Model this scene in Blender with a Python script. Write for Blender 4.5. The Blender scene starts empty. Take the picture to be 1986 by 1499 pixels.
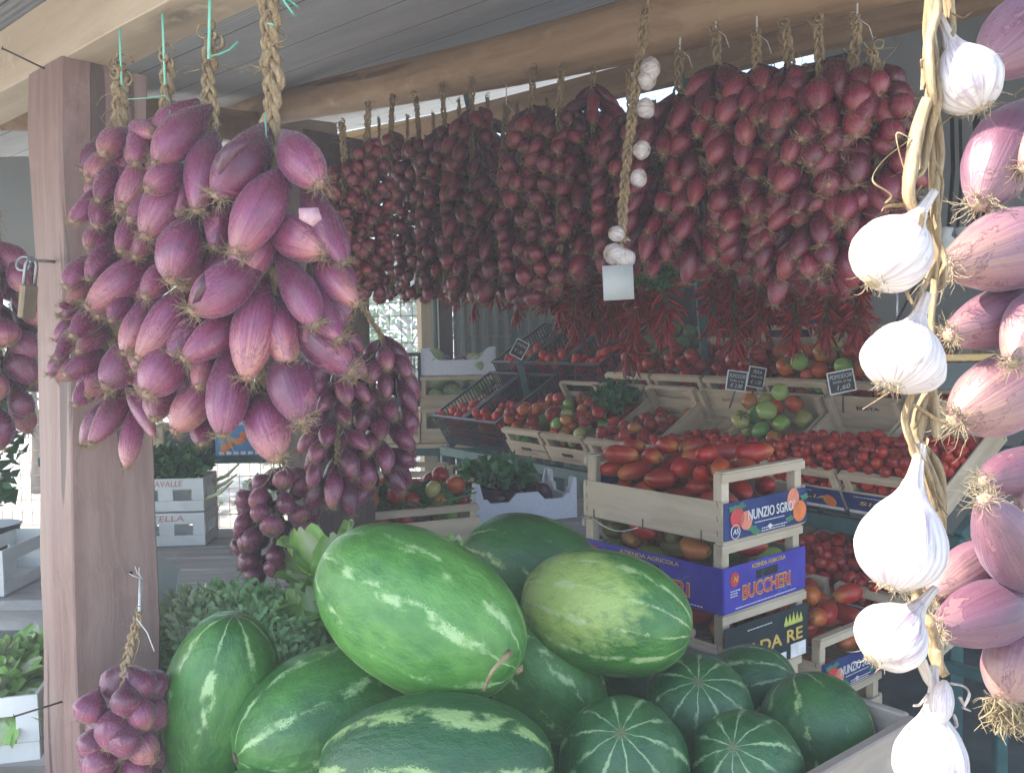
import bpy, math, random
from mathutils import Vector, Matrix, Euler, noise
random.seed(7)
R = math.radians
scene = bpy.context.scene
COL = scene.collection
PI = math.pi

# ------------------------------------------------------------------ camera
cam_d = bpy.data.cameras.new('camera')
cam_d.sensor_width = 36.0
cam_d.lens = 36.0 * 1750 / 1986
cam_d.clip_start = 0.05
cam_d.clip_end = 2000
cam = bpy.data.objects.new('camera', cam_d)
COL.objects.link(cam)
CAMP = Vector((0, 0, 1.5))
CAMR = (Matrix.Rotation(R(90 - 3.3), 4, 'X') @ Matrix.Rotation(R(-1.0), 4, 'Z'))
cam.matrix_world = Matrix.Translation(CAMP) @ CAMR
scene.camera = cam

def P(px, py, D):
    """world point that stands at distance D (along world y) on the line of sight of pixel px, py of the 1986x1499 photo"""
    d = CAMR.to_3x3() @ Vector(((px - 993) / 1750, -(py - 749.5) / 1750, -1))
    return CAMP + d * (D / d.y)

def floor_pt(px, py, z):
    d = CAMR.to_3x3() @ Vector(((px - 993) / 1750, -(py - 749.5) / 1750, -1))
    return CAMP + d * ((z - CAMP.z) / d.z)

# ------------------------------------------------------------------ light
SUN = Vector((-0.76, 0.05, 0.65)).normalized()          # direction towards the sun
world = bpy.data.worlds.new("World")
scene.world = world
world.use_nodes = True
nt = world.node_tree
bg = nt.nodes['Background']
sky = nt.nodes.new('ShaderNodeTexSky')
sky.sky_type = 'NISHITA'
sky.sun_disc = False
sky.sun_elevation = math.asin(SUN.z)
sky.sun_rotation = math.atan2(SUN.x, SUN.y)
nt.links.new(sky.outputs[0], bg.inputs[0])
bg.inputs[1].default_value = 0.15
sun_d = bpy.data.lights.new('sun', 'SUN')
sun_d.energy = 4.2
sun_d.angle = R(0.5)
sun_d.color = (1, 0.95, 0.86)
sun = bpy.data.objects.new('sun', sun_d)
sun.rotation_euler = SUN.to_track_quat('Z', 'Y').to_euler()
COL.objects.link(sun)
scene.view_settings.view_transform = 'Standard'
scene.view_settings.look = 'None'
scene.view_settings.exposure = 2.0
scene.view_settings.gamma = 1
scene.render.engine = 'CYCLES'
scene.cycles.use_denoising = True
scene.cycles.max_bounces = 8
scene.cycles.diffuse_bounces = 5
scene.cycles.volume_bounces = 1
scene.cycles.transparent_max_bounces = 6

# ------------------------------------------------------------------ materials
def nmat(name):
    m = bpy.data.materials.new(name)
    m.use_nodes = True
    return m, m.node_tree, m.node_tree.nodes, m.node_tree.nodes['Principled BSDF']

def math_n(nt, op, a, b=None, c=None, clamp=False):
    n = nt.nodes.new('ShaderNodeMath'); n.operation = op; n.use_clamp = clamp
    for i, v in enumerate((a, b, c)):
        if v is None: continue
        if isinstance(v, (int, float)): n.inputs[i].default_value = v
        else: nt.links.new(v, n.inputs[i])
    return n.outputs[0]

def ramp(nt, fac, stops):
    r = nt.nodes.new('ShaderNodeValToRGB')
    el = r.color_ramp.elements
    while len(el) < len(stops): el.new(0.5)
    for e, (p, c) in zip(el, stops):
        e.position = p
        e.color = (c, c, c, 1) if isinstance(c, (int, float)) else (c[0], c[1], c[2], 1)
    nt.links.new(fac, r.inputs[0])
    return r.outputs[0]

def mixc(nt, fac, a, b, mode='MIX'):
    n = nt.nodes.new('ShaderNodeMix'); n.data_type = 'RGBA'; n.blend_type = mode
    if isinstance(fac, (int, float)): n.inputs[0].default_value = fac
    else: nt.links.new(fac, n.inputs[0])
    for i, v in ((6, a), (7, b)):
        if isinstance(v, (tuple, list)): n.inputs[i].default_value = (v[0], v[1], v[2], 1)
        else: nt.links.new(v, n.inputs[i])
    return n.outputs[2]

def obj_coord(nt, scale=(1, 1, 1), rnd=True):
    tc = nt.nodes.new('ShaderNodeTexCoord')
    mp = nt.nodes.new('ShaderNodeMapping')
    mp.inputs['Scale'].default_value = scale
    nt.links.new(tc.outputs['Object'], mp.inputs[0])
    if rnd:
        oi = nt.nodes.new('ShaderNodeObjectInfo')
        m = math_n(nt, 'MULTIPLY', oi.outputs['Random'], 37.0)
        c = nt.nodes.new('ShaderNodeCombineXYZ')
        nt.links.new(m, c.inputs[0]); nt.links.new(m, c.inputs[1]); nt.links.new(m, c.inputs[2])
        nt.links.new(c.outputs[0], mp.inputs['Location'])
    return mp.outputs[0]

def noise_n(nt, vec, scale, detail=4, rough=0.55, dist=0):
    n = nt.nodes.new('ShaderNodeTexNoise')
    n.inputs['Scale'].default_value = scale
    n.inputs['Detail'].default_value = detail
    n.inputs['Roughness'].default_value = rough
    n.inputs['Distortion'].default_value = dist
    nt.links.new(vec, n.inputs['Vector'])
    return n.outputs[0]

def bump(nt, bsdf, h, strength, dist=0.002):
    b = nt.nodes.new('ShaderNodeBump')
    b.inputs['Strength'].default_value = strength
    b.inputs['Distance'].default_value = dist
    nt.links.new(h, b.inputs['Height'])
    nt.links.new(b.outputs[0], bsdf.inputs['Normal'])

def noise_mat(name, c1, c2, scale=8, stretch=(1, 1, 1), rough=0.8, bmp=0.3, dist=0.002, detail=6, c3=None, vary=0.0, spec=0.3, lo=0.35, hi=0.65):
    m, nt, N, b = nmat(name)
    v = obj_coord(nt, stretch)
    f = noise_n(nt, v, scale, detail)
    col = ramp(nt, f, [(lo, c1), (hi, c2)])
    if c3:
        f2 = noise_n(nt, v, scale * 0.31, 5, 0.6)
        col = mixc(nt, ramp(nt, f2, [(0.52, 0.0), (0.72, 1.0)]), col, c3)
    if vary:
        oi = nt.nodes.new('ShaderNodeObjectInfo')
        hs = nt.nodes.new('ShaderNodeHueSaturation')
        nt.links.new(math_n(nt, 'MULTIPLY_ADD', oi.outputs['Random'], vary, 1 - vary / 2), hs.inputs['Value'])
        nt.links.new(col, hs.inputs['Color']); col = hs.outputs[0]
    nt.links.new(col, b.inputs['Base Color'])
    b.inputs['Roughness'].default_value = rough
    b.inputs['Specular IOR Level'].default_value = spec
    if bmp: bump(nt, b, f, bmp, dist)
    return m

def plain(name, c, rough=0.5, metal=0.0, spec=0.5):
    m, nt, N, b = nmat(name)
    v = obj_coord(nt)
    f = noise_n(nt, v, 40, 3)
    col = ramp(nt, f, [(0.3, tuple(x * 0.82 for x in c)), (0.7, tuple(min(1, x * 1.12) for x in c))])
    nt.links.new(col, b.inputs['Base Color'])
    b.inputs['Roughness'].default_value = rough
    b.inputs['Metallic'].default_value = metal
    b.inputs['Specular IOR Level'].default_value = spec
    return m

def polar(nt, k=4.0, zs=1.0):
    """coordinates that run in long streaks from the neck (z=0) to the root (z=1) of a bulb"""
    tc = nt.nodes.new('ShaderNodeTexCoord')
    s = nt.nodes.new('ShaderNodeSeparateXYZ')
    nt.links.new(tc.outputs['Object'], s.inputs[0])
    x, y, z = s.outputs
    r = math_n(nt, 'SQRT', math_n(nt, 'ADD', math_n(nt, 'ADD', math_n(nt, 'MULTIPLY', x, x), math_n(nt, 'MULTIPLY', y, y)), 1e-5))
    oi = nt.nodes.new('ShaderNodeObjectInfo')
    off = math_n(nt, 'MULTIPLY', oi.outputs['Random'], 53.0)
    c = nt.nodes.new('ShaderNodeCombineXYZ')
    nt.links.new(math_n(nt, 'ADD', math_n(nt, 'MULTIPLY', math_n(nt, 'DIVIDE', x, r), k), off), c.inputs[0])
    nt.links.new(math_n(nt, 'MULTIPLY', math_n(nt, 'DIVIDE', y, r), k), c.inputs[1])
    nt.links.new(math_n(nt, 'MULTIPLY', z, zs), c.inputs[2])
    return tc, s, oi, c.outputs[0]

def onion_mat(name, dark, mid, pale, tip, rough=0.34, sheen=0.2):
    m, nt, N, b = nmat(name)
    tc, s, oi, pv = polar(nt, 6.0, 0.35)
    st = noise_n(nt, pv, 2.0, 4, 0.6)
    v3 = obj_coord(nt, (1, 1, 1.6))
    blot = noise_n(nt, v3, 1.7, 5, 0.65, 0.6)
    fine = noise_n(nt, v3, 14, 4, 0.6)
    z = s.outputs[2]
    f = math_n(nt, 'ADD', math_n(nt, 'MULTIPLY', z, 0.74), math_n(nt, 'MULTIPLY', math_n(nt, 'SUBTRACT', st, 0.5), 0.65))
    f = math_n(nt, 'ADD', f, math_n(nt, 'MULTIPLY', math_n(nt, 'SUBTRACT', oi.outputs['Random'], 0.5), 0.46))
    col = ramp(nt, f, [(0.12, dark), (0.40, mid), (0.64, pale), (0.88, tip)])
    # torn papery skin that shows the paler layer beneath, mostly at the root end
    torn = math_n(nt, 'ADD', blot, math_n(nt, 'MULTIPLY', z, 0.20))
    tm = ramp(nt, torn, [(0.735, 0.0), (0.75, 1.0)])
    col = mixc(nt, math_n(nt, 'MULTIPLY', tm, 0.6), col, tuple(0.6 * a + 0.4 * t for a, t in zip(pale, tip)))
    # dusty dark film
    dust = ramp(nt, blot, [(0.30, 1.0), (0.46, 0.0)])
    col = mixc(nt, math_n(nt, 'MULTIPLY', dust, 0.6), col, (0.075, 0.045, 0.045))
    edge = ramp(nt, torn, [(0.715, 0.0), (0.735, 0.75), (0.75, 0.0)])
    col = mixc(nt, edge, col, (0.07, 0.015, 0.03))
    nt.links.new(col, b.inputs['Base Color'])
    nt.links.new(ramp(nt, fine, [(0.3, rough - 0.08), (0.7, rough + 0.16)]), b.inputs['Roughness'])
    b.inputs['Specular IOR Level'].default_value = 0.5
    b.inputs['Coat Weight'].default_value = 0.35
    b.inputs['Coat Roughness'].default_value = 0.3
    b.inputs['Sheen Weight'].default_value = sheen
    b.inputs['Sheen Roughness'].default_value = 0.5
    b.inputs['Sheen Tint'].default_value = (0.85, 0.75, 1.0, 1)
    h = math_n(nt, 'ADD', st, math_n(nt, 'MULTIPLY', tm, -0.25))
    bump(nt, b, h, 0.2, 0.05)
    return m

M = {}
M['onion_near'] = onion_mat('onion_skin_purple', (0.070, 0.008, 0.024), (0.140, 0.014, 0.052), (0.25, 0.048, 0.112), (0.48, 0.185, 0.145), 0.22)
M['onion_far'] = onion_mat('onion_skin_red', (0.055, 0.003, 0.010), (0.115, 0.006, 0.022), (0.21, 0.015, 0.042), (0.33, 0.06, 0.055), 0.24, 0.0)
M['onion_pink'] = onion_mat('onion_skin_pink', (0.09, 0.030, 0.048), (0.15, 0.052, 0.082), (0.22, 0.10, 0.125), (0.33, 0.18, 0.14), 0.32)

def garlic_mat():
    m, nt, N, b = nmat('garlic_skin')
    tc, s, oi, pv = polar(nt, 3.0, 0.8)
    st = noise_n(nt, pv, 3.0, 6, 0.7)
    z = s.outputs[2]
    col = ramp(nt, st, [(0.34, (0.34, 0.25, 0.30)), (0.46, (0.60, 0.54, 0.52)), (0.62, (0.74, 0.71, 0.65))])
    base = ramp(nt, z, [(0.0, 0.8), (0.25, 0.35), (0.5, 0.0), (0.9, 0.0), (1.0, 0.55)])
    col = mixc(nt, math_n(nt, 'MULTIPLY', base, 0.6), col, (0.45, 0.36, 0.23))
    v3 = obj_coord(nt)
    stn = noise_n(nt, v3, 3.2, 5, 0.65, 0.8)
    col = mixc(nt, ramp(nt, stn, [(0.56, 0.0), (0.66, 0.75)]), col, (0.40, 0.29, 0.24))
    pur = noise_n(nt, pv, 1.3, 3)
    col = mixc(nt, ramp(nt, pur, [(0.50, 0.0), (0.66, 0.6)]), col, (0.36, 0.23, 0.32))
    nt.links.new(col, b.inputs['Base Color'])
    b.inputs['Roughness'].default_value = 0.5
    b.inputs['Subsurface Weight'].default_value = 0.0
    bump(nt, b, st, 0.3, 0.04)
    return m
M['garlic'] = garlic_mat()

def straw_mat():
    m, nt, N, b = nmat('dry_straw')
    v = obj_coord(nt, (1, 1, 0.12))
    f = noise_n(nt, v, 260, 5, 0.7)
    g = noise_n(nt, obj_coord(nt), 22, 3)
    col = ramp(nt, f, [(0.3, (0.10, 0.065, 0.035)), (0.5, (0.29, 0.20, 0.10)), (0.7, (0.50, 0.39, 0.22))])
    col = mixc(nt, ramp(nt, g, [(0.4, 0.0), (0.7, 0.5)]), col, (0.20, 0.15, 0.10))
    nt.links.new(col, b.inputs['Base Color'])
    b.inputs['Roughness'].default_value = 0.7
    bump(nt, b, f, 0.8, 0.001)
    return m
M['straw'] = straw_mat()
M['root'] = noise_mat('dry_root', (0.15, 0.11, 0.06), (0.36, 0.28, 0.16), 30, rough=0.85, bmp=0, vary=0.3)
M['root_pale'] = noise_mat('pale_root', (0.22, 0.17, 0.10), (0.44, 0.36, 0.24), 30, rough=0.85, bmp=0, vary=0.3)
M['twine'] = noise_mat('white_twine', (0.60, 0.60, 0.57), (0.82, 0.82, 0.8), 200, rough=0.8)
M['green_tape'] = noise_mat('green_raffia', (0.16, 0.55, 0.42), (0.30, 0.72, 0.56), 60, (1, 1, 0.2), rough=0.4)

def wood_mat(name, c1, c2, c3, axis=2, scale=10, rough=0.7, bmp=0.5, knots=0.35, vary=0.15, ck=0.27):
    st = [1, 1, 1]; st[axis] = 0.07
    m, nt, N, b = nmat(name)
    v = obj_coord(nt, tuple(st))
    w = noise_n(nt, obj_coord(nt, (1, 1, 1)), 2.4, 3)
    vm = nt.nodes.new('ShaderNodeVectorMath'); vm.operation = 'MULTIPLY_ADD'
    cc = nt.nodes.new('ShaderNodeCombineXYZ')
    for i in range(3): nt.links.new(w, cc.inputs[i])
    nt.links.new(cc.outputs[0], vm.inputs[0]); vm.inputs[1].default_value = (0.10, 0.10, 0.10); nt.links.new(v, vm.inputs[2])
    f = noise_n(nt, vm.outputs[0], scale * 4, 8, 0.65, 0.3)
    g = noise_n(nt, v, scale * 0.7, 4)
    col = ramp(nt, f, [(0.3, c1), (0.6, c2)])
    col = mixc(nt, ramp(nt, g, [(0.45, 0.0), (0.75, knots * 2)]), col, c3)
    crack = ramp(nt, noise_n(nt, v, scale * 1.9, 2, 0.4), [(ck, 1.0), (ck + 0.03, 0.0)])
    col = mixc(nt, math_n(nt, 'MULTIPLY', crack, 0.7), col, tuple(x * 0.25 for x in c1))
    # knots and scuffs
    vo = nt.nodes.new('ShaderNodeTexVoronoi'); vo.inputs['Scale'].default_value = 3.1
    nt.links.new(obj_coord(nt, tuple(0.35 if i == axis else 1 for i in range(3))), vo.inputs['Vector'])
    kd = math_n(nt, 'ADD', vo.outputs['Distance'], math_n(nt, 'MULTIPLY', math_n(nt, 'SUBTRACT', f, 0.5), 0.10))
    col = mixc(nt, ramp(nt, kd, [(0.05, 0.8), (0.13, 0.0)]), col, tuple(x * 0.35 for x in c1))
    sc = noise_n(nt, obj_coord(nt), 9, 6, 0.7)
    col = mixc(nt, ramp(nt, sc, [(0.60, 0.0), (0.72, 0.45)]), col, tuple(min(1, x * 1.5) for x in c2))
    oi = nt.nodes.new('ShaderNodeObjectInfo')
    hs = nt.nodes.new('ShaderNodeHueSaturation')
    nt.links.new(math_n(nt, 'MULTIPLY_ADD', oi.outputs['Random'], vary, 1 - vary / 2), hs.inputs['Value'])
    nt.links.new(col, hs.inputs['Color'])
    nt.links.new(hs.outputs[0], b.inputs['Base Color'])
    b.inputs['Roughness'].default_value = rough
    b.inputs['Specular IOR Level'].default_value = 0.35
    bump(nt, b, math_n(nt, 'SUBTRACT', f, math_n(nt, 'MULTIPLY', crack, 0.8)), bmp, 0.002)
    return m
M['post'] = wood_mat('brown_painted_timber', (0.155, 0.085, 0.070), (0.27, 0.165, 0.140), (0.36, 0.255, 0.22), 2, 13, 0.5, 0.9, 0.5, 0.1, 0.385)
M['bin_wood'] = wood_mat('bin_wood', (0.30, 0.25, 0.20), (0.44, 0.38, 0.31), (0.24, 0.19, 0.15), 0, 6, 0.75, 0.6)
M['beam'] = wood_mat('pine_beam', (0.42, 0.33, 0.23), (0.56, 0.46, 0.34), (0.36, 0.27, 0.18), 0, 6, 0.7)
M['log'] = wood_mat('peeled_log', (0.27, 0.155, 0.085), (0.44, 0.29, 0.17), (0.20, 0.11, 0.06), 0, 5, 0.6)
M['boardY'] = wood_mat('yellow_board', (0.60, 0.42, 0.17), (0.72, 0.52, 0.24), (0.5, 0.3, 0.1), 0, 6)
M['crate'] = wood_mat('poplar_crate_wood', (0.42, 0.335, 0.225), (0.58, 0.485, 0.355), (0.37, 0.28, 0.18), 1, 7, 0.75, 0.3, 0.2, 0.2)
M['crateX'] = wood_mat('poplar_crate_board', (0.40, 0.325, 0.22), (0.56, 0.475, 0.35), (0.35, 0.265, 0.17), 0, 7, 0.75, 0.3, 0.2, 0.2)
M['grey_plank'] = wood_mat('grey_plank', (0.34, 0.335, 0.33), (0.52, 0.51, 0.50), (0.24, 0.23, 0.22), 0, 6, 0.8, 0.7)
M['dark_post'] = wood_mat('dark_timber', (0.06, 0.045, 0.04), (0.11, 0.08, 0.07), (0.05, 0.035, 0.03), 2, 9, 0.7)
M['pale_post'] = wood_mat('pale_timber', (0.42, 0.33, 0.22), (0.55, 0.45, 0.31), (0.3, 0.22, 0.14), 2, 7, 0.75)
M['white_crate'] = noise_mat('white_crate_plastic', (0.62, 0.64, 0.62), (0.74, 0.76, 0.74), 12, rough=0.5, bmp=0.05)
M['black_plastic'] = plain('black_plastic', (0.016, 0.017, 0.022), 0.35)
M['green_metal'] = noise_mat('green_metal', (0.03, 0.085, 0.085), (0.045, 0.12, 0.115), 20, rough=0.45, bmp=0.1)
M['foam'] = noise_mat('white_foam', (0.62, 0.66, 0.76), (0.70, 0.74, 0.82), 90, rough=0.6, bmp=0.1)
M['steel'] = plain('steel', (0.32, 0.32, 0.33), 0.4, 0.9)
M['brass'] = plain('dull_brass', (0.26, 0.20, 0.13), 0.5, 0.6)
M['rust'] = noise_mat('rusty_wire', (0.16, 0.09, 0.05), (0.3, 0.19, 0.11), 40, rough=0.8)
M['iron'] = plain('dark_iron', (0.06, 0.045, 0.04), 0.5, 0.5)
M['slate'] = noise_mat('slate_board', (0.022, 0.026, 0.03), (0.045, 0.05, 0.055), 60, rough=0.6)
M['white'] = plain('white_paint', (0.75, 0.75, 0.73), 0.5)
M['chalk'] = plain('chalk', (0.55, 0.55, 0.53), 0.8)
M['card'] = noise_mat('white_card', (0.42, 0.45, 0.44), (0.52, 0.54, 0.53), 6, rough=0.7, bmp=0)

def mark(name, c): 
    return plain(name, c, 0.55)
M['navy'] = noise_mat('navy_print', (0.018, 0.03, 0.12), (0.03, 0.055, 0.19), 14, rough=0.4, bmp=0)
M['violet'] = noise_mat('violet_print', (0.045, 0.035, 0.28), (0.07, 0.06, 0.38), 9, rough=0.4, bmp=0)
M['black_print'] = noise_mat('black_print', (0.012, 0.02, 0.025), (0.02, 0.035, 0.04), 9, rough=0.4, bmp=0)
M['blue_print'] = noise_mat('blue_print', (0.06, 0.2, 0.42), (0.1, 0.3, 0.52), 9, rough=0.4, bmp=0)
M['orange'] = mark('orange_print', (0.75, 0.2, 0.05))
M['gold'] = mark('gold_print', (0.65, 0.45, 0.10))
M['red_print'] = mark('red_print', (0.55, 0.05, 0.05))
M['faded_red'] = mark('faded_red_print', (0.6, 0.25, 0.2))
M['peach'] = mark('peach_print', (0.75, 0.25, 0.15))
M['leafprint'] = mark('leaf_print', (0.05, 0.2, 0.11))
M['lime_print'] = mark('lime_print', (0.5, 0.55, 0.1))

def tomato_mat(name, rough=0.22):
    m, nt, N, b = nmat(name)
    oi = nt.nodes.new('ShaderNodeObjectInfo')
    v = obj_coord(nt)
    tc, s, oi2, pv = polar(nt, 2.0, 0.5)
    big = noise_n(nt, obj_coord(nt, (1, 1, 1)), 0.9 if name != 'x' else 1, 3)
    fine = noise_n(nt, v, 9, 4)
    hs = nt.nodes.new('ShaderNodeHueSaturation')
    nt.links.new(math_n(nt, 'MULTIPLY_ADD', big, 0.05, 0.478), hs.inputs['Hue'])
    nt.links.new(math_n(nt, 'MULTIPLY_ADD', fine, 0.5, 0.66), hs.inputs['Value'])
    nt.links.new(oi.outputs['Color'], hs.inputs['Color'])
    nt.links.new(hs.outputs[0], b.inputs['Base Color'])
    b.inputs['Roughness'].default_value = rough
    b.inputs['Coat Weight'].default_value = 0.08
    b.inputs['Coat Roughness'].default_value = 0.12
    b.inputs['Specular IOR Level'].default_value = 0.42
    return m
M['tomato'] = tomato_mat('tomato_skin')
M['tomato_dry'] = tomato_mat('plum_tomato_skin', 0.36)
nt = M['tomato_dry'].node_tree; b_ = nt.nodes['Principled BSDF']
lk_ = b_.inputs['Base Color'].links[0].from_socket
tc_ = nt.nodes.new('ShaderNodeTexCoord'); sp_ = nt.nodes.new('ShaderNodeSeparateXYZ'); nt.links.new(tc_.outputs['Object'], sp_.inputs[0])
zz = math_n(nt, 'ADD', sp_.outputs[2], math_n(nt, 'MULTIPLY', math_n(nt, 'SUBTRACT', noise_n(nt, obj_coord(nt), 4, 4), 0.5), 0.5))
cc_ = mixc(nt, ramp(nt, zz, [(0.05, 0.7), (0.30, 0.0)]), lk_, (0.46, 0.17, 0.03))
cc_ = mixc(nt, ramp(nt, sp_.outputs[2], [(0.012, 1.0), (0.03, 0.0)]), cc_, (0.12, 0.10, 0.03))
nt.links.new(cc_, b_.inputs['Base Color'])
M['calyx'] = noise_mat('tomato_calyx', (0.04, 0.10, 0.03), (0.08, 0.17, 0.05), 30, rough=0.7, bmp=0)
M['chilli'] = noise_mat('chilli_skin', (0.10, 0.003, 0.003), (0.30, 0.009, 0.006), 2.0, rough=0.28, bmp=0.15, vary=0.5)
M['chilli_stem'] = noise_mat('chilli_stem', (0.03, 0.06, 0.02), (0.07, 0.11, 0.04), 20, rough=0.7)
M['leaf'] = noise_mat('green_leaf', (0.02, 0.085, 0.03), (0.06, 0.19, 0.06), 12, rough=0.5, bmp=0.2, vary=0.3)
M['frisee'] = noise_mat('frisee_leaf', (0.15, 0.38, 0.12), (0.42, 0.64, 0.28), 14, rough=0.5, bmp=0.2, c3=(0.5, 0.6, 0.34))
M['frisee_pale'] = noise_mat('frisee_heart', (0.36, 0.46, 0.22), (0.6, 0.66, 0.42), 14, rough=0.5, bmp=0.2)
M['outdoor_leaf'] = noise_mat('shrub_leaf', (0.04, 0.10, 0.03), (0.10, 0.20, 0.06), 3, rough=0.6, bmp=0)
M['bark'] = noise_mat('bark', (0.10, 0.08, 0.06), (0.2, 0.16, 0.12), 12, (1, 1, 0.2), rough=0.9)
M['cabbage'] = noise_mat('pale_green_rind', (0.25, 0.36, 0.16), (0.42, 0.52, 0.29), 5, rough=0.45, bmp=0.1, vary=0.2)
M['aubergine'] = noise_mat('dark_purple_skin', (0.02, 0.006, 0.022), (0.06, 0.015, 0.05), 3, rough=0.15, bmp=0)
M['turnip'] = noise_mat('purple_white_skin', (0.13, 0.03, 0.09), (0.5, 0.42, 0.46), 3, rough=0.35, bmp=0, lo=0.45, hi=0.7)
M['pepper_green'] = noise_mat('green_pepper_skin', (0.03, 0.11, 0.025), (0.07, 0.19, 0.05), 4, rough=0.25, bmp=0)

def leaf_mat():
    m, nt, N, b = nmat('romaine_leaf')
    tc = nt.nodes.new('ShaderNodeTexCoord')
    at = nt.nodes.new('ShaderNodeAttribute'); at.attribute_name = 'uvl'
    s = nt.nodes.new('ShaderNodeSeparateXYZ'); nt.links.new(at.outputs['Vector'], s.inputs[0])
    a = math_n(nt, 'ABSOLUTE', s.outputs[0])                       # 0 at the midrib, 1 at the edge
    t = math_n(nt, 'ADD', a, math_n(nt, 'MULTIPLY', s.outputs[1], 0.45))
    f = noise_n(nt, tc.outputs['Object'], 30, 5, 0.6)
    t = math_n(nt, 'ADD', t, math_n(nt, 'MULTIPLY', math_n(nt, 'SUBTRACT', f, 0.5), 0.4))
    col = ramp(nt, t, [(0.35, (0.72, 0.78, 0.56)), (0.75, (0.52, 0.68, 0.30)), (1.0, (0.32, 0.56, 0.14))])
    nt.links.new(col, b.inputs['Base Color'])
    b.inputs['Roughness'].default_value = 0.45
    bump(nt, b, f, 0.6, 0.004)
    return m
M['romaine'] = leaf_mat()

def melon_mat(name, base, base2, stripe, n=9, width=0.30, spot=None, brk_t=0.47, seed=0.0, tilt=0.0):
    m, nt, N, b = nmat(name)
    tc = nt.nodes.new('ShaderNodeTexCoord')
    s = nt.nodes.new('ShaderNodeSeparateXYZ'); nt.links.new(tc.outputs['Object'], s.inputs[0])
    x, y, z = s.outputs
    th = math_n(nt, 'ARCTAN2', y, x)
    mp = nt.nodes.new('ShaderNodeMapping'); mp.inputs['Location'].default_value = (seed, seed * 2, seed)
    nt.links.new(tc.outputs['Object'], mp.inputs[0])
    mv = mp.outputs[0]
    low = noise_n(nt, mv, 1.6, 2)
    mid = noise_n(nt, mv, 5.5, 4, 0.6)
    hi = noise_n(nt, mv, 34, 8, 0.8, 1.6)
    # stripes along the length; they come together like a star at both ends
    ph = math_n(nt, 'ADD', math_n(nt, 'MULTIPLY', th, float(n)), math_n(nt, 'MULTIPLY', math_n(nt, 'SUBTRACT', mid, 0.5), 2.2))
    wv = math_n(nt, 'ABSOLUTE', math_n(nt, 'SINE', math_n(nt, 'MULTIPLY', ph, 0.5)))       # 0 on a stripe's middle
    wid = math_n(nt, 'MULTIPLY', math_n(nt, 'SUBTRACT', low, 0.22), width * 2.6)
    fr = math_n(nt, 'ADD', wv, math_n(nt, 'MULTIPLY', math_n(nt, 'SUBTRACT', hi, 0.5), 1.7))
    msk = math_n(nt, 'SUBTRACT', wid, fr)
    brk = ramp(nt, noise_n(nt, mv, 3.3, 4, 0.6), [(brk_t, 0.0), (brk_t + 0.11, 1.0)])
    az = math_n(nt, 'ABSOLUTE', z)
    near_pole = ramp(nt, az, [(0.66, 0.0), (0.86, 1.0)])
    msk = ramp(nt, msk, [(0.0, 0.0), (0.06, 1.0)])
    msk = math_n(nt, 'MULTIPLY', msk, brk)
    # thin unbroken rays towards the poles
    ray = math_n(nt, 'SUBTRACT', 0.16, wv)
    ray = math_n(nt, 'MULTIPLY', ramp(nt, math_n(nt, 'ADD', ray, math_n(nt, 'MULTIPLY', math_n(nt, 'SUBTRACT', hi, 0.5), 0.2)), [(0.0, 0.0), (0.05, 1.0)]), near_pole)
    msk = math_n(nt, 'MAXIMUM', msk, math_n(nt, 'MULTIPLY', ray, 0.85))
    col = ramp(nt, math_n(nt, 'ADD', math_n(nt, 'MULTIPLY', mid, 0.4), math_n(nt, 'MULTIPLY', low, 0.6)), [(0.36, base), (0.64, base2)])
    col = mixc(nt, math_n(nt, 'MULTIPLY', ramp(nt, noise_n(nt, mv, 60, 3), [(0.45, 0.0), (0.75, 0.5)]), 0.5), col, tuple(v * 0.6 for v in base))
    if spot:
        dx, dy, dz, amt, c = spot
        d = math_n(nt, 'ADD', math_n(nt, 'ADD', math_n(nt, 'MULTIPLY', x, dx), math_n(nt, 'MULTIPLY', y, dy)), math_n(nt, 'MULTIPLY', z, dz))
        d = math_n(nt, 'ADD', d, math_n(nt, 'MULTIPLY', math_n(nt, 'SUBTRACT', mid, 0.5), 0.7))
        sm = ramp(nt, d, [(amt, 0.0), (amt + 0.32, 1.0)])
        col = mixc(nt, sm, col, c)
        scr = ramp(nt, noise_n(nt, obj_coord(nt, (1, 5, 2), False), 7, 3, 0.5, 2.5), [(0.64, 0.0), (0.68, 0.6)])
        col = mixc(nt, math_n(nt, 'MULTIPLY', scr, sm), col, (0.28, 0.2, 0.08))
    col = mixc(nt, math_n(nt, 'MULTIPLY', msk, 0.85), col, stripe)
    pole = ramp(nt, az, [(0.985, 0.0), (0.996, 1.0)])
    col = mixc(nt, math_n(nt, 'MULTIPLY', pole, 0.7), col, (0.2, 0.15, 0.08))
    nt.links.new(col, b.inputs['Base Color'])
    nt.links.new(ramp(nt, hi, [(0.3, 0.25), (0.7, 0.42)]), b.inputs['Roughness'])
    b.inputs['Coat Weight'].default_value = 0.12
    b.inputs['Coat Roughness'].default_value = 0.3
    bump(nt, b, math_n(nt, 'ADD', mid, math_n(nt, 'MULTIPLY', hi, 0.12)), 0.3, 0.03)
    return m
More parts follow.
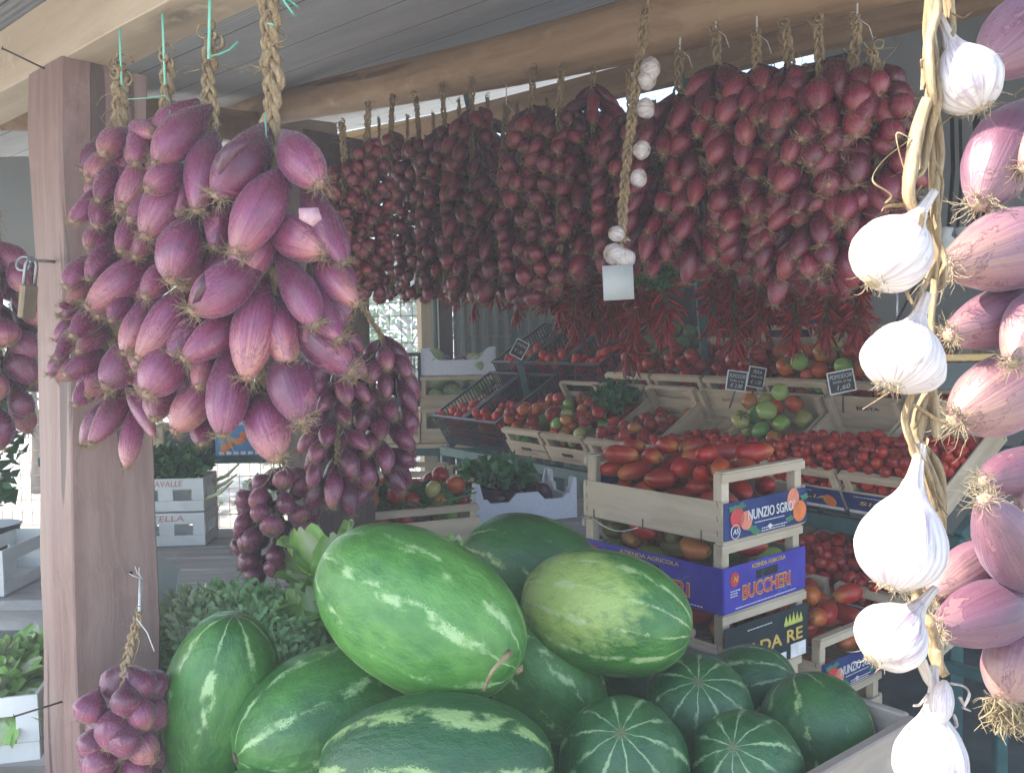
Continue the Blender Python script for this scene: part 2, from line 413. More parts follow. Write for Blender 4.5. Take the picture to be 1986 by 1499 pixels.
# ------------------------------------------------------------------ mesh helpers
class MB:
    def __init__(s): s.v = []; s.f = []; s.uv = None
    def add(s, vs, fs):
        o = len(s.v); s.v += [Vector(v) for v in vs]; s.f += [tuple(i + o for i in f) for f in fs]
        return s
    def box(s, c, size, M4=None):
        c = Vector(c); h = Vector(size) / 2
        vs = [c + Vector((sx * h.x, sy * h.y, sz * h.z)) for sx in (-1, 1) for sy in (-1, 1) for sz in (-1, 1)]
        if M4: vs = [M4 @ v for v in vs]
        return s.add(vs, [(0, 1, 3, 2), (4, 6, 7, 5), (0, 4, 5, 1), (2, 3, 7, 6), (0, 2, 6, 4), (1, 5, 7, 3)])
    def bbox(s, c, size, bev=0.002, M4=None):
        """box with chamfered long edges"""
        c = Vector(c); hx, hy, hz = (x / 2 for x in size); b = min(bev, hx * .45, hy * .45, hz * .45)
        vs = []; 
        rings = [(-hz, b), (-hz + b, 0), (hz - b, 0), (hz, b)]
        for z, i in rings:
            X = hx - i; Y = hy - i
            for (x, y) in ((-X + b, -Y), (X - b, -Y), (X, -Y + b), (X, Y - b), (X - b, Y), (-X + b, Y), (-X, Y - b), (-X, -Y + b)):
                vs.append(c + Vector((x, y, z)))
        if M4: vs = [M4 @ v for v in vs]
        fs = [tuple(range(7, -1, -1)), tuple(range(24, 32))]
        for r in range(3):
            for k in range(8):
                a = r * 8 + k; bq = r * 8 + (k + 1) % 8
                fs.append((a, bq, bq + 8, a + 8))
        return s.add(vs, fs)
    def tube(s, pts, rad, seg=6, cap=True, flat=1.0):
        pts = [Vector(p) for p in pts]; n = len(pts)
        if not hasattr(rad, '__len__'): rad = [rad] * n
        o = len(s.v)
        t0 = (pts[1] - pts[0]).normalized()
        up = Vector((0, 0, 1)) if abs(t0.z) < 0.9 else Vector((1, 0, 0))
        nrm = t0.cross(up).normalized()
        for i in range(n):
            t = (pts[min(i + 1, n - 1)] - pts[max(i - 1, 0)])
            t = t.normalized() if t.length > 1e-9 else t0
            nrm = (nrm - t * nrm.dot(t))
            nrm = nrm.normalized() if nrm.length > 1e-6 else t.orthogonal().normalized()
            bn = t.cross(nrm)
            for k in range(seg):
                a = 2 * PI * k / seg
                s.v.append(pts[i] + nrm * (math.cos(a) * rad[i]) + bn * (math.sin(a) * rad[i] * flat))
        for i in range(n - 1):
            for k in range(seg):
                a = o + i * seg + k; b = o + i * seg + (k + 1) % seg
                s.f.append((a, b, b + seg, a + seg))
        if cap:
            s.f.append(tuple(o + k for k in range(seg - 1, -1, -1)))
            s.f.append(tuple(o + (n - 1) * seg + k for k in range(seg)))
        return s
    def lathe(s, prof, seg=20, fn=None, bend=0.0):
        """prof: (r, z) from z=0; fn(theta, z) scales the radius"""
        o = len(s.v)
        for r, z in prof:
            for k in range(seg):
                a = 2 * PI * k / seg
                q = r * (fn(a, z) if fn else 1)
                s.v.append(Vector((math.cos(a) * q + bend * math.sin(PI * z), math.sin(a) * q, z)))
        for i in range(len(prof) - 1):
            for k in range(seg):
                a = o + i * seg + k; b = o + i * seg + (k + 1) % seg
                s.f.append((a, a + seg, b + seg, b)[::-1])
        s.f.append(tuple(o + k for k in range(seg - 1, -1, -1)))
        s.f.append(tuple(o + (len(prof) - 1) * seg + k for k in range(seg)))
        return s
    def mesh(s, name, mat=None, smooth=True):
        me = bpy.data.meshes.new(name)
        me.from_pydata([tuple(v) for v in s.v], [], s.f)
        if mat: me.materials.append(mat)
        if smooth:
            me.polygons.foreach_set('use_smooth', [True] * len(me.polygons))
        if s.uv:
            at = me.attributes.new('uvl', 'FLOAT_VECTOR', 'POINT')
            flat = []
            for u in s.uv: flat += list(u)
            at.data.foreach_set('vector', flat)
        me.update()
        return me
    def build(s, name, mat=None, parent=None, smooth=False, M4=None):
        return put(name, s.mesh(name, mat, smooth), parent, M4)

def put(name, me, parent=None, M4=None, color=None):
    o = bpy.data.objects.new(name, me)
    COL.objects.link(o)
    if parent: o.parent = parent
    if M4 is not None: o.matrix_local = M4
    if color: o.color = (*color, 1)
    return o

def tag(o, label=None, cat=None, group=None, kind=None):
    if label: o['label'] = label
    if cat: o['category'] = cat
    if group: o['group'] = group
    if kind: o['kind'] = kind
    return o

def thing(name, label, cat, M4=None, group=None):
    o = bpy.data.objects.new(name, None)
    o.empty_display_size = 0.05
    COL.objects.link(o)
    if M4 is not None:
        o.matrix_world = M4 if isinstance(M4, Matrix) else Matrix.Translation(Vector(M4))
    return tag(o, label, cat, group)

def frame(origin, x, y, z=None):
    x = Vector(x).normalized(); y = Vector(y).normalized()
    z = Vector(z).normalized() if z is not None else x.cross(y).normalized()
    m = Matrix(((x.x, y.x, z.x, 0), (x.y, y.y, z.y, 0), (x.z, y.z, z.z, 0), (0, 0, 0, 1)))
    return Matrix.Translation(Vector(origin)) @ m

def text_obj(name, body, size, mat, parent, M4, shear=0.0, extrude=0.0006, width=None, bold=0.0, align='CENTER'):
    cu = bpy.data.curves.new(name, 'FONT')
    cu.body = body; cu.size = size; cu.extrude = extrude; cu.shear = shear
    cu.align_x = align; cu.align_y = 'CENTER'; cu.offset = bold; cu.resolution_u = 3
    tmp = bpy.data.objects.new('tmp', cu)
    COL.objects.link(tmp)
    bpy.context.view_layer.update()
    me = bpy.data.meshes.new_from_object(tmp.evaluated_get(bpy.context.evaluated_depsgraph_get()))
    bpy.data.objects.remove(tmp); bpy.data.curves.remove(cu)
    me.materials.clear(); me.materials.append(mat)
    if width:
        xs = [v.co.x for v in me.vertices]; w = max(xs) - min(xs)
        for v in me.vertices: v.co.x *= width / w
    me.name = name
    return put(name, me, parent, M4)

def rt(a, b): return random.uniform(a, b)

# directions of the stall: W1 runs along the foreground beam, N1 into the stall
BU = Vector((0.74, -0.672, 0)).normalized()
BN = Vector((0.672, 0.74, 0)).normalized()
EU = Vector((0.776, 0.631, 0)).normalized()      # crate ends of the centre stack
EL = Vector((-0.631, 0.776, 0)).normalized()
SU = Vector((0.574, -0.819, 0)).normalized()     # along the sloping bench
SV = Vector((0.819, 0.574, 0)).normalized()      # up the sloping bench
TAU = R(30)
SV3 = (SV * math.cos(TAU) + Vector((0, 0, math.sin(TAU)))).normalized()

# ------------------------------------------------------------------ ground
m, nt, N, b = nmat('pale_gravel_ground')
v = obj_coord(nt, rnd=False)
f = noise_n(nt, v, 1.3, 8, 0.7)
g = noise_n(nt, v, 40, 4, 0.7)
col = ramp(nt, f, [(0.35, (0.34, 0.32, 0.27)), (0.60, (0.52, 0.49, 0.43)), (0.68, (0.16, 0.22, 0.08))])
col = mixc(nt, ramp(nt, g, [(0.35, 0.35), (0.65, 0.0)]), col, (0.2, 0.17, 0.13))
nt.links.new(col, b.inputs['Base Color']); b.inputs['Roughness'].default_value = 0.95
bump(nt, b, g, 0.5, 0.02)
M['ground'] = m
MB().box((0, 20, -0.51), (150, 140, 1.0)).build('ground', M['ground'])['kind'] = 'structure'
M['concrete'] = noise_mat('stall_concrete', (0.055, 0.07, 0.068), (0.12, 0.135, 0.13), 5, rough=0.85, bmp=0.2, detail=9)
fl = [Vector((-3.0, 0.9, 0)), Vector((3.2, 0.9, 0)), Vector((4.6, 2.6, 0)), Vector((3.0, 7.0, 0)), Vector((-3.0, 6.2, 0))]
mb = MB(); n = len(fl)
mb.add([p + Vector((0, 0, 0.03)) for p in fl] + [p + Vector((0, 0, -0.04)) for p in fl],
       [tuple(range(n)), tuple(range(2 * n - 1, n - 1, -1))] + [(i, i + n, (i + 1) % n + n, (i + 1) % n) for i in range(n)])
mb.build('floor', M['concrete'])['kind'] = 'structure'

# ------------------------------------------------------------------ roof
P0 = Vector((-0.76, 1.6, 0))
def roof_z(p): return 2.16 + 0.27 * ((Vector((p[0], p[1], 0)) - P0).dot(BN))
m, nt, N, b = nmat('ribbed_roof_sheet')
tc = nt.nodes.new('ShaderNodeTexCoord')
s = nt.nodes.new('ShaderNodeSeparateXYZ'); nt.links.new(tc.outputs['Object'], s.inputs[0])
rib = math_n(nt, 'SINE', math_n(nt, 'MULTIPLY', s.outputs[1], 2 * PI / 0.022))
seam = math_n(nt, 'ABSOLUTE', math_n(nt, 'SUBTRACT', math_n(nt, 'FRACT', math_n(nt, 'MULTIPLY', s.outputs[1], 2.7)), 0.5))
seamM = ramp(nt, seam, [(0.484, 0.0), (0.492, 1.0)])
f = noise_n(nt, obj_coord(nt, (1, 3, 1), False), 2.0, 6, 0.6)
col = ramp(nt, f, [(0.3, (0.42, 0.42, 0.43)), (0.7, (0.56, 0.555, 0.555))])
col = mixc(nt, math_n(nt, 'MULTIPLY', math_n(nt, 'MULTIPLY_ADD', rib, 0.5, 0.5), 0.28), col, (0.30, 0.30, 0.32))
col = mixc(nt, seamM, col, (0.06, 0.06, 0.07))
nt.links.new(col, b.inputs['Base Color']); b.inputs['Roughness'].default_value = 0.7
bump(nt, b, rib, 0.3, 0.003)
M['roof'] = m
RF = frame(Vector((P0.x, P0.y, 2.16)), BU, (BN + Vector((0, 0, 0.27))))
RFi = RF.inverted()
ea = P0 - BN * 1.65  # unseen eave, pushed out to keep the lower left crate in shade
pts = [ea + BU * 0.1, Vector((0.9, 0.95, 0)), Vector((3.4, 1.0, 0)), Vector((5.5, 3.5, 0)), Vector((3.5, 8.2, 0)), Vector((0.6, 8.8, 0)), Vector((-3.6, 8.0, 0)), Vector((-5.4, 4.4, 0))]
pts[0] = ea - BU * 0.92  # unseen front edge, shaped so sun reaches the garlic but not the melons
pts[-1] = ea - BU * 6.5
loc = []
for p in pts:
    q = RFi @ Vector((p.x, p.y, roof_z(p))); loc.append((q.x, q.y, 0))
n = len(loc)
mb = MB()
mb.add([(x, y, 0) for x, y, z in loc] + [(x, y, 0.035) for x, y, z in loc],
       [tuple(range(n - 1, -1, -1)), tuple(range(n, 2 * n))] + [(i, (i + 1) % n, (i + 1) % n + n, i + n) for i in range(n)])
roof = mb.mesh('roof', M['roof'], False)
ro = put('stall_roof', roof, None, RF)
tag(ro, 'grey ribbed roof sheeting above the whole stall', 'roof')
# rafters on the roof's inner side
def beam_between(name, a, b, w, h, mat, label, cat, jit=0.0, parent=None, seg=14):
    a = Vector(a); b = Vector(b); L = (b - a).length
    F = frame(a, (b - a), Vector((0, 0, 1)).cross(b - a))
    mb = MB()
    nseg = seg
    ring = []
    for i in range(nseg + 1):
        x = L * i / nseg
        for (sy, sz) in ((-1, -1), (1, -1), (1, 1), (-1, 1)):
            for (by, bz) in (((sy * 0.92), sz), (sy, sz * 0.92)) if (sy * sz) > 0 else ((sy, sz * 0.92), (sy * 0.92, sz)):
                p = Vector((x, by * w / 2, bz * h / 2))
                if jit: p += Vector((0, noise.noise(p * 3 + a) * jit, noise.noise(p * 3 + b) * jit))
                ring.append(p)
    fs = []
    for i in range(nseg):
        for k in range(8):
            q = i * 8 + k; r = i * 8 + (k + 1) % 8
            fs.append((q, r, r + 8, q + 8)[::-1])
    fs.append(tuple(range(8))); fs.append(tuple(nseg * 8 + k for k in range(7, -1, -1)))
    mb.add(ring, fs)
    o = mb.build(name, mat, parent, False, F)
    if label: tag(o, label, cat)
    return o
def timber(name, a, b, ydir, w, h, mat, label=None, cat=None, jit=0.0, parent=None, seg=16, axis='Z'):
    """squared timber with worn edges from a to b (centre line); w across ydir, h across the third axis"""
    a = Vector(a); b = Vector(b); L = (b - a).length
    t = (b - a).normalized(); y = Vector(ydir); y = (y - t * y.dot(t)).normalized(); z = t.cross(y)
    rot = Matrix(((y.x, z.x, t.x, 0), (y.y, z.y, t.y, 0), (y.z, z.z, t.z, 0), (0, 0, 0, 1))) if axis == 'Z' else \
          Matrix(((t.x, y.x, z.x, 0), (t.y, y.y, z.y, 0), (t.z, y.z, z.z, 0), (0, 0, 0, 1)))
    F = Matrix.Translation(a) @ rot
    mb = MB(); vs = []
    ch = 0.035
    prof = [(-1 + ch, -1), (1 - ch, -1), (1, -1 + ch), (1, 1 - ch), (1 - ch, 1), (-1 + ch, 1), (-1, 1 - ch), (-1, -1 + ch)]
    for i in range(seg + 1):
        q = L * i / seg
        for (py, pz) in prof:
            c1, c2 = py * w / 2, pz * h / 2
            if jit:
                c1 += noise.noise(Vector((c1 * 4, c2 * 4, q * 4))) * jit
                c2 += noise.noise(Vector((c2 * 4 + 9, c1 * 4, q * 4))) * jit
            vs.append(Vector((c1, c2, q)) if axis == 'Z' else Vector((q, c1, c2)))
    fs = []
    for i in range(seg):
        for k in range(8):
            q = i * 8 + k; r = i * 8 + (k + 1) % 8
            fs.append((q, r, r + 8, q + 8))
    fs.append(tuple(range(7, -1, -1))); fs.append(tuple(seg * 8 + k for k in range(8)))
    mb.add(vs, fs)
    o = mb.build(name, mat, parent, False, F)
    if label: tag(o, label, cat)
    return o

# ------------------------------------------------------------------ timber frame
pc = P(124, 112, 1.56)
post_c = pc - BU * 0.078 + BN * 0.074
top = Vector((post_c.x, post_c.y, pc.z)); bot = P(153, 1499, 1.53) - BU * 0.078 + BN * 0.074
bot = top + (bot - top) * (top.z / (top.z - bot.z))
post = timber('timber_post', bot, top, BU, 0.156, 0.148, M['post'], 'thick brown timber post with padlock and screw eye on its lit face', 'post', 0.010, seg=60)
PBz = pc.z + 0.003
bm_c = Vector((pc.x, pc.y, PBz + 0.055)) + BN * 0.052
fore = timber('roof_beam', bm_c - BU * 2.6, bm_c + BU * 2.35, BN, 0.10, 0.11, M['beam'], 'pale pine beam resting on the thick post at upper left', 'beam', 0.003, seg=30, axis='X')
# nails
def nail(p, d, L, parent, r=0.0016):
    mb = MB(); p = Vector(p); d = Vector(d).normalized()
    mb.tube([p - d * 0.02, p + d * L], r, 6); mb.tube([p + d * L, p + d * (L + 0.001)], r * 2.4, 8)
    o = mb.build('nail', M['iron'], None, True)
    o.parent = parent; o.matrix_parent_inverse = parent.matrix_world.inverted()
    return o
bpy.context.view_layer.update()
nail(P(62, 122, 1.52), Vector((-0.75, -0.5, 0.35)), 0.045, post)
nail(P(95, 1368, 1.43), Vector((-0.85, -0.5, -0.12)), 0.05, post)
nail(P(255, 1110, 1.60), Vector((0.3, -0.9, 0.15)), 0.02, post)
# screw eye (part of the post) and padlock (hangs from it)
eye = P(52, 512, 1.56)
mb = MB()
ring = [eye + Vector((math.cos(a) * 0.012, -0.010 + 0.004 * math.sin(a), math.sin(a) * 0.012)) for a in [2 * PI * k / 16 for k in range(17)]]
mb.tube(ring, 0.0027, 8); mb.tube([eye + Vector((0.008, 0.0, 0.006)), eye + Vector((0.035, 0.04, 0.006))], 0.0028, 8)
o = mb.build('screw_eye', M['steel'], None, True); o.parent = post; o.matrix_parent_inverse = post.matrix_world.inverted()
lk = P(54, 585, 1.53)
pl = thing('padlock', 'small brass padlock hanging from the screw eye on the post', 'padlock', Matrix.Translation(lk) @ Matrix.Rotation(R(8), 4, 'Y') @ Matrix.Rotation(R(62), 4, 'Z'))
mb = MB(); mb.bbox((0, 0, 0), (0.028, 0.013, 0.058), 0.004); mb.build('lock_body', M['brass'], pl)
mb = MB(); mb.tube([(0.010, 0, 0.026), (0.010, 0, 0.062), (0.007, 0, 0.070), (0, 0, 0.074), (-0.007, 0, 0.070), (-0.010, 0, 0.062), (-0.010, 0, 0.026)], 0.003, 8)
mb.build('shackle', M['steel'], pl, True)

# log beam from which the onions hang
la = P(330, 262, 5.0); lb = P(1440, 4, 2.45)
ldir = (lb - la).normalized(); la2 = la - ldir * 0.3; lb2 = lb + ldir * 2.0
def log(name, a, b, r0, r1, mat, label, cat, seed=0, seg=40):
    a = Vector(a); b = Vector(b); L = (b - a).length
    F = frame(a, b - a, Vector((0, 0, 1)).cross(b - a))
    mb = MB(); ns = 20
    for i in range(seg + 1):
        t = i / seg
        for k in range(ns):
            th = 2 * PI * k / ns
            r = r0 + (r1 - r0) * t
            r *= 1 + 0.10 * noise.noise(Vector((t * 7 + seed, math.cos(th), math.sin(th)))) + 0.03 * noise.noise(Vector((t * 40, 3 * math.cos(th), 3 * math.sin(th))))
            wob = Vector((0, noise.noise(Vector((t * 3, seed, 0))) * 0.05, noise.noise(Vector((t * 3, seed, 5))) * 0.03))
            mb.v.append(Vector((L * t, math.cos(th) * r, math.sin(th) * r)) + wob)
    for i in range(seg):
        for k in range(ns):
            q = i * ns + k; w = i * ns + (k + 1) % ns
            mb.f.append((q, w, w + ns, q + ns)[::-1])
    mb.f.append(tuple(range(ns))); mb.f.append(tuple(seg * ns + k for k in range(ns - 1, -1, -1)))
    o = mb.build(name, mat, None, True, F)
    return tag(o, label, cat)
log('log_beam', la2, lb2, 0.062, 0.105, M['log'], 'peeled reddish log beam carrying the hanging onions under the roof', 'beam', 3)
def log_pt(px):
    """point on the log's axis seen at column px"""
    best = None
    for i in range(200):
        q = la2 + (lb2 - la2) * (i / 199)
        d = CAMR.to_3x3().inverted() @ (q - CAMP)
        x = 993 + 1750 * d.x / -d.z
        if best is None or abs(x - px) < best[0]: best = (abs(x - px), q)
    return best[1]
# second beam behind, lower in the picture
ba = P(640, 300, 6.4); bb = P(1620, 58, 3.6)
bd = (bb - ba).normalized()
timber('back_beam', ba - bd * 2.5, bb + bd * 2.2, Vector((0, 0, 1)), 0.13, 0.08, M['log'], 'straight timber beam behind the peeled log', 'beam', 0.003, seg=20, axis='X')
yb = P(700, 262, 6.9)
timber('eave_board', P(560, 290, 7.2), P(1060, 196, 5.4), Vector((0, 0, 1)), 0.09, 0.03, M['boardY'], 'short yellow board showing in the gap under the back beam', 'board', 0.0, seg=6, axis='X')
# dark post in the middle
p2 = floor_pt(603, 1060, 0.78); p2 = P(603, 900, 2.75)
c2 = Vector((p2.x, p2.y, 0)) - BU * 0.08 + BN * 0.13
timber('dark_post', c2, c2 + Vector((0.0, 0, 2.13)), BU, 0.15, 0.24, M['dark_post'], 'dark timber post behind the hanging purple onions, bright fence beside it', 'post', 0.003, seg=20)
# pale post at the back fence
p3 = P(826, 700, 6.35); 
timber('pale_post', (p3.x, p3.y, 0), (p3.x, p3.y, 2.9), Vector((1, 0.5, 0)), 0.09, 0.09, M['pale_post'], 'narrow pale timber post at the end of the wire fence', 'post', 0.004, seg=20)
p4 = P(865, 700, 6.5)
timber('dull_post', (p4.x, p4.y, 0), (p4.x, p4.y, 2.9), Vector((1, 0.2, 0)), 0.10, 0.08, M['dark_post'], 'dull brown timber post just right of the pale post', 'post', 0.004, seg=20)
# beam along the far left inside
timber('side_beam', P(20, 205, 2.6), P(640, 262, 5.3), Vector((0, 0, 1)), 0.13, 0.09, M['log'], 'brown beam in the shade at the left end of the log', 'beam', 0.003, seg=12, axis='X')

# ------------------------------------------------------------------ wire fences, back panels
def wire_fence(name, a, b, z0, z1, dx, dz, label, r=0.003):
    a = Vector((a[0], a[1], 0)); b = Vector((b[0], b[1], 0)); L = (b - a).length; t = (b - a) / L
    root = thing(name, label, 'fence', a)
    mb = MB(); n = int(L / dx)
    for i in range(n + 1):
        q = t * (dx * i); mb.tube([q + Vector((0, 0, z0)), q + Vector((0, 0, z1))], r, 4)
    k = int((z1 - z0) / dz)
    for i in range(k + 1):
        z = z0 + dz * i; mb.tube([Vector((0, 0, z)), t * L + Vector((0, 0, z))], r, 4)
    mb.build('wire_mesh', M['rust'], root)
    mb = MB(); m = max(1, int(L / 2.2))
    for i in range(m + 1):
        q = t * (L * i / m) + Vector((0, 0.03, 0)); 
        mb = MB(); mb.tube([q, q + Vector((0, 0, z1 + 0.03))], 0.018, 8); mb.build('fence_post', M['green_metal'], root)
    return root
f0 = P(-260, 700, 7.3); f1 = P(845, 700, 6.7); f2 = P(1330, 700, 6.0)
wire_fence('wire_fence', f0, f1, 0.05, 1.85, 0.087, 0.10, 'rusty wire fence open to the bright yard at left')
wire_fence('wire_fence', (f1.x + 0.1, f1.y), f2, 0.05, 2.2, 0.16, 0.12, 'rusty wire mesh in front of the grey green panels')
def cladding(name, a, b, z0, z1, mat, label, cat='wall', pitch=0.09, depth=0.02):
    a = Vector((a[0], a[1], 0)); b = Vector((b[0], b[1], 0)); L = (b - a).length
    F = frame(a, b - a, Vector((0, 0, 1)).cross(b - a))
    n = int(L / pitch) * 4; mb = MB()
    for i in range(n + 1):
        x = L * i / n; y = (0, depth, depth, 0)[i % 4]
        mb.v += [Vector((x, y, z0)), Vector((x, y, z1)), Vector((x, y + 0.012, z0)), Vector((x, y + 0.012, z1))]
    for i in range(n):
        q = i * 4
        mb.f += [(q, q + 4, q + 5, q + 1), (q + 2, q + 3, q + 7, q + 6), (q + 1, q + 5, q + 7, q + 3), (q, q + 2, q + 6, q + 4)]
    o = mb.build(name, mat, None, False, F)
    return tag(o, label, cat)
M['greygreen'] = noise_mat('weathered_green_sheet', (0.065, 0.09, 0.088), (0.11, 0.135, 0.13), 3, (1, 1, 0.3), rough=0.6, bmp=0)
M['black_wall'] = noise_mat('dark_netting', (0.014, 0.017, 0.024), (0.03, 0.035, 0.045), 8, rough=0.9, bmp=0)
M['grey_wall'] = noise_mat('grey_wall_sheet', (0.22, 0.24, 0.235), (0.31, 0.325, 0.32), 1.2, rough=0.7, bmp=0, c3=(0.17, 0.165, 0.145))
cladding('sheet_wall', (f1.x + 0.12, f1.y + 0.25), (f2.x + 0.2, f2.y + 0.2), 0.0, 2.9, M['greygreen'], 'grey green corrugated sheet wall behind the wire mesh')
W0 = Vector((1.05, 5.55, 0)); Wm = W0 + SU * 0.85; W3 = W0 + SU * 4.6
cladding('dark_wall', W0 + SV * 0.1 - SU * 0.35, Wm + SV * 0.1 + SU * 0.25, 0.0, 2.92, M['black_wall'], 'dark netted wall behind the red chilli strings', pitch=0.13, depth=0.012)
cladding('grey_wall', Wm + SV * 0.16, W3 + SV * 0.16, 0.0, 3.3, M['grey_wall'], 'light grey sheet wall at the right end of the stall', pitch=0.5, depth=0.006)
# things on the grey wall at the right: a hanging strip curtain, a poster and a shelf with white bags
sc = thing('strip_curtain', 'dark strips of a curtain hanging on the grey wall at right', 'curtain', P(1880, 330, 4.0))
for i, (px, w, y0, y1) in enumerate(((1846, 13, 215, 440), (1862, 10, 230, 460), (1893, 20, 225, 470), (1912, 12, 220, 440))):
    D = 3.25
    a = P(px, y0, D); c = P(px - 6, y1, D); mb = MB()
    mb.tube([a - sc.location, (a + c) / 2 - sc.location + Vector((0.01, 0, 0)), c - sc.location], w * D / 1750 * 0.62, 8, flat=0.25)
    mb.build('curtain_strip', M['black_wall'], sc, True)
sh = P(1850, 476, 3.1)
s1 = thing('wall_shelf', 'narrow grey shelf against the wall at right, white bags on it', 'shelf', sh)
mb = MB(); mb.bbox((0.05, 0.08, -0.10), (0.5, 0.2, 0.02), 0.003); mb.build('shelf_board', M['grey_plank'], s1)
for k in (-0.12, 0.22):
    mb = MB(); mb.tube([(k, 0.17, -0.11), (k, 0.17, -0.25), (k, 0.0, -0.11)], 0.006, 6); mb.build('bracket', M['steel'], s1)
M['bag'] = noise_mat('white_plastic_bag', (0.55, 0.58, 0.58), (0.72, 0.74, 0.74), 12, rough=0.35, bmp=1.0, dist=0.01)
for i, (px, lab) in enumerate(((1832, 'crumpled white carrier bag at the left of the wall shelf'), (1868, 'crumpled white carrier bag at the right of the wall shelf'))):
    o = MB(); 
    o.lathe([(0.02, 0), (0.055, 0.01), (0.065, 0.06), (0.05, 0.10), (0.02, 0.13), (0.03, 0.155), (0.012, 0.16)], 18, lambda a, z: 1 + 0.22 * noise.noise(Vector((math.cos(a) * 2 + i * 7, math.sin(a) * 2, z * 25))))
    q = P(px, 470, 3.17); ob = o.build('plastic_bag', M['bag'], None, True, Matrix.Translation(Vector((q.x, q.y, sh.z - 0.09))))
    tag(ob, lab, 'bag')
yst = thing('yellow_rail', 'yellow strip along the wall behind the pink onions', 'rail', P(1890, 693, 2.9))
mb = MB(); mb.bbox((0, 0, 0), (0.62, 0.02, 0.022), 0.003, Matrix.Rotation(math.atan2(SU.y, SU.x) + 0.8, 4, 'Z')); mb.build('strip', M['boardY'], yst)
mb = MB(); mb.bbox((0, 0.01, -0.06), (0.62, 0.02, 0.09), 0.003, Matrix.Rotation(math.atan2(SU.y, SU.x) + 0.8, 4, 'Z')); mb.build('backing_board', M['greygreen'], yst)
# blue sheet patch behind the chillies
bp = cladding('blue_sheet', P(1600, 600, 4.0).to_2d().to_tuple(), P(1665, 600, 3.85).to_2d().to_tuple(), 1.72, 2.1, M['blue_print'], 'small blue sheet on the wall above the chilli strings', 'sheet', 0.05, 0.004)
# green upright in the display
gp = P(1362, 640, 4.05)
q0 = P(1351, 480, 4.05); q1 = P(1372, 775, 4.0); dd = (q1 - q0).normalized()
timber('green_upright', q1 + dd * 1.2, q0 - dd * 0.9, (1, 0, 0), 0.032, 0.032, M['green_metal'], 'slim green metal upright rising between the tomato crates', 'post', seg=4)
q0 = P(988, 600, 4.9); q1 = P(1008, 700, 4.9); dd = (q1 - q0).normalized()
timber('green_upright', q1 + dd * 1.6, q0 - dd * 1.6, (1, 0, 0), 0.035, 0.035, M['green_metal'], 'green metal upright behind the black plastic crates', 'post', seg=4)

# far left: hanging grey panel and bright slit
gpn = P(20, 410, 3.6)
tag(MB().bbox((0, 0, 0), (1.7, 0.03, 0.42), 0.004).build('shade_panel', M['grey_wall'], None, False, Matrix.Translation(gpn)), 'grey shade panel behind the hanging onions at far left', 'panel')

# ------------------------------------------------------------------ outdoors: yard plants, hedge
def leaves(mb, c, size, n, ls, rnd, curl=0.3, up=0.3):
    """n small bent leaves filling an ellipsoid"""
    c = Vector(c)
    for i in range(n):
        u = Vector((rnd.gauss(0, 1), rnd.gauss(0, 1), rnd.gauss(0, 1))).normalized() * (rnd.random() ** 0.4)
        p = c + Vector((u.x * size[0], u.y * size[1], u.z * size[2]))
        d = (Vector((rnd.gauss(0, 1), rnd.gauss(0, 1), rnd.gauss(0, 1) + up)) + u * 0.8).normalized()
        s = d.cross(Vector((rnd.gauss(0, 1), rnd.gauss(0, 1), rnd.gauss(0, 1)))).normalized()
        k = d.cross(s); L = ls * rnd.uniform(0.6, 1.3); w = L * 0.32
        m_ = p + d * L * 0.5 + k * L * curl * 0.3; e = p + d * L - k * L * curl * 0.4
        o = len(mb.v)
        mb.v += [p, m_ - s * w + k * w * 0.4, m_ + s * w + k * w * 0.4, e, m_]
        mb.f += [(o, o + 1, o + 4), (o, o + 4, o + 2), (o + 1, o + 3, o + 4), (o + 4, o + 3, o + 2)]
rnd = random.Random(3)
def shrub(x, y, w, h, label, n=900, ls=0.14, name='shrub', cat='shrub', trunk=0.5):
    r = thing(name, label, cat, (x, y, 0), 'plants beyond the wire fence')
    mb = MB(); pts = [Vector((0, 0, 0)), Vector((0.03, 0, h * 0.3)), Vector((-0.02, 0.03, h * 0.7))]
    mb.tube(pts, [0.05 * h * trunk, 0.035 * h * trunk, 0.01], 8)
    for k in range(5):
        a = k * 1.26; z = h * (0.25 + 0.08 * k)
        mb.tube([(0, 0, z), (math.cos(a) * w * 0.3, math.sin(a) * w * 0.3, z + h * 0.2)], [0.02 * h * trunk, 0.006], 6)
    mb.build('trunk', M['bark'], r, True)
    mb = MB()
    for k in range(9):
        c = (rnd.uniform(-0.5, 0.5) * w, rnd.uniform(-0.5, 0.5) * w, h * rnd.uniform(0.4, 0.9))
        leaves(mb, c, (w * 0.36, w * 0.36, h * 0.2), n // 9, ls, rnd)
    mb.build('foliage', M['outdoor_leaf'], r, True)
shrub(-1.75, 15.5, 1.8, 1.6, 'leafy green shrub in the yard seen left of the pale post')
shrub(-2.9, 12.0, 2.0, 2.4, 'broad green shrub farther back in the bright yard', 1200)
shrub(-4.8, 9.0, 1.6, 2.2, 'green shrub in the yard at the far left behind the post')
shrub(-2.05, 18.0, 3.0, 3.6, 'tall green bush at the back of the yard', 1400, 0.22)
for i, (x, y) in enumerate(((-3.4, 8.2), (-2.2, 8.6), (-1.1, 8.0), (-2.9, 7.7))):
    mb = MB(); leaves(mb, (0, 0, 0.08), (0.35, 0.25, 0.10), 220, 0.10, rnd, up=0.8)
    o = mb.build('weed_clump', M['outdoor_leaf'], None, True, Matrix.Translation((x, y, 0)))
    tag(o, ('low weeds at the left of the bright yard', 'low weeds in the middle of the bright yard', 'low weeds near the pale post in the yard', 'low weeds close to the wire fence')[i], 'weeds', 'weeds in the yard')
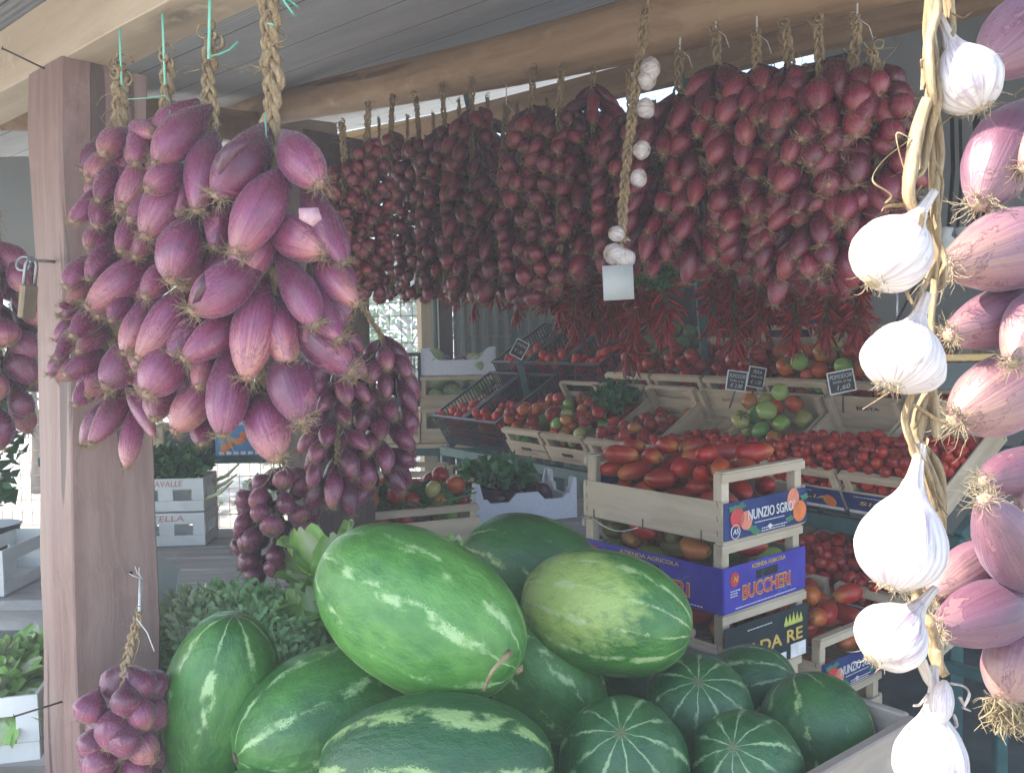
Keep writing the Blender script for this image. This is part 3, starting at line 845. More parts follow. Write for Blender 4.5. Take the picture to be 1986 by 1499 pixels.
# ------------------------------------------------------------------ shapes of the produce (shared meshes, unit length along z)
def prof_curve(ctrl, n):
    out = []
    for i in range(n + 1):
        z = i / n
        for (z0, r0), (z1, r1) in zip(ctrl, ctrl[1:]):
            if z <= z1 + 1e-9:
                t = (z - z0) / (z1 - z0); t = t * t * (3 - 2 * t) * 0.45 + t * 0.55
                out.append((r0 + (r1 - r0) * t, z)); break
    return out
def smooth_prof(ctrl, n):
    pr = prof_curve(ctrl, n)
    for _ in range(2):
        pr = [pr[0]] + [((pr[i - 1][0] + 2 * pr[i][0] + pr[i + 1][0]) / 4, pr[i][1]) for i in range(1, n)] + [pr[-1]]
    return pr
def onion_mesh(name, ctrl, mat, bend, seed, seg=22, n=20):
    mb = MB()
    mb.lathe(smooth_prof(ctrl, n), seg, lambda a, z: 1 + 0.07 * noise.noise(Vector((math.cos(a) * 1.3 + seed, math.sin(a) * 1.3, z * 2.2))) + 0.012 * math.sin(a * 9 + seed), bend)
    return mb.mesh(name, mat)
TORP = [(0, .08), (.08, .18), (.22, .36), (.38, .48), (.50, .50), (.64, .46), (.78, .36), (.90, .24), (.97, .15), (1, .09)]
TORP2 = [(0, .07), (.08, .16), (.25, .36), (.40, .48), (.52, .50), (.68, .46), (.83, .35), (.94, .21), (1, .10)]
SLIM = [(0, .07), (.12, .20), (.32, .40), (.55, .5), (.73, .47), (.87, .34), (.96, .17), (1, .09)]
ROUND = [(0, .03), (.10, .06), (.22, .20), (.38, .40), (.58, .50), (.76, .46), (.89, .30), (.96, .14), (1, .07)]
ON = {}
for key in ('near', 'far', 'pink'):
    mt = M['onion_' + key]
    lo = key == 'far'
    sg, nn = (14, 12) if lo else (28, 26)
    ON[key] = [onion_mesh('onion', TORP, mt, 0.05, 1.0, sg, nn), onion_mesh('onion', TORP2, mt, -0.04, 5.0, sg, nn),
               onion_mesh('onion', SLIM, mt, 0.08, 9.0, sg, nn)]
    ON[key + '_round'] = [onion_mesh('onion', ROUND, mt, 0.02, 13.0, sg, nn), onion_mesh('onion', ROUND, mt, -0.03, 17.0, sg, nn)]

def roots_mesh(seed, n, L, seg=3, r=0.009, mat=None, zr=0.45, steps=5, curl=0.35):
    rn = random.Random(seed); mb = MB()
    for i in range(n):
        a = rn.uniform(0, 2 * PI); q = rn.random() ** 0.5 * 0.10
        p = Vector((math.cos(a) * q, math.sin(a) * q, 0.985))
        d = Vector((math.cos(a) * rn.uniform(0.3, 1.4), math.sin(a) * rn.uniform(0.3, 1.4), rn.uniform(0.1, 1.0) * zr)).normalized()
        pts = [p - Vector((0, 0, 0.03))]
        l = L * rn.uniform(0.4, 1.25) * (1.8 if rn.random() < 0.08 else 1)
        for k in range(steps):
            pts.append(pts[-1] + Vector((d.x * l / steps, d.y * l / steps, d.z * l / steps)))
            d = (d + Vector((rn.gauss(0, curl), rn.gauss(0, curl), rn.gauss(0, curl)))).normalized()
        mb.tube(pts, [r, r * 0.9, r * 0.8, r * 0.7, r * 0.5, r * 0.3][:steps + 1], seg, False)
    # small crust where the roots start
    mb.lathe([(0.085, 0.965), (0.10, 0.98), (0.085, 1.0), (0.03, 1.01)], 10, lambda a, z: 1 + 0.4 * math.sin(a * 5 + seed))
    return mb.mesh('roots', mat or M['root'], True)
RT = {'near': [roots_mesh(s, 60, 0.34, 4, 0.0070, M['root']) for s in (1, 2, 3)],
      'far': [roots_mesh(s, 20, 0.40, 3, 0.012, M['root'], steps=3) for s in (4, 5)],
      'pink': [roots_mesh(s, 80, 0.30, 4, 0.0055, M['root_pale'], 0.45, 5, 0.45) for s in (6, 7)]}
RT['near_round'] = [roots_mesh(s, 34, 0.26, 3, 0.008, M['root']) for s in (8, 9)]
RT['far_round'] = RT['far']; RT['pink_round'] = RT['pink']

def aim(a, b, wx, wy=None, roll=None):
    """matrix taking the unit bulb (z 0..1) onto the segment a-b, width wx"""
    a = Vector(a); b = Vector(b); d = b - a; L = d.length
    q = d.to_track_quat('Z', 'Y').to_matrix().to_4x4()
    rl = Matrix.Rotation(roll if roll is not None else rt(0, 6.28), 4, 'Z')
    S = Matrix.Diagonal((wx, wy or wx, L, 1))
    return Matrix.Translation(a) @ q @ rl @ S

def add_onion(root, kind, a, b, w, var=None, roots=True, rootless=0.0):
    """an onion (part of its braid) with its root tuft as sub-part; a, b in world space"""
    inv = root.matrix_world.inverted()
    o = put('onion', random.choice(ON[kind]) if var is None else ON[kind][var], root, inv @ aim(a, b, w))
    if roots:
        L = (Vector(b) - Vector(a)).length
        t = put('roots', random.choice(RT[kind]), o)
        k = min(1.0, 0.075 / max(w, 0.03)) if kind != 'pink' else 1
        t.matrix_local = Matrix.Translation((0, 0, 1)) @ Matrix.Diagonal((1.12, 1.12, w / L * 1.12, 1)) @ Matrix.Translation((0, 0, -1))
    return o

def braid_mesh(name, pts, r, mat, pitch=None, fray=14, tuft=0, seed=0, fray_len=3.0, top_tuft=True, fibres=3):
    """plaited dry stalks along pts (points relative to the parent)"""
    rn = random.Random(seed); pts = [Vector(p) for p in pts]; mb = MB()
    pitch = pitch or r * 5.5
    seglen = []; tot = 0
    for a, b in zip(pts, pts[1:]): seglen.append((b - a).length); tot += seglen[-1]
    def at(s):
        s = max(0, min(tot, s)); i = 0
        while i < len(seglen) - 1 and s > seglen[i]: s -= seglen[i]; i += 1
        t = s / seglen[i]; return pts[i].lerp(pts[i + 1], t), (pts[i + 1] - pts[i]).normalized()
    side = (pts[-1] - pts[0]).normalized().cross(Vector((0.2, 1, 0))).normalized()
    dep = (pts[-1] - pts[0]).normalized().cross(side).normalized()
    n = max(10, int(tot / pitch * 9))
    for k in range(3):
        for j in range(fibres):
            path = []; rad = []
            ox = rn.uniform(-1, 1) * r * 0.22; oy = rn.uniform(-1, 1) * r * 0.22
            for i in range(n + 1):
                s = tot * i / n; c, t = at(s); ph = 2 * PI * s / pitch + 2 * PI * k / 3
                w = 1 + 0.18 * noise.noise(Vector((s * 30, seed, 0)))
                path.append(c + side * (math.sin(ph) * r * 0.62 * w + ox) + dep * (math.sin(2 * ph) * r * 0.34 + oy))
                rad.append(r * (0.34 if fibres > 1 else 0.5) * w)
            mb.tube(path, rad, 5 if fibres > 1 else 6, True, 0.75)
    for i in range(fray):
        s = rn.random() * tot if not (top_tuft and i < fray * 0.55) else rn.random() * tot * 0.22
        c, t = at(s); a = rn.uniform(0, 2 * PI)
        d = (side * math.cos(a) + dep * math.sin(a)) * rn.uniform(0.5, 1.3) + Vector((0, 0, rn.uniform(-1.3, 0.9)))
        d.normalize(); L = r * fray_len * rn.uniform(0.4, 1.5); p = c + d * r * 0.5; path = [p]
        for q in range(4):
            d = (d + Vector((rn.gauss(0, .3), rn.gauss(0, .3), rn.gauss(0, .3) - 0.12))).normalized(); path.append(path[-1] + d * L / 4)
        w0 = r * rn.uniform(0.06, 0.22)
        mb.tube(path, [w0, w0, w0 * 0.8, w0 * 0.5, w0 * 0.15], 4, True, 0.35)
    if tuft:
        c, t = at(0)
        for i in range(tuft):                                       # knotted loop of stalks at the top
            a0 = rn.uniform(0, PI); rr = r * rn.uniform(0.45, 1.05); off = Vector((rn.gauss(0, r * .35), rn.gauss(0, r * .4), rn.gauss(0, r * .7)))
            path = [c + off + side * math.cos(a0 + q * 0.7) * rr + Vector((0, 0, 1)) * (math.sin(a0 + q * 0.7) * rr) + dep * q * r * 0.1 for q in range(8)]
            mb.tube(path, r * rn.uniform(0.16, 0.36), 5, True, 0.5)
    return mb.mesh(name, mat, True)

def cord(parent, name, pts, r, mat, inv=None):
    inv = parent.matrix_world.inverted()
    mb = MB(); mb.tube([inv @ Vector(p) for p in pts], r, 6)
    return mb.build(name, mat, parent, True)

# garlic
def garlic_mesh(seed, neck=0.36):
    G = [(0, .055), (.10, .062), (.24, .085), (.36, .17), (.48, .36), (.62, .48), (.76, .50), (.88, .42), (.955, .28), (1, .13)]
    mb = MB()
    mb.lathe(smooth_prof(G, 32), 48, lambda a, z: 1 + (0.055 * (abs(math.cos(a * 4.5 + seed)) - 0.6) + 0.11 * noise.noise(Vector((math.cos(a) * 1.6 + seed, math.sin(a) * 1.6, z * 2.6)))) * min(1, max(0, (z - 0.25) * 3)) + (0.10 * math.sin(a * 7 + z * 6) if z < 0.3 else 0))
    return mb.mesh('garlic_bulb', M['garlic'])
GM = [garlic_mesh(s) for s in (0.3, 1.7, 3.1)]
GR = [roots_mesh(s, 60, 0.14, 4, 0.0055, M['root_pale'], 0.9) for s in (21, 22)]
for me in GR: pass

# chillies
def chilli_mesh(seed):
    rn = random.Random(seed); mb = MB(); pts = []; rad = []
    bend = rn.uniform(0.05, 0.22)
    for i in range(9):
        z = i / 8; pts.append(Vector((bend * math.sin(z * 2.6), bend * 0.4 * math.sin(z * 5), z)))
        rad.append((0.035, 0.085, 0.105, 0.105, 0.098, 0.085, 0.066, 0.04, 0.006)[i])
    mb.tube(pts, rad, 8)
    return mb.mesh('chilli', M['chilli'])
CH = [chilli_mesh(s) for s in (1, 2, 3)]
mb = MB(); mb.tube([(0, 0, -0.28), (0.01, 0, -0.1), (0, 0, 0.0), (0, 0, 0.05)], [0.012, 0.014, 0.045, 0.09], 6); CS = mb.mesh('stalk', M['chilli_stem'])

# tomatoes
def tomato_mesh(rib, sq, seed):
    mb = MB(); pr = []
    for i in range(15):
        a = PI * i / 14; z = -math.cos(a) * sq; r = math.sin(a)
        if i > 9: z -= (0.20 * max(0, 1 - r * 1.25)) * (rib * 4)
        pr.append((max(r, 0.02), z))
    mb.lathe(pr, 20, lambda a, z: 1 + rib * 0.5 * math.cos(a * 5 + seed) + 0.03 * math.sin(a * 2 + seed))
    return mb.mesh('tomato', M['tomato'])
TM = [tomato_mesh(0.04, 0.86, 0.0), tomato_mesh(0.08, 0.78, 1.0), tomato_mesh(0.02, 0.95, 2.0)]
mb = MB()
for k in range(5):
    a = k * 2 * PI / 5; d = Vector((math.cos(a), math.sin(a), 0)); s_ = Vector((-d.y, d.x, 0))
    mb.add([Vector((0, 0, .80)), d * .28 + s_ * .10 + Vector((0, 0, .90)), d * .28 - s_ * .10 + Vector((0, 0, .90)), d * .62 + Vector((0, 0, .80))], [(0, 2, 1), (1, 2, 3)])
mb.tube([(0, 0, .8), (0.03, 0, .95), (0.12, 0.02, 1.12)], [.05, .04, .045], 5)
CX = mb.mesh('calyx', M['calyx'])
def plum_mesh(seed):
    mb = MB(); pr = []
    for i in range(17):
        z = i / 16; r = 0.5 * (math.sin(PI * min(1, max(0, z))) ** 0.42) * (0.92 + 0.12 * z) if 0 < z < 1 else 0.05
        pr.append((r, z))
    mb.lathe(pr, 16, lambda a, z: 1 + 0.07 * noise.noise(Vector((math.cos(a) + seed, math.sin(a), z * 3))), 0.10)
    return mb.mesh('plum_tomato', M['tomato_dry'])
PM = [plum_mesh(s) for s in (0, 4, 8)]

def drop_pack(W, L, n, r, seed, slope=0.0, long=0.0, z0=0.012, K=14, fill_y=1.0, margin=0.012, heap=None):
    """drop n round or long fruit into a W x L box; returns (centre, half axis vector)"""
    rn = random.Random(seed); out = []; balls = []
    for i in range(n):
        best = None
        rr = r * rn.uniform(0.88, 1.12)
        for k in range(K):
            a = rn.uniform(0, PI); ax = Vector((math.cos(a), math.sin(a), 0)) * long
            mx = rr + abs(ax.x) + margin; my = rr + abs(ax.y) + margin
            if W - 2 * mx <= 0 or L * fill_y - 2 * my <= 0: continue
            c = Vector((rn.uniform(mx, W - mx), rn.uniform(my, L * fill_y - my), 0))
            subs = [c] if long == 0 else [c - ax, c, c + ax]
            z = z0 + rr
            for p in subs:
                for (q, qr) in balls:
                    dx = p.x - q.x; dy = p.y - q.y; s2 = (rr + qr) ** 2 * 0.93 - dx * dx - dy * dy
                    if s2 > 0:
                        h = q.z + math.sqrt(s2)
                        if h > z: z = h
            cost = z + slope * c.y + (heap(c.x / W, c.y / L) if heap else 0)
            if best is None or cost < best[0]: best = (cost, Vector((c.x, c.y, z)), ax, rr)
        if best is None: continue
        _, c, ax, rr = best
        out.append((c, ax, rr))
        for p in ([c] if long == 0 else [c - ax, c, c + ax]): balls.append((Vector((p.x, p.y, c.z)), rr))
    return out

RED = [(0.36, 0.011, 0.009), (0.28, 0.008, 0.009), (0.40, 0.022, 0.012), (0.32, 0.014, 0.012)]
ORA = [(0.50, 0.12, 0.025), (0.46, 0.065, 0.02), (0.48, 0.17, 0.04)]
GRN = [(0.22, 0.36, 0.08), (0.30, 0.40, 0.11), (0.16, 0.32, 0.09), (0.40, 0.38, 0.12)]
OLV = [(0.22, 0.20, 0.05), (0.30, 0.16, 0.05), (0.16, 0.20, 0.05)]
def pick(mix):
    q = random.random() * sum(w for w, _ in mix)
    for w, c in mix:
        q -= w
        if q <= 0: return random.choice(c)
    return mix[-1][1][0]

ORD = ['first', 'second', 'third', 'fourth', 'fifth', 'sixth', 'seventh', 'eighth', 'ninth', 'tenth', 'eleventh', 'twelfth', 'thirteenth', 'fourteenth', 'fifteenth']
def screen(p):
    d = CAMR.to_3x3().inverted() @ (p - CAMP)
    return 993 + 1750 * d.x / -d.z, 749.5 - 1750 * d.y / -d.z
def shown(pack):
    """leave out fruit buried under others, which no view shows"""
    out = []
    for c, ax, r in pack:
        n = sum(1 for q, a2, r2 in pack if q.z > c.z + 0.5 * r and (q.x - c.x) ** 2 + (q.y - c.y) ** 2 < (2.3 * r) ** 2)
        if n < 4 or c.y < 2.6 * r: out.append((c, ax, r))
    return out
def cname(c):
    r, g, b = c
    return 'red' if g < 0.06 else ('orange' if r > 0.45 else ('green' if g > r * 1.15 else 'greenish'))
def rank_labels(items, what, where):
    """items: (object or dict, world point, colour word); rows are read from the top of the heap down, each from the left"""
    it = sorted(items, key=lambda t: screen(t[1])[1])
    n = len(it); per = max(3, int(math.sqrt(n * 1.7)))
    for i in range(0, n, per):
        row = sorted(it[i:i + per], key=lambda t: screen(t[1])[0])
        for j, (o, p, cw) in enumerate(row):
            o['label'] = '%s %s in %s, %s row down, %s from left' % (cw, what, where, ORD[min(14, i // per)], ORD[min(14, j)])
ROUNDS = []
CHERRIES = []   # (distance, matrix, colour, label, group)
def fill_round(Mw, W, L, n, r, mix, label, group, seed, slope=0.0, z0=0.012, fill_y=1.0, calyx=0.25, heap=None, skip_below=None):
    items = []
    for (c, ax, rr) in shown(drop_pack(W, L, n, r, seed, slope, 0, z0, fill_y=fill_y, heap=heap)):
        e = Euler((rt(-1.0, 1.0), rt(-1.0, 1.0), rt(0, 6.28))).to_matrix().to_4x4()
        mtx = Mw @ Matrix.Translation(c) @ e @ Matrix.Diagonal((rr, rr, rr, 1))
        colr = pick(mix)
        d = {'m': mtx, 'c': colr, 'me': random.choice(TM), 'g': group, 'cx': random.random() < calyx, 'size': rr / (mtx.translation - CAMP).length}
        ROUNDS.append(d); items.append((d, mtx.translation, cname(colr)))
    rank_labels(items, 'tomato', label)
def fill_cherry(Mw, W, L, n, r, mix, label, group, seed, slope=0.0, z0=0.01, fill_y=1.0):
    for (c, ax, rr) in drop_pack(W, L, n, r, seed, slope, 0, z0, K=10, fill_y=fill_y, margin=0.004):
        e = Euler((rt(-1.0, 1.0), rt(-1.0, 1.0), rt(0, 6.28))).to_matrix().to_4x4()
        mtx = Mw @ Matrix.Translation(c) @ e @ Matrix.Diagonal((rr, rr, rr * 1.1, 1))
        p = mtx.translation
        CHERRIES.append(((p - CAMP).length - c.z * 6, mtx, pick(mix), label, group))
def fill_plum(Mw, W, L, n, r, long, mix, label, group, seed, heap=None, z0=0.012):
    items = []
    for (c, ax, rr) in shown(drop_pack(W, L, n, r, seed, 0, long, z0, K=18, heap=heap)):
        d = ax.normalized() + Vector((0, 0, rt(-0.25, 0.25)))
        d.normalize(); half = long + rr
        if random.random() < 0.5: d = -d
        mtx = Mw @ aim(c - d * half, c + d * half, rr * 2.05)
        colr = pick(mix)
        o = put('plum_tomato', random.choice(PM), None, mtx, colr)
        tag(o, label, 'plum tomato', group); items.append((o, mtx @ Vector((0, 0, .5)), cname(colr)))
    rank_labels(items, 'plum tomato', label)

# ------------------------------------------------------------------ crates
def wooden_crate(label, Mw, W=0.32, L=0.45, side=0.09, post=0.155, end=0.085, name='wooden_crate', group=None, cat='crate',
                 end_mat=None, side_mat=None, bars=(True, True), slot=False, wood=None, back_solid=False, side_h=None):
    r = thing(name, label, cat, Mw, group)
    t = 0.006; wd = M['crate']; wx = M['crateX']
    mb = MB(); 
    for k in range(4):
        mb.box((W * (k + 0.5) / 4, L / 2, 0.004), (W / 4 - 0.008, L - 0.004, 0.005))
    for y in (0.03, L / 2, L - 0.03): mb.box((W / 2, y, 0.0105), (W - 0.012, 0.03, 0.006))
    mb.build('base', wd, r)
    for sx in (0, 1):
        for sy in (0, 1):
            mb = MB(); q = 0.026
            x = q / 2 + 0.007 + sx * (W - q - 0.014); y = q / 2 + 0.007 + sy * (L - q - 0.014)
            mb.bbox((x, y, post / 2), (q, q, post), 0.002)
            mb.build('corner_post', M['crate_post'], r)
    for sx in (0, 1):
        mb = MB(); mb.bbox((0.0035 + sx * (W - 0.007), L / 2, (side_h or side) / 2 + 0.004), (t, L, (side_h or side)), 0.001)
        # staples
        p = mb.build('side_board', side_mat or wd, r)
        mb = MB()
        for sy in (0, 1):
            for k in range(3):
                x = -0.001 + sx * (W + 0.002); y = 0.014 + sy * (L - 0.028); z = 0.018 + k * side * 0.36
                mb.tube([(x, y, z), (x, y + 0.002, z + 0.012)], 0.0008, 4)
        mb.build('staples', M['iron'], p)
    for sy in (0, 1):
        hh = post - 0.006 if (back_solid and sy == 1) else end
        mb = MB(); mb.bbox((W / 2, 0.0025 + sy * (L - 0.005), hh / 2 + 0.004), (W + 0.001, t, hh), 0.001)
        e_ = mb.build('end_board', wx, r)
        if slot:
            mb = MB(); mb.bbox((W / 2, -0.0035 + sy * (L + 0.007) * 1.0, hh * 0.62), (0.075, 0.004, 0.017), 0.0015); mb.build('hand_hole_shade', M['black_plastic'], e_)  # black plate on the board stands in for the shade inside the hole
        if bars[sy] and not (back_solid and sy == 1):
            mb = MB(); mb.bbox((W / 2, 0.0035 + sy * (L - 0.007), post - 0.010), (W, 0.005, 0.020), 0.001)
            mb.bbox((W / 2, 0.014 + sy * (L - 0.028), post + 0.0025), (W - 0.01, 0.022, 0.005), 0.001)
            mb.build('top_bar', wx, r)
    return r
M['crate_post'] = wood_mat('poplar_corner_post', (0.42, 0.34, 0.24), (0.58, 0.49, 0.36), (0.36, 0.28, 0.19), 2, 7, 0.75, 0.3, 0.2, 0.2)
FRONT = Matrix(((1, 0, 0, 0), (0, 0, -1, 0), (0, 1, 0, 0), (0, 0, 0, 1)))       # text x -> x, text y -> z, facing -y
LEFT = Matrix(((0, 0, -1, 0), (-1, 0, 0, 0), (0, 1, 0, 0), (0, 0, 0, 1)))       # text x -> -y, text y -> z, facing -x
def front_at(x, z, y=-0.0045): return Matrix.Translation((x, y, z)) @ FRONT
def left_at(y, z, x=-0.0045): return Matrix.Translation((x, y, z)) @ LEFT

def plastic_crate(label, Mw, W=0.31, L=0.45, H=0.15, mat=None, group=None, name='plastic_crate', slots=True):
    """black lattice crate"""
    r = thing(name, label, 'crate', Mw, group); mat = mat or M['black_plastic']
    mb = MB(); mb.box((W / 2, L / 2, 0.003), (W - 0.004, L - 0.004, 0.005)); mb.build('base', mat, r)
    mb = MB()
    for (a, b_, c, s) in ((W / 2, 0.004, H - 0.006, (W + 0.016, 0.016, 0.012)), (W / 2, L - 0.004, H - 0.006, (W + 0.016, 0.016, 0.012)),
                          (0.004, L / 2, H - 0.006, (0.016, L - 0.012, 0.0118)), (W - 0.004, L / 2, H - 0.006, (0.016, L - 0.012, 0.0118))):
        mb.bbox((a, b_, c), s, 0.002)
    mb.build('rim', mat, r)
    for side in range(4):
        mb = MB(); ln = W if side < 2 else L
        n = int(ln / 0.022)
        for i in range(n + 1):
            q = 0.004 + (ln - 0.008) * i / n
            c = ((q, 0.004 + (side == 1) * (L - 0.008)) if side < 2 else (0.004 + (side == 3) * (W - 0.008), q))
            mb.box((c[0], c[1], H / 2), (0.005, 0.005, H - 0.012) if i % 4 else (0.0055, 0.0055, H - 0.012))
        for z in (0.02, 0.05, 0.085, 0.115):
            if side < 2: mb.box((W / 2, 0.0042 + (side == 1) * (L - 0.0084), z), (W - 0.012, 0.004, 0.007 if z > 0.02 else 0.03))
            else: mb.box((0.0042 + (side == 3) * (W - 0.0084), L / 2, z), (0.004, L - 0.012, 0.007 if z > 0.02 else 0.03))
        mb.build('lattice_side', mat, r)
    return r
GLARE_HAZE = 0.019  # density of the air volume added to mimic lens glare
def disc(c, rx, rz, n=20, y=-0.006, th=0.0012, fn=None):
    mb = MB(); vs = []
    for s_ in (0, 1):
        for k in range(n):
            a = 2 * PI * k / n; f_ = fn(a) if fn else 1
            vs.append(Vector((c[0] + math.cos(a) * rx * f_, y + s_ * th, c[1] + math.sin(a) * rz * f_)))
    mb.add(vs, [tuple(range(n)), tuple(range(2 * n - 1, n - 1, -1))] + [(k, k + n, (k + 1) % n + n, (k + 1) % n) for k in range(n)])
    return mb
def label_panel(crate, W, h, mat, zc, y=-0.0035):
    mb = MB(); mb.bbox((W / 2, y + 0.001, zc), (W, 0.003, h), 0.0008)
    return mb.build('label_panel', mat, crate)
def small_lines(p, x, z, w, n=3, y=-0.0058, mat=None, dz=0.006):
    mb = MB()
    for i in range(n):
        q = x
        while q < x + w * (1 - 0.12 * i):
            l = random.uniform(0.004, 0.010); mb.box((q + l / 2, y, z - i * dz), (l, 0.0008, 0.0022)); q += l + 0.0025
    mb.build('small_print', mat or M['white'], p)

def nunzio(crate, W):
    p = label_panel(crate, W, 0.086, M['navy'], 0.05)
    for (x, z, rx, rz, m_) in ((0.045, 0.062, 0.026, 0.022, 'red_print'), (0.078, 0.052, 0.022, 0.022, 'peach'), (W - 0.062, 0.078, 0.024, 0.026, 'peach'), (W - 0.035, 0.045, 0.027, 0.026, 'orange')):
        disc((x, z - 0.006), rx, rz, y=-0.0068).build('printed_fruit', M[m_], p)
    for (x, z, a) in ((0.06, 0.085, 0.3), (0.03, 0.083, 1.2), (0.10, 0.028, -0.6), (W - 0.015, 0.075, 0.9), (0.115, 0.018, 0.2), (W - 0.075, 0.03, 0.5)):
        disc((x, z - 0.004), 0.016, 0.007, y=-0.0062, fn=lambda t, a=a: 0.7 + 0.5 * abs(math.cos(t * 2 + a))).build('printed_leaf', M['leafprint'], p)
    mb = MB()
    for k in range(24):
        a0, a1 = 2 * PI * k / 24, 2 * PI * (k + 1) / 24
        c = Vector((0.035, -0.0085, 0.026))
        mb.tube([c + Vector((math.cos(a0) * 0.016, 0, math.sin(a0) * 0.016)), c + Vector((math.cos(a1) * 0.016, 0, math.sin(a1) * 0.016))], 0.0011, 4)
    mb.build('emblem_ring', M['white'], p)
    text_obj('emblem_letters', 'AS', 0.018, M['white'], p, front_at(0.035, 0.026, -0.0088), 0.2)
    text_obj('lettering', "NUNZIO SGRO'", 0.034, M['white'], p, front_at(W * 0.53, 0.056, -0.0085), 0, width=W * 0.56, bold=0.0002)
    small_lines(p, W * 0.34, 0.036, 0.11, 1, -0.0062)
    small_lines(p, W * 0.42, 0.019, 0.10, 2, -0.0062)
    disc((W * 0.52, 0.020), 0.011, 0.006, 4, -0.0068, fn=lambda t: 1.0).build('white_patch', M['white'], p)

def buccheri(crate, W, L):
    for (mtx, wd, where) in ((front_at, W, 'end'), (left_at, L, 'side')):
        A = Matrix.Identity(4) if where == 'end' else Matrix(((0, 1, 0, 0), (-1, 0, 0, 0), (0, 0, 1, 0), (0, 0, 0, 1)))
        # local frame of the panel: x along the panel, y inwards
        base = Matrix.Identity(4) if where == 'end' else Matrix.Translation((0, L, 0)) @ Matrix(((0, 1, 0, 0), (-1, 0, 0, 0), (0, 0, 1, 0), (0, 0, 0, 1)))
        mb = MB(); mb.bbox((wd / 2, -0.0025, 0.055), (wd + 0.004, 0.004, 0.106), 0.001)
        p = mb.build('label_panel', M['violet'], crate, False, base)
        text_obj('lettering', 'BUCCHERI', 0.046, M['gold'], p, front_at(wd * 0.50, 0.040, -0.0056), 0, width=wd * 0.60, bold=0.0016, extrude=0.0005)
        text_obj('lettering', 'BUCCHERI', 0.043, M['red_print'], p, front_at(wd * 0.50, 0.040, -0.0064), 0, width=wd * 0.59, extrude=0.0006)
        text_obj('lettering', 'AZIENDA AGRICOLA', 0.014, M['gold'], p, front_at(wd * 0.52, 0.096, -0.0056), 0, width=wd * 0.42)
        disc((wd * 0.11, 0.078), 0.017, 0.017, y=-0.0062).build('round_emblem', M['red_print'], p)
        text_obj('emblem_letters', 'N', 0.02, M['gold'], p, front_at(wd * 0.11, 0.078, -0.0072), 0.3)
        mb = MB(); mb.bbox((wd * 0.50, -0.0050, 0.074), (0.085, 0.0016, 0.020), 0.0008); mb.build('hand_hole_shade', M['black_plastic'], p)  # shade of the hand hole put on as a black plate
        small_lines(p, wd * 0.06, 0.052, 0.03, 3, -0.0058)
        small_lines(p, wd * 0.12, 0.010, wd * 0.75, 1, -0.0058)
        mb = MB()
        for k in range(5):
            x = rt(0.1, 0.9) * wd; z = rt(0.02, 0.09); q = [Vector((x, -0.0056, z))]
            for _ in range(5): q.append(q[-1] + Vector((rt(-0.02, 0.02), 0, rt(-0.012, 0.012))))
            mb.tube(q, 0.0008, 4)
        mb.build('blue_veins', M['blue_print'], p)

def da_re(crate, W):
    p = label_panel(crate, W, 0.125, M['black_print'], 0.068)
    text_obj('lettering', 'ILDA RE', 0.042, M['gold'], p, front_at(W * 0.58, 0.062, -0.0058), 0.0, width=W * 0.66, bold=0.0006)
    mb = MB()
    for k in range(5):
        x = W * 0.80 + (k - 2) * 0.015; mb.add([(x - 0.007, -0.006, 0.098), (x + 0.007, -0.006, 0.098), (x, -0.006, 0.122 - abs(k - 2) * 0.003), (x, -0.0048, 0.108)], [(0, 1, 2), (0, 3, 1), (1, 3, 2), (2, 3, 0)])
    mb.bbox((W * 0.80, -0.0058, 0.094), (0.074, 0.0014, 0.008), 0.0005)
    mb.build('crown_emblem', M['lime_print'], p)
    mb = MB(); mb.bbox((W * 0.86, -0.0058, 0.024), (0.062, 0.0014, 0.034), 0.0005); mb.bbox((W * 0.62, -0.0058, 0.018), (0.058, 0.0014, 0.022), 0.0005)
    mb.build('white_patch', M['white'], p)
    small_lines(p, W * 0.25, 0.112, 0.09, 1, -0.0058)

Z = Vector((0, 0, 1))
# ------------------------------------------------------------------ centre stack (A) and the stack behind it (B)
AW, AL = 0.325, 0.45
A0 = P(1402, 1057, 2.0); az = A0.z
def stackM(o, z, tw=0.0): return frame((o.x, o.y, z), EU, EL) @ Matrix.Rotation(tw, 4, 'Z')
pitch = 0.162
zs = [az - pitch * k for k in range(6)]
cA = []
c = wooden_crate("top crate of the centre stack, blue label NUNZIO SGRO', heaped with long red tomatoes", stackM(A0, zs[0]), AW, AL, 0.092, 0.158, group='crates in the centre stack'); nunzio(c, AW); cA.append(c)
# copy of the label on the far end inside is seen through the opening
mb = MB(); mb.bbox((AW / 2, AL - 0.0105, 0.10), (AW - 0.07, 0.002, 0.05), 0.0005); mb.build('far_label', M['navy'], c)
c = wooden_crate('second crate of the centre stack, violet label BUCCHERI, half ripe tomatoes inside', stackM(A0, zs[1], R(1.0)), AW, AL, 0.10, 0.158, group='crates in the centre stack'); buccheri(c, AW, AL)
c = wooden_crate('third crate of the centre stack, black label with gold crown, red tomatoes inside', stackM(A0, zs[2], R(-0.8)), AW, AL, 0.085, 0.158, group='crates in the centre stack'); da_re(c, AW)
for k, wd in ((3, 'fourth'), (4, 'fifth')):
    wooden_crate('%s crate down the centre stack, plain wood, hidden behind the watermelons' % wd, stackM(A0, zs[k], R(0.5 * k)), AW, AL, group='crates in the centre stack')
pallet = thing('pallet', 'low wooden pallet under the centre crate stack', 'pallet', stackM(A0, 0.032))
ph = zs[4] - 0.032
for k in range(4):
    mb = MB(); mb.bbox((AW * (k + 0.5) / 4, AL / 2, ph - 0.011), (0.06, AL, 0.018), 0.002); mb.build('deck_board', M['grey_plank'], pallet)
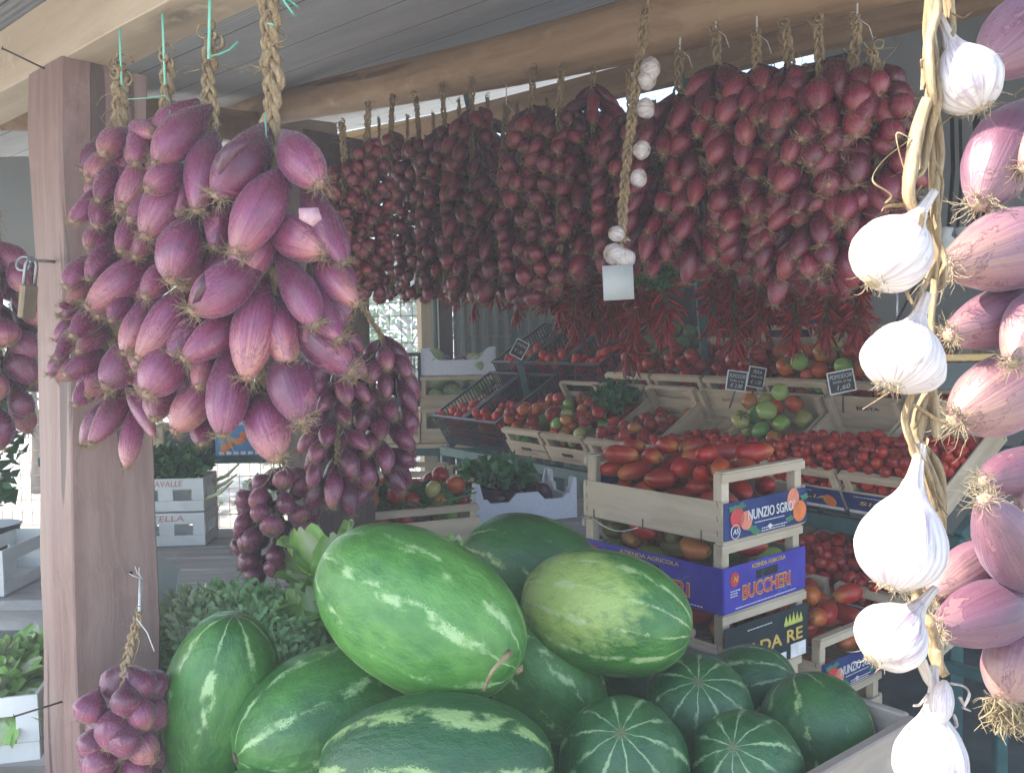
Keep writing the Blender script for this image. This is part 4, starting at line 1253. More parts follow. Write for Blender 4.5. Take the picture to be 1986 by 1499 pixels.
for k in range(3):
    mb = MB(); mb.bbox((AW / 2, 0.04 + k * (AL - 0.08) / 2, (ph - 0.02) / 2), (AW, 0.07, ph - 0.022), 0.002); mb.build('bearer', M['grey_plank'], pallet)

B0 = P(1592, 1358, 2.3)
zb = B0.z
c = wooden_crate("crate behind the centre stack near the floor, blue label NUNZIO SGRO', orange red tomatoes inside", stackM(B0, zb), 0.32, 0.45, 0.09, 0.155); nunzio(c, 0.32)
MB_ = stackM(B0, zb)
fill_plum(MB_, 0.32, 0.45, 50, 0.028, 0.022, [(3, RED), (2, ORA), (1, OLV)], 'the low crate behind the stack', 'tomatoes in the low crate at right', 55)
k = 1; z = zb - 0.16
names = ['second', 'third']
while z > 0.06:
    wooden_crate('empty wooden crate, %s from the top of the low stack at right' % names[k - 1], stackM(B0, z, R(k)), 0.32, 0.45); z -= 0.16; k += 1
    if k > 2: break
pl2 = thing('pallet', 'low wooden pallet under the right hand crate stack', 'pallet', stackM(B0, 0.032))
mb = MB(); mb.bbox((0.16, 0.225, (z + 0.16 - 0.032) / 2), (0.32, 0.44, z + 0.16 - 0.034), 0.003); mb.build('deck_board', M['grey_plank'], pl2)

fill_plum(stackM(A0, zs[0]), AW, AL, 60, 0.0225, 0.026, [(1, RED)], 'the top crate', 'long tomatoes in the top crate', 11, heap=lambda u, v: 0.10 * ((u - .5) ** 2 + (v - .5) ** 2))
fill_plum(stackM(A0, zs[1], R(1.0)), AW, AL, 60, 0.025, 0.022, [(3, OLV), (2, RED), (2, ORA), (1, GRN)], 'the violet labelled crate', 'half ripe tomatoes in the second crate', 12)
fill_plum(stackM(A0, zs[2], R(-0.8)), AW, AL, 50, 0.026, 0.016, [(4, RED), (1, OLV)], 'the black labelled crate', 'tomatoes in the third crate', 13)
# loose string under the top crate and staples
c0 = stackM(A0, zs[0])
st = cord(cA[0], 'loose_string', [c0 @ Vector((-0.008, y, 0.002 - 0.020 * math.sin((y - 0.25) / 0.16 * PI))) for y in [0.25 + 0.16 * q / 8 for q in range(9)]], 0.0012, M['twine'])
mb = MB()
for y in (0.06, 0.24, 0.41): mb.tube([(-0.002, y, -0.004), (-0.002, y, 0.024)], 0.0013, 5)
mb.build('wire_clip', M['iron'], cA[0])

# ------------------------------------------------------------------ sloping bench
B_O = Vector((0, 4.5, 0.90))
STEP = 0.32
def benchM(k, row, dz=0.0, dv=0.0, tilt=TAU, o=B_O):
    v3 = (SV * math.cos(tilt) + Z * math.sin(tilt)).normalized()
    p = Vector(o) + SU * (STEP * k) + v3 * (0.465 * row + dv) + Z * dz
    return frame(p, SU, v3)
bench = thing('display_bench', 'green metal bench carrying two sloping rows of tomato crates', 'bench', (0, 0, 0))
def bar(name, a, b, w, h, parent, mat=None, up=Z):
    a = Vector(a); b = Vector(b); mb = MB(); L = (b - a).length
    y = up.cross(b - a).normalized(); F = frame(a, b - a, y)
    mb.bbox((L / 2, 0, 0), (L, w, h), 0.003, None)
    return mb.build(name, mat or M['green_metal'], parent, False, parent.matrix_world.inverted() @ F)
bpy.context.view_layer.update()
def bp(k, v, dz): return B_O + SU * (STEP * k) + SV3 * v + Z * dz
bar('front_rail', bp(-2.1, -0.015, -0.035), bp(7.2, -0.015, -0.035), 0.035, 0.05, bench)
bar('middle_rail', bp(-2.1, 0.46, -0.04), bp(7.2, 0.46, -0.04), 0.035, 0.04, bench)
bar('back_rail', bp(-2.1, 0.93, -0.04), bp(7.2, 0.93, -0.04), 0.035, 0.04, bench)
for k in (-2.05, 1.0, 3.4, 7.1):
    a = bp(k, 0.0, -0.06); bar('leg', a, (a.x, a.y, 0.03), 0.04, 0.04, bench, up=Vector((1, 0, 0)))
    a2 = bp(k, 0.93, -0.06); bar('leg', a2, (a2.x, a2.y, 0.03), 0.04, 0.04, bench, up=Vector((1, 0, 0)))
    bar('slope_rail', bp(k, 0.02, -0.034), bp(k, 0.91, -0.034), 0.03, 0.03, bench)
# crates: what each holds
rows1 = [
 (0, 'left end crate of the front bench row, mixed red and green tomatoes'),
 (1, 'front bench crate with green tomatoes and leaves on top of red ones'),
 (2, 'front bench crate half hidden behind the centre stack'),
 (3, 'front bench crate with bare back board and few cherry tomatoes'),
 (4, 'front bench crate with a pile of green and yellow tomatoes'),
 (5, 'front bench crate of cherry tomatoes with a wide bare back board'),
 (6, 'right end crate of cherry tomatoes on the front bench row')]
sl = math.tan(TAU) * 0.75
for k, lab in rows1:
    Mk = benchM(k, 0)
    c = wooden_crate(lab, Mk, 0.308, 0.452, 0.085, 0.15, group='crates in the front bench row', slot=k in (0, 1), back_solid=(k >= 3))
    if k in (0, 1, 2):
        text_obj('lettering', 'CASTELLANO', 0.018, M['faded_red'], c, front_at(0.154, 0.028, -0.0018), 0, width=0.16)
    if k >= 3:
        text_obj('lettering', ('BONO', 'ORTOFRUTTA', 'BERTA', 'ORTO')[k - 3], 0.02, M['faded_red' if k < 5 else 'navy'], c, front_at(0.16, 0.10, 0.4425), 0, width=0.09)
    if k >= 4:
        p = label_panel(c, 0.308, 0.08, M['navy'], 0.046)
        text_obj('lettering', 'TERRA GENEROSA' if k == 4 else 'SICILIA', 0.02, M['gold'], p, front_at(0.15, 0.05, -0.0058), 0.2, width=0.2)
        disc((0.26, 0.04), 0.024, 0.024, y=-0.0062).build('printed_fruit', M['orange'], p)
        small_lines(p, 0.04, 0.075, 0.16, 1, -0.0058)
        mb = MB(); mb.bbox((0.154, -0.0056, 0.012), (0.30, 0.0014, 0.012), 0.0005); mb.build('white_strip', M['white'], p)
    if k == 0: fill_round(Mk, 0.308, 0.452, 52, 0.031, [(3, RED), (2, ORA), (2, GRN)], 'the left end bench crate', 'tomatoes in the left end bench crate', 20, sl)
    if k == 1: fill_round(Mk, 0.308, 0.452, 56, 0.030, [(3, RED), (2, ORA), (3, GRN)], 'the second bench crate', 'tomatoes in the second bench crate', 21, sl)
    if k == 2: fill_round(Mk, 0.308, 0.452, 48, 0.029, [(5, RED), (1, ORA)], 'the crate behind the stack', 'tomatoes behind the centre stack', 22, sl)
    if k == 3: fill_cherry(Mk, 0.308, 0.452, 150, 0.017, [(1, RED)], 'red cherry tomato in the bench crate left of the green tomato pile', 'cherry tomatoes left of the green pile', 23, 0.55, fill_y=0.8)
    if k == 4:
        fill_cherry(Mk, 0.308, 0.452, 130, 0.0175, [(1, RED)], 'red cherry tomato at the foot of the green tomato pile', 'cherry tomatoes below the green pile', 24, 0.5, fill_y=0.42)
        fill_round(Mk @ Matrix.Translation((0, 0.17, 0.0)), 0.30, 0.27, 24, 0.035, [(10, GRN), (3, ORA)], 'the green tomato pile', 'large green tomatoes in the bench crate', 25, 0.0)
    if k == 5: fill_cherry(Mk, 0.308, 0.452, 230, 0.0178, [(1, RED)], 'red cherry tomato in the bench crate with the wide bare back board', 'cherry tomatoes in the wide crate', 26, 0.5, fill_y=0.8)
    if k == 6: fill_cherry(Mk, 0.308, 0.452, 230, 0.0178, [(1, RED)], 'red cherry tomato in the right end crate of the front bench row', 'cherry tomatoes in the right end crate', 27, 0.5, fill_y=0.9)
rows2 = [
 (1, 'back bench crate with green vegetables and a few tomatoes'),
 (2, 'back bench crate of glossy packed tomatoes'),
 (3, 'back bench crate of red tomatoes behind the green upright'),
 (4, 'back bench crate of red and orange tomatoes behind two price tags'),
 (5, 'back bench crate of mixed tomatoes left of the single price tag'),
 (6, 'back bench crate behind the single price tag'),
 (7, 'right end crate of the back bench row')]
for k, lab in rows2:
    Mk = benchM(k, 1, 0.03)
    c = wooden_crate(lab, Mk, 0.308, 0.452, 0.085, 0.15, group='crates in the back bench row', slot=False, back_solid=(k in (4, 5, 6)))
    if k == 1:
        fill_round(Mk, 0.308, 0.20, 18, 0.033, [(3, RED), (1, ORA)], 'the back green crate', 'tomatoes below the green vegetables', 31, sl)
        for (cc, ax, rr) in drop_pack(0.308, 0.25, 16, 0.04, 77, 0.0):
            o = put('green_vegetable', random.choice(TM), None, Mk @ Matrix.Translation((0, 0.20, 0)) @ Matrix.Translation(cc) @ Euler((rt(-1, 1), rt(-1, 1), rt(0, 6))).to_matrix().to_4x4() @ Matrix.Diagonal((rr, rr, rr * 1.15, 1)), (0.10, 0.17, 0.06))
            tag(o, 'dull green vegetable in the back bench crate under the chillies', 'vegetable', 'green vegetables in the back bench crate')
    if k == 2: fill_round(Mk, 0.308, 0.452, 40, 0.033, [(1, RED)], 'the crate left of the upright', 'glossy tomatoes left of the upright', 32, sl, calyx=0.0)
    if k == 3: fill_round(Mk, 0.308, 0.452, 40, 0.033, [(5, RED), (1, ORA)], 'the crate right of the upright', 'tomatoes right of the upright', 33, sl)
    if k == 4: fill_round(Mk, 0.308, 0.452, 42, 0.034, [(2, RED), (2, ORA), (1, GRN)], 'the crate behind the paired tags', 'tomatoes behind the pair of price tags', 34, sl)
    if k == 5: fill_round(Mk, 0.308, 0.452, 40, 0.034, [(2, RED), (2, ORA), (1, GRN)], 'the crate left of the single tag', 'tomatoes left of the single price tag', 35, sl)
    if k == 6: fill_cherry(Mk, 0.308, 0.452, 150, 0.019, [(1, RED)], 'small red tomato behind the single price tag', 'small tomatoes behind the single price tag', 36, 0.6)
    if k == 7: fill_cherry(Mk, 0.308, 0.452, 120, 0.019, [(1, RED)], 'small red tomato in the right end crate of the back row', 'small tomatoes in the back right crate', 37, 0.6)
for k, row, lab in ((-2, 0, 'black plastic crate at the left end of the bench, red tomatoes inside'), (-1, 0, 'second black plastic crate from the left end of the bench'),
                    (-2, 1, 'black plastic crate in the back row behind the leftmost one'), (-1, 1, 'black plastic crate in the back row beside the diamond price tag'),
                    (0, 1, 'black plastic crate in the back row behind the left end wooden crate')):
    Mk = benchM(k, row, 0.0 if row == 0 else 0.05)
    plastic_crate(lab, Mk, 0.305, 0.452, 0.19, group='black plastic crates on the bench')
    fill_round(Mk, 0.305, 0.452, 62, 0.027, [(6, RED), (1, ORA)], ('the leftmost black crate', 'the second black crate', 'the back left black crate', 'the black crate by the diamond tag', 'the rightmost black crate')[k + 2 + row * 2], 'tomatoes: ' + lab[:60], 40 + k + row * 7, sl)

# lower tier in front of the right end of the bench
LT_O = B_O + SU * 0 - SV * 0.26 + Z * (-0.30)
def lowM(k, dv=0.0, dz=0.0): return benchM(k, 0, dz, dv, R(14), LT_O)
tier = thing('low_bench', 'low green metal bench in front of the right end of the display', 'bench', (0, 0, 0))
for dv in (0.02, 0.43):
    a = lowM(4.2, dv).translation - Z * 0.025; b = lowM(7.9, dv).translation - Z * 0.025
    bar('rail', a, b, 0.03, 0.03, tier)
    for q in (a, b): bar('leg', q - Z * 0.016, (q.x, q.y, 0.03), 0.03, 0.03, tier, up=Vector((1, 0, 0)))
for k, lab, lb_ in ((4.3, 'low bench crate of small tomatoes behind the violet labelled crate', 0), (5.35, 'low bench crate of small tomatoes, violet label on its end', 1), (6.45, 'low bench crate of small tomatoes behind the garlic braid', 1)):
    Mk = lowM(k, 0, 0.006)
    c = wooden_crate(lab, Mk, 0.32, 0.45, 0.085, 0.14, group='crates on the low bench')
    if lb_:
        p = label_panel(c, 0.32, 0.08, M['violet'], 0.046)
        disc((0.2, 0.045), 0.03, 0.02, 4, -0.0068).build('white_patch', M['white'], p)
        disc((0.26, 0.04), 0.024, 0.024, y=-0.0062).build('printed_fruit', M['orange'], p)
        small_lines(p, 0.03, 0.07, 0.14, 2, -0.0058)
    fill_cherry(Mk, 0.32, 0.45, 170, 0.020, [(1, RED)], 'small red tomato in the ' + lab.split(',')[0].replace(' of small tomatoes', ''), 'small tomatoes: ' + lab[:50], 60 + int(k), 0.3)

ROUNDS_DONE = True
CHERRIES.sort(key=lambda c: c[0])
ch_me = TM[2]
for d, mtx, colr, lab, grp in CHERRIES[:290]:
    o = put('cherry_tomato', ch_me, None, mtx, colr); tag(o, lab, 'cherry tomato', grp)
rest = MB()
mb0 = MB(); pr = [(max(0.02, math.sin(PI * i / 7)), -math.cos(PI * i / 7)) for i in range(8)]; mb0.lathe(pr, 10)
for d, mtx, colr, lab, grp in CHERRIES[290:]:
    rest.add([mtx @ v for v in mb0.v], mb0.f)
M['cherry_rest'] = noise_mat('cherry_tomato_skin', (0.36, 0.02, 0.012), (0.52, 0.035, 0.018), 18, rough=0.22, bmp=0)
o = rest.build('cherry_tomatoes', M['cherry_rest'], None, True)
tag(o, 'mass of small red tomatoes deeper in the bench crates', 'cherry tomatoes', None, 'stuff')

# ------------------------------------------------------------------ price tags
def price_tag(corners, D, lines, label, stick_to=None):
    """corners: pixel positions top-left, top-right, bottom-right, bottom-left"""
    tl, tr, br, bl = [P(x, y, d) for (x, y), d in zip(corners, D)]
    c = (tl + tr + br + bl) / 4
    x = ((tr - tl) + (br - bl)).normalized(); up = ((tl - bl) + (tr - br)).normalized()
    w = ((tr - tl).length + (br - bl).length) / 2; h = ((tl - bl).length + (tr - br).length) / 2
    n = x.cross(up); F = frame(c, x, n.cross(x) , None)
    r = thing('price_tag', label, 'price tag', F, 'price tags on the tomato display')
    mb = MB(); mb.bbox((0, 0, 0), (w, h, 0.003), 0.001); mb.build('slate', M['slate'], r)
    mb = MB(); e = 0.004
    for (cx, cy, sx, sy) in ((0, h / 2 - e / 2, w, e), (0, -h / 2 + e / 2, w, e), (-w / 2 + e / 2, 0, e, h - 2 * e), (w / 2 - e / 2, 0, e, h - 2 * e)):
        mb.bbox((cx, cy, 0.001), (sx, sy, 0.005), 0.0008)
    mb.build('border', M['white'], r)
    for (t, sz, yy, wd) in lines:
        text_obj('chalk_writing', t, sz * h, M['chalk'], r, Matrix.Translation((0, yy * h, 0.0022)), 0.25, 0.0003, width=w * wd)
    mb = MB(); mb.tube([(0, -h / 2, 0), (-0.01, -h / 2 - 0.07, -0.01)], 0.0035, 6); mb.build('stem', M['black_plastic'], r)
    return r
price_tag([(1422, 721), (1459, 725), (1437, 757), (1396, 751)], (3.50,) * 4, [('POMODORI', .28, .22, .8), ('Sicilia al kg', .16, 0, .7), ('€ 2.00', .28, -.26, .6)], 'slate price tag reading POMODORI 2.00 left of the overlapping pair')
price_tag([(1459, 711), (1493, 716), (1474, 753), (1441, 747)], (3.58,) * 4, [('PERA', .24, .25, .5), ('Sicilia al kg', .16, .03, .7), ('€ 1.50', .26, -.24, .6)], 'slate price tag tilted behind the POMODORI tag, right of the pair')
price_tag([(1605, 724), (1657, 713), (1658, 757), (1607, 767)], (3.1,) * 4, [('POMODORI', .28, .24, .85), ('Sicilia al kg', .15, .02, .7), ('1,60', .30, -.25, .5)], 'larger slate price tag reading 1,60 near the white garlic')
price_tag([(1006, 657), (1029, 669), (1010, 698), (985, 684)], (4.3,) * 4, [('POMODORI', .24, .22, .7), ('€ 1.20', .26, -.15, .6)], 'diamond tilted slate price tag above the black crates')
price_tag([(1219, 694), (1238, 698), (1235, 735), (1206, 728)], (4.15,) * 4, [('ZUCCHINE', .2, .2, .7), ('€ 1.00', .24, -.2, .6)], 'small slate price tag under the short chilli bunch')

# ------------------------------------------------------------------ watermelon bin and melons
BO = Vector((0.46, 1.32, 0))           # lower right corner region
binz = 0.655
bin_ = thing('melon_bin', 'open wooden bin holding the watermelons, pale edge board at lower right', 'bin', (0, 0, 0))
bpy.context.view_layer.update()
b0 = BO - EU * 0.78; b1 = BO + EU * 0.27; b2 = b1 + EL * 0.85; b3 = b0 + EL * 0.85; BINC = b3.copy()
def wall(a, b, z0, z1, th, name='side_board', mat='crateX'):
    a = Vector(a); b = Vector(b); L = (b - a).length; F = frame(Vector((a.x, a.y, (z0 + z1) / 2)), b - a, Z.cross(b - a))
    mb = MB(); mb.bbox((L / 2, 0, 0), (L, th, z1 - z0), 0.003); return mb.build(name, M[mat], bin_, False, F)
for (z0, z1) in ((binz - 0.04, binz + 0.065), (binz + 0.075, 0.845)):
    wall(b0, b1, z0, z1, 0.02, mat='bin_wood')
    wall(b1 + EL * 0.012, b2, z0, z1, 0.02, mat='bin_wood'); wall(b2, b3, z0, min(z1, 0.80), 0.02, mat='grey_plank'); wall(b3, b0 + EL * 0.012, z0, min(z1, 0.735), 0.02, mat='grey_plank')
mb = MB(); F = frame(Vector((b0.x, b0.y, binz)), EU, EL); mb.bbox((0.525, 0.425, -0.012), (1.02, 0.82, 0.02), 0.002); mb.build('floor_board', M['grey_plank'], bin_, False, F)
for (x, y) in ((0.03, 0.03), (1.02, 0.03), (1.02, 0.82), (0.03, 0.82)):
    mb = MB(); mb.bbox((x, y, -(binz - 0.05) / 2 - 0.02), (0.05, 0.05, binz - 0.07), 0.003); mb.build('leg', M['grey_plank'], bin_, False, F)

ST = (0.62, 0.72, 0.36)
MM = {
 'bright': melon_mat('watermelon_rind_sunlit_tint', (0.045, 0.19, 0.035), (0.13, 0.34, 0.065), (0.42, 0.60, 0.27), 9, 0.46, seed=1.0, brk_t=0.485),  # lighter green: sunlit look of the top melon put into its colour
 'dark': melon_mat('watermelon_rind_dark', (0.016, 0.085, 0.024), (0.040, 0.15, 0.034), (0.36, 0.50, 0.18), 9, 0.32, seed=4.0),
 'mid': melon_mat('watermelon_rind_green', (0.024, 0.125, 0.026), (0.07, 0.235, 0.04), (0.42, 0.60, 0.27), 8, 0.36, seed=7.0),
 'pale': melon_mat('watermelon_rind_pale_belly', (0.032, 0.14, 0.028), (0.075, 0.24, 0.045), (0.42, 0.54, 0.24), 12, 0.34, spot=(-0.30, 0.72, -0.34, 0.44, (0.34, 0.46, 0.12)), seed=11.0),
 'stripe': melon_mat('watermelon_rind_striped', (0.012, 0.080, 0.026), (0.026, 0.115, 0.030), (0.34, 0.48, 0.18), 7, 0.62, seed=15.0, brk_t=0.38),
 'stripe2': melon_mat('watermelon_rind_dark_striped', (0.014, 0.082, 0.028), (0.036, 0.135, 0.036), (0.34, 0.48, 0.24), 10, 0.36, seed=19.0, brk_t=0.43),
}
def melon_mesh(seed):
    mb = MB(); pr = []
    n = 40
    for i in range(n + 1):
        a = PI * i / n; z = -math.cos(a); r = math.sin(a) ** 0.94 if 0 < i < n else 0.004
        if abs(z) > 0.97: z *= 0.992
        pr.append((r, z))
    mb.lathe(pr, 48, lambda a, z: 1 + 0.03 * noise.noise(Vector((math.cos(a) * 1.2 + seed, math.sin(a) * 1.2, z * 1.4))) + 0.006 * math.cos(a * 10 + seed))
    return mb
def melon(cx, cy, a, b, ang, D, kind, label, fore=0.0, roll=0.0, stem=None, seed=0, wb=None):
    """cx, cy centre px; a, b semi axes px; ang: screen angle of the long axis (deg, down to the right positive); fore: lean of the long axis towards the viewer (deg)"""
    c = P(cx, cy, D); s = D / 1750
    t = R(ang); Xc = CAMR.to_3x3() @ Vector((1, 0, 0)); Yc = CAMR.to_3x3() @ Vector((0, 1, 0)); Zc = CAMR.to_3x3() @ Vector((0, 0, 1))
    f = R(fore)
    ax = (Xc * math.cos(t) - Yc * math.sin(t)) * math.cos(f) + Zc * math.sin(f)
    wb = b * s
    la_ = math.sqrt(max((a * s) ** 2 - (wb * math.sin(f)) ** 2, (wb * .9) ** 2 * math.cos(f) ** 2)) / math.cos(f) if abs(fore) < 55 else a * s * 1.15
    ax.normalize(); side = ax.cross(Zc).normalized() if abs(ax.dot(Zc)) < 0.95 else ax.cross(Yc).normalized()
    up = side.cross(ax)      # roughly towards the viewer (negative)
    F = Matrix(((side.x, up.x, ax.x, 0), (side.y, up.y, ax.y, 0), (side.z, up.z, ax.z, 0), (0, 0, 0, 1)))
    r = thing('watermelon', label, 'watermelon', Matrix.Translation(c) @ F @ Matrix.Rotation(roll, 4, 'Z'), 'watermelons heaped in the bin')
    me = melon_mesh(seed).mesh('rind', MM[kind])
    put('rind', me, r, Matrix.Diagonal((wb, wb, la_, 1)))
    if stem:
        mb = MB(); z = la_ * stem
        sg = 1 if stem > 0 else -1
        if abs(stem) > 1.0:
            mb.tube([(0, 0, sg * la_ * 0.985), (0.003, 0, sg * (la_ + 0.004))], [0.011, 0.006], 10)
            mb.build('stalk_scar', M['straw'], r, True)
        else:
            mb.tube([(0, 0, z * .985), (0.0, 0.002, z * 1.015)], [0.012, 0.007], 10); mb.build('blossom_scar', M['bark'], r, True)
    return r, la_, wb
m1, l1, w1 = melon(814, 1183, 222, 150, 27, 1.42, 'bright', 'largest bright green watermelon lying on top of the heap with a dry curved stalk', 14, 0.4, 1.1, 1)
inv = m1.matrix_world.inverted()
mb = MB(); q = [P(988, 1266, 1.30), P(975, 1278, 1.275), P(955, 1300, 1.265), P(945, 1320, 1.265), P(939, 1338, 1.27)]
mb.tube([inv @ v for v in q], [0.0062, 0.0038, 0.0026, 0.0024, 0.0034], 8); mb.build('dry_stalk', M['root'], m1, True)
melon(1035, 1112, 150, 113, 22, 1.78, 'dark', 'dark green watermelon at the back behind the largest one', 0, 1.0, None, 2)
melon(1174, 1186, 168, 121, 10, 1.55, 'pale', 'watermelon with a pale yellow belly patch, right of the largest one', 18, 0.0, 1.0, 3)
melon(1052, 1305, 150, 105, 48, 1.58, 'mid', 'mid green watermelon wedged under the largest and the pale bellied one', 5, 2.0, None, 4)
melon(428, 1372, 196, 116, 100, 1.52, 'mid', 'long watermelon standing upright at the left beside the onion bunch', -8, 0.8, None, 5)
melon(645, 1392, 182, 142, 168, 1.50, 'mid', 'rounded watermelon at left whose brown blossom scar faces the viewer', 35, 2.6, 0.99, 6)
melon(846, 1486, 236, 140, -3, 1.27, 'stripe', 'boldly striped dark watermelon at the very front of the heap', 6, 0.9, None, 7)
melon(1210, 1482, 132, 128, 80, 1.36, 'stripe2', 'round watermelon in front, pale star on top, below the pale bellied one', -42, 0.3, 1.0, 8)
melon(1352, 1376, 106, 110, 82, 1.55, 'stripe2', 'small dark watermelon with a pale star, fourth from the bin edge', -40, 1.3, 1.0, 9)
melon(1452, 1330, 92, 80, -25, 1.72, 'stripe2', 'smallest dark watermelon at the back beside the black labelled crate', 30, 2.0, 1.0, 10)
melon(1585, 1424, 120, 112, 75, 1.55, 'dark', 'dark watermelon against the pale edge board of the bin', 20, 0.5, None, 11)
melon(1447, 1492, 112, 112, 60, 1.38, 'stripe2', 'watermelon with a bright star at the front right of the heap', -40, 2.2, 1.0, 12)
melon(505, 1600, 120, 112, 10, 1.36, 'mid', 'watermelon barely showing at the bottom edge left of the striped one', 0, 0.0, None, 13)
melon(1250, 1318, 110, 90, 20, 1.80, 'dark', 'dark watermelon hidden in the shade behind the pale bellied one', 0, 0.0, None, 14)
melon(1010, 1440, 110, 100, 40, 1.62, 'dark', 'dark watermelon filling the gap behind the striped one', 0, 0.0, None, 15)
melon(720, 1300, 120, 100, 10, 1.85, 'dark', 'dark watermelon under the back of the largest one', 0, 0.0, None, 16)
# ------------------------------------------------------------------ large onion braids at the left front
L1 = [((225,290),(170,350),58),((235,260),(200,300),55),((255,285),(258,320),34),((235,310),(243,358),36),((205,370),(140,430),47),((215,375),(186,440),52),
      ((200,435),(170,482),38),((175,505),(128,558),48),((220,480),(170,542),48),((180,535),(130,588),42),((165,590),(113,592),22),((190,600),(138,652),52),((150,640),(108,695),38),
      ((195,690),(125,727),48),((180,740),(145,787),42),((200,640),(150,682),48),((215,560),(190,615),46),((225,330),(190,390),50),((210,450),(180,505),50),((200,585),(170,640),50),((205,720),(165,770),46),((240,765),(175,862),55),((262,800),(245,908),44)]
L2 = [((292,295),(238,400),62),((262,420),(232,487),47),((305,385),(250,427),52),((290,515),(168,598),76),((250,560),(215,622),44),((300,580),(240,687),62),((260,675),(203,752),78),
      ((255,760),(300,848),37),((310,750),(300,815),60),((280,250),(262,320),50),((290,420),(262,500),55),((300,640),(262,720),55),((270,340),(230,410),52),((262,250),(300,262),40)]
L3 = [((392,226),(300,320),76),((410,285),(382,412),76),((350,330),(284,368),56),((352,352),(280,462),86),((440,395),(416,482),62),((370,440),(332,547),90),((325,520),(280,577),56),
      ((360,570),(268,697),76),((355,680),(283,768),88),((425,700),(355,802),62),((420,740),(335,838),72),((400,690),(385,752),52),((385,800),(390,862),46),((395,500),(352,560),66),((400,620),(330,690),66),((380,330),(340,420),70)]
L4 = [((500,265),(417,382),92),((562,275),(622,360),86),((540,350),(457,492),96),((545,440),(634,490),92),((600,370),(667,512),62),((490,510),(370,607),96),((460,620),(354,697),76),((510,575),(478,737),90),
      ((550,520),(613,632),72),((570,625),(682,722),86),((455,680),(430,847),84),((550,700),(586,818),98),((500,780),(536,892),88),((620,510),(692,592),62),((585,560),(660,660),70),((520,430),(470,540),90),((540,600),(560,710),80)]
def px_braid(name, label, onions, D, kind, path, r, dz=0.0, group=None, lean=0.04, spread=0.0, var=None, tuft=0, fray=16, bulge=0.04, braid_len=3.0):
    """braid with every onion put where the photo shows it; path: pixel points of the plait"""
    org = P(path[0][0], path[0][1], D)
    root = thing(name, label, 'onion braid', Matrix.Translation(org), group)
    inv = root.matrix_world.inverted()
    pts = [inv @ P(x, y, D + (0.02 if i else 0)) for i, (x, y) in enumerate(path)]
    me = braid_mesh('plait', pts, r, M['straw'], None, fray, tuft, seed=len(onions) + int(path[0][0]), fray_len=braid_len)
    put('plait', me, root)
    n = len(onions)
    for i, ((ax, ay), (bx, by), w) in enumerate(onions):
        late = i > n - 5
        dd = D - (0.0 if late else 0.012) - bulge * (i % 3) / 3
        a = P(ax, ay, dd + 0.02); b = P(bx, by, dd - lean)
        dirv = (b - a).normalized(); a = a - dirv * (b - a).length * 0.24           # the neck runs on into the plait
        wd = w * 1.0 * dd / 1750
        add_onion(root, kind, a, b, wd, var)
    rn2 = random.Random(n); ww = sum(o[2] for o in onions) / n
    for i in range(int(n * 1.5)):                                    # bulbs deeper in the braid
        (ax, ay), (bx, by), w = onions[rn2.randrange(n)]
        ox, oy = rn2.uniform(-30, 30), rn2.uniform(-35, 35)
        if by + oy > max(o[1][1] for o in onions) - 30: oy = -40
        a = P(ax + ox, ay + oy, D + 0.065); b = P(bx + ox * .6, by + oy, D + 0.03 + rn2.random() * .03)
        add_onion(root, kind, a, b, w * rn2.uniform(.85, 1.0) * D / 1750, None)
    return root
GL = 'braids of large purple onions on the foreground beam'
b1 = px_braid('onion_braid', 'leftmost large onion braid, closest to the post, small bulbs at its left edge', L1, 1.44, 'near', [(236, 140), (232, 200), (238, 300), (225, 420), (222, 560), (212, 700), (228, 830)], 0.0135, tuft=7, fray=40, group=GL)
b2 = px_braid('onion_braid', 'second large onion braid from the post, knotted plait on green tape', L2, 1.38, 'near', [(327, 118), (322, 190), (312, 260), (300, 400), (290, 560), (280, 700), (285, 800)], 0.0115, tuft=5, fray=34, group=GL)
b3 = px_braid('onion_braid', 'third large onion braid from the post with slim shiny bulbs', L3, 1.32, 'near', [(412, 70), (404, 150), (412, 215), (420, 300), (405, 420), (390, 560), (400, 700), (390, 790)], 0.0115, tuft=4, fray=30, group=GL)
b4 = px_braid('onion_braid', 'largest onion braid in the foreground with a thick straw plait at its top', L4, 1.26, 'near', [(524, -40), (522, 60), (530, 150), (527, 240), (524, 330), (520, 430), (524, 520), (520, 640), (515, 760)], 0.015, tuft=0, fray=36, group=GL, braid_len=2.6)
bpy.context.view_layer.update()
def beam_up(root, px, py, D, px2, py2, mat='green_tape', r=0.0017, two=False, name='string'):
    a = P(px, py, D); b = P(px2, py2, D); 
    zt = fore.matrix_world.translation.z - 0.05
    inv = root.matrix_world.inverted()
    cord(root, name, [a, b, b + (b - a).normalized() * max(0.02, (zt - b.z))], r, M[mat])
    if two: cord(root, name, [a + Vector((0.004, 0, 0)), b + Vector((0.005, 0, 0))], r, M[mat])
def tape(root, pts, D, w=0.005):
    inv = root.matrix_world.inverted(); mb = MB()
    mb.tube([inv @ P(x, y, D) for x, y in pts], [w * 0.5] + [w] * (len(pts) - 1), 6, True, 0.12); mb.build('tape_end', M['green_tape'], root, True)
beam_up(b1, 236, 165, 1.43, 233, 95)
beam_up(b2, 320, 165, 1.37, 316, 55)
beam_up(b3, 405, 115, 1.31, 407, 12, r=0.0024)
tape(b1, [(232, 158), (243, 172), (247, 178)], 1.42, 0.003)
tape(b2, [(320, 168), (325, 175)], 1.36, 0.003); tape(b2, [(248, 193), (285, 191), (322, 186), (330, 200)], 1.36, 0.004)
tape(b3, [(408, 110), (430, 105), (446, 98), (462, 82)], 1.30, 0.005); tape(b3, [(328, 225), (330, 214)], 1.35, 0.003)
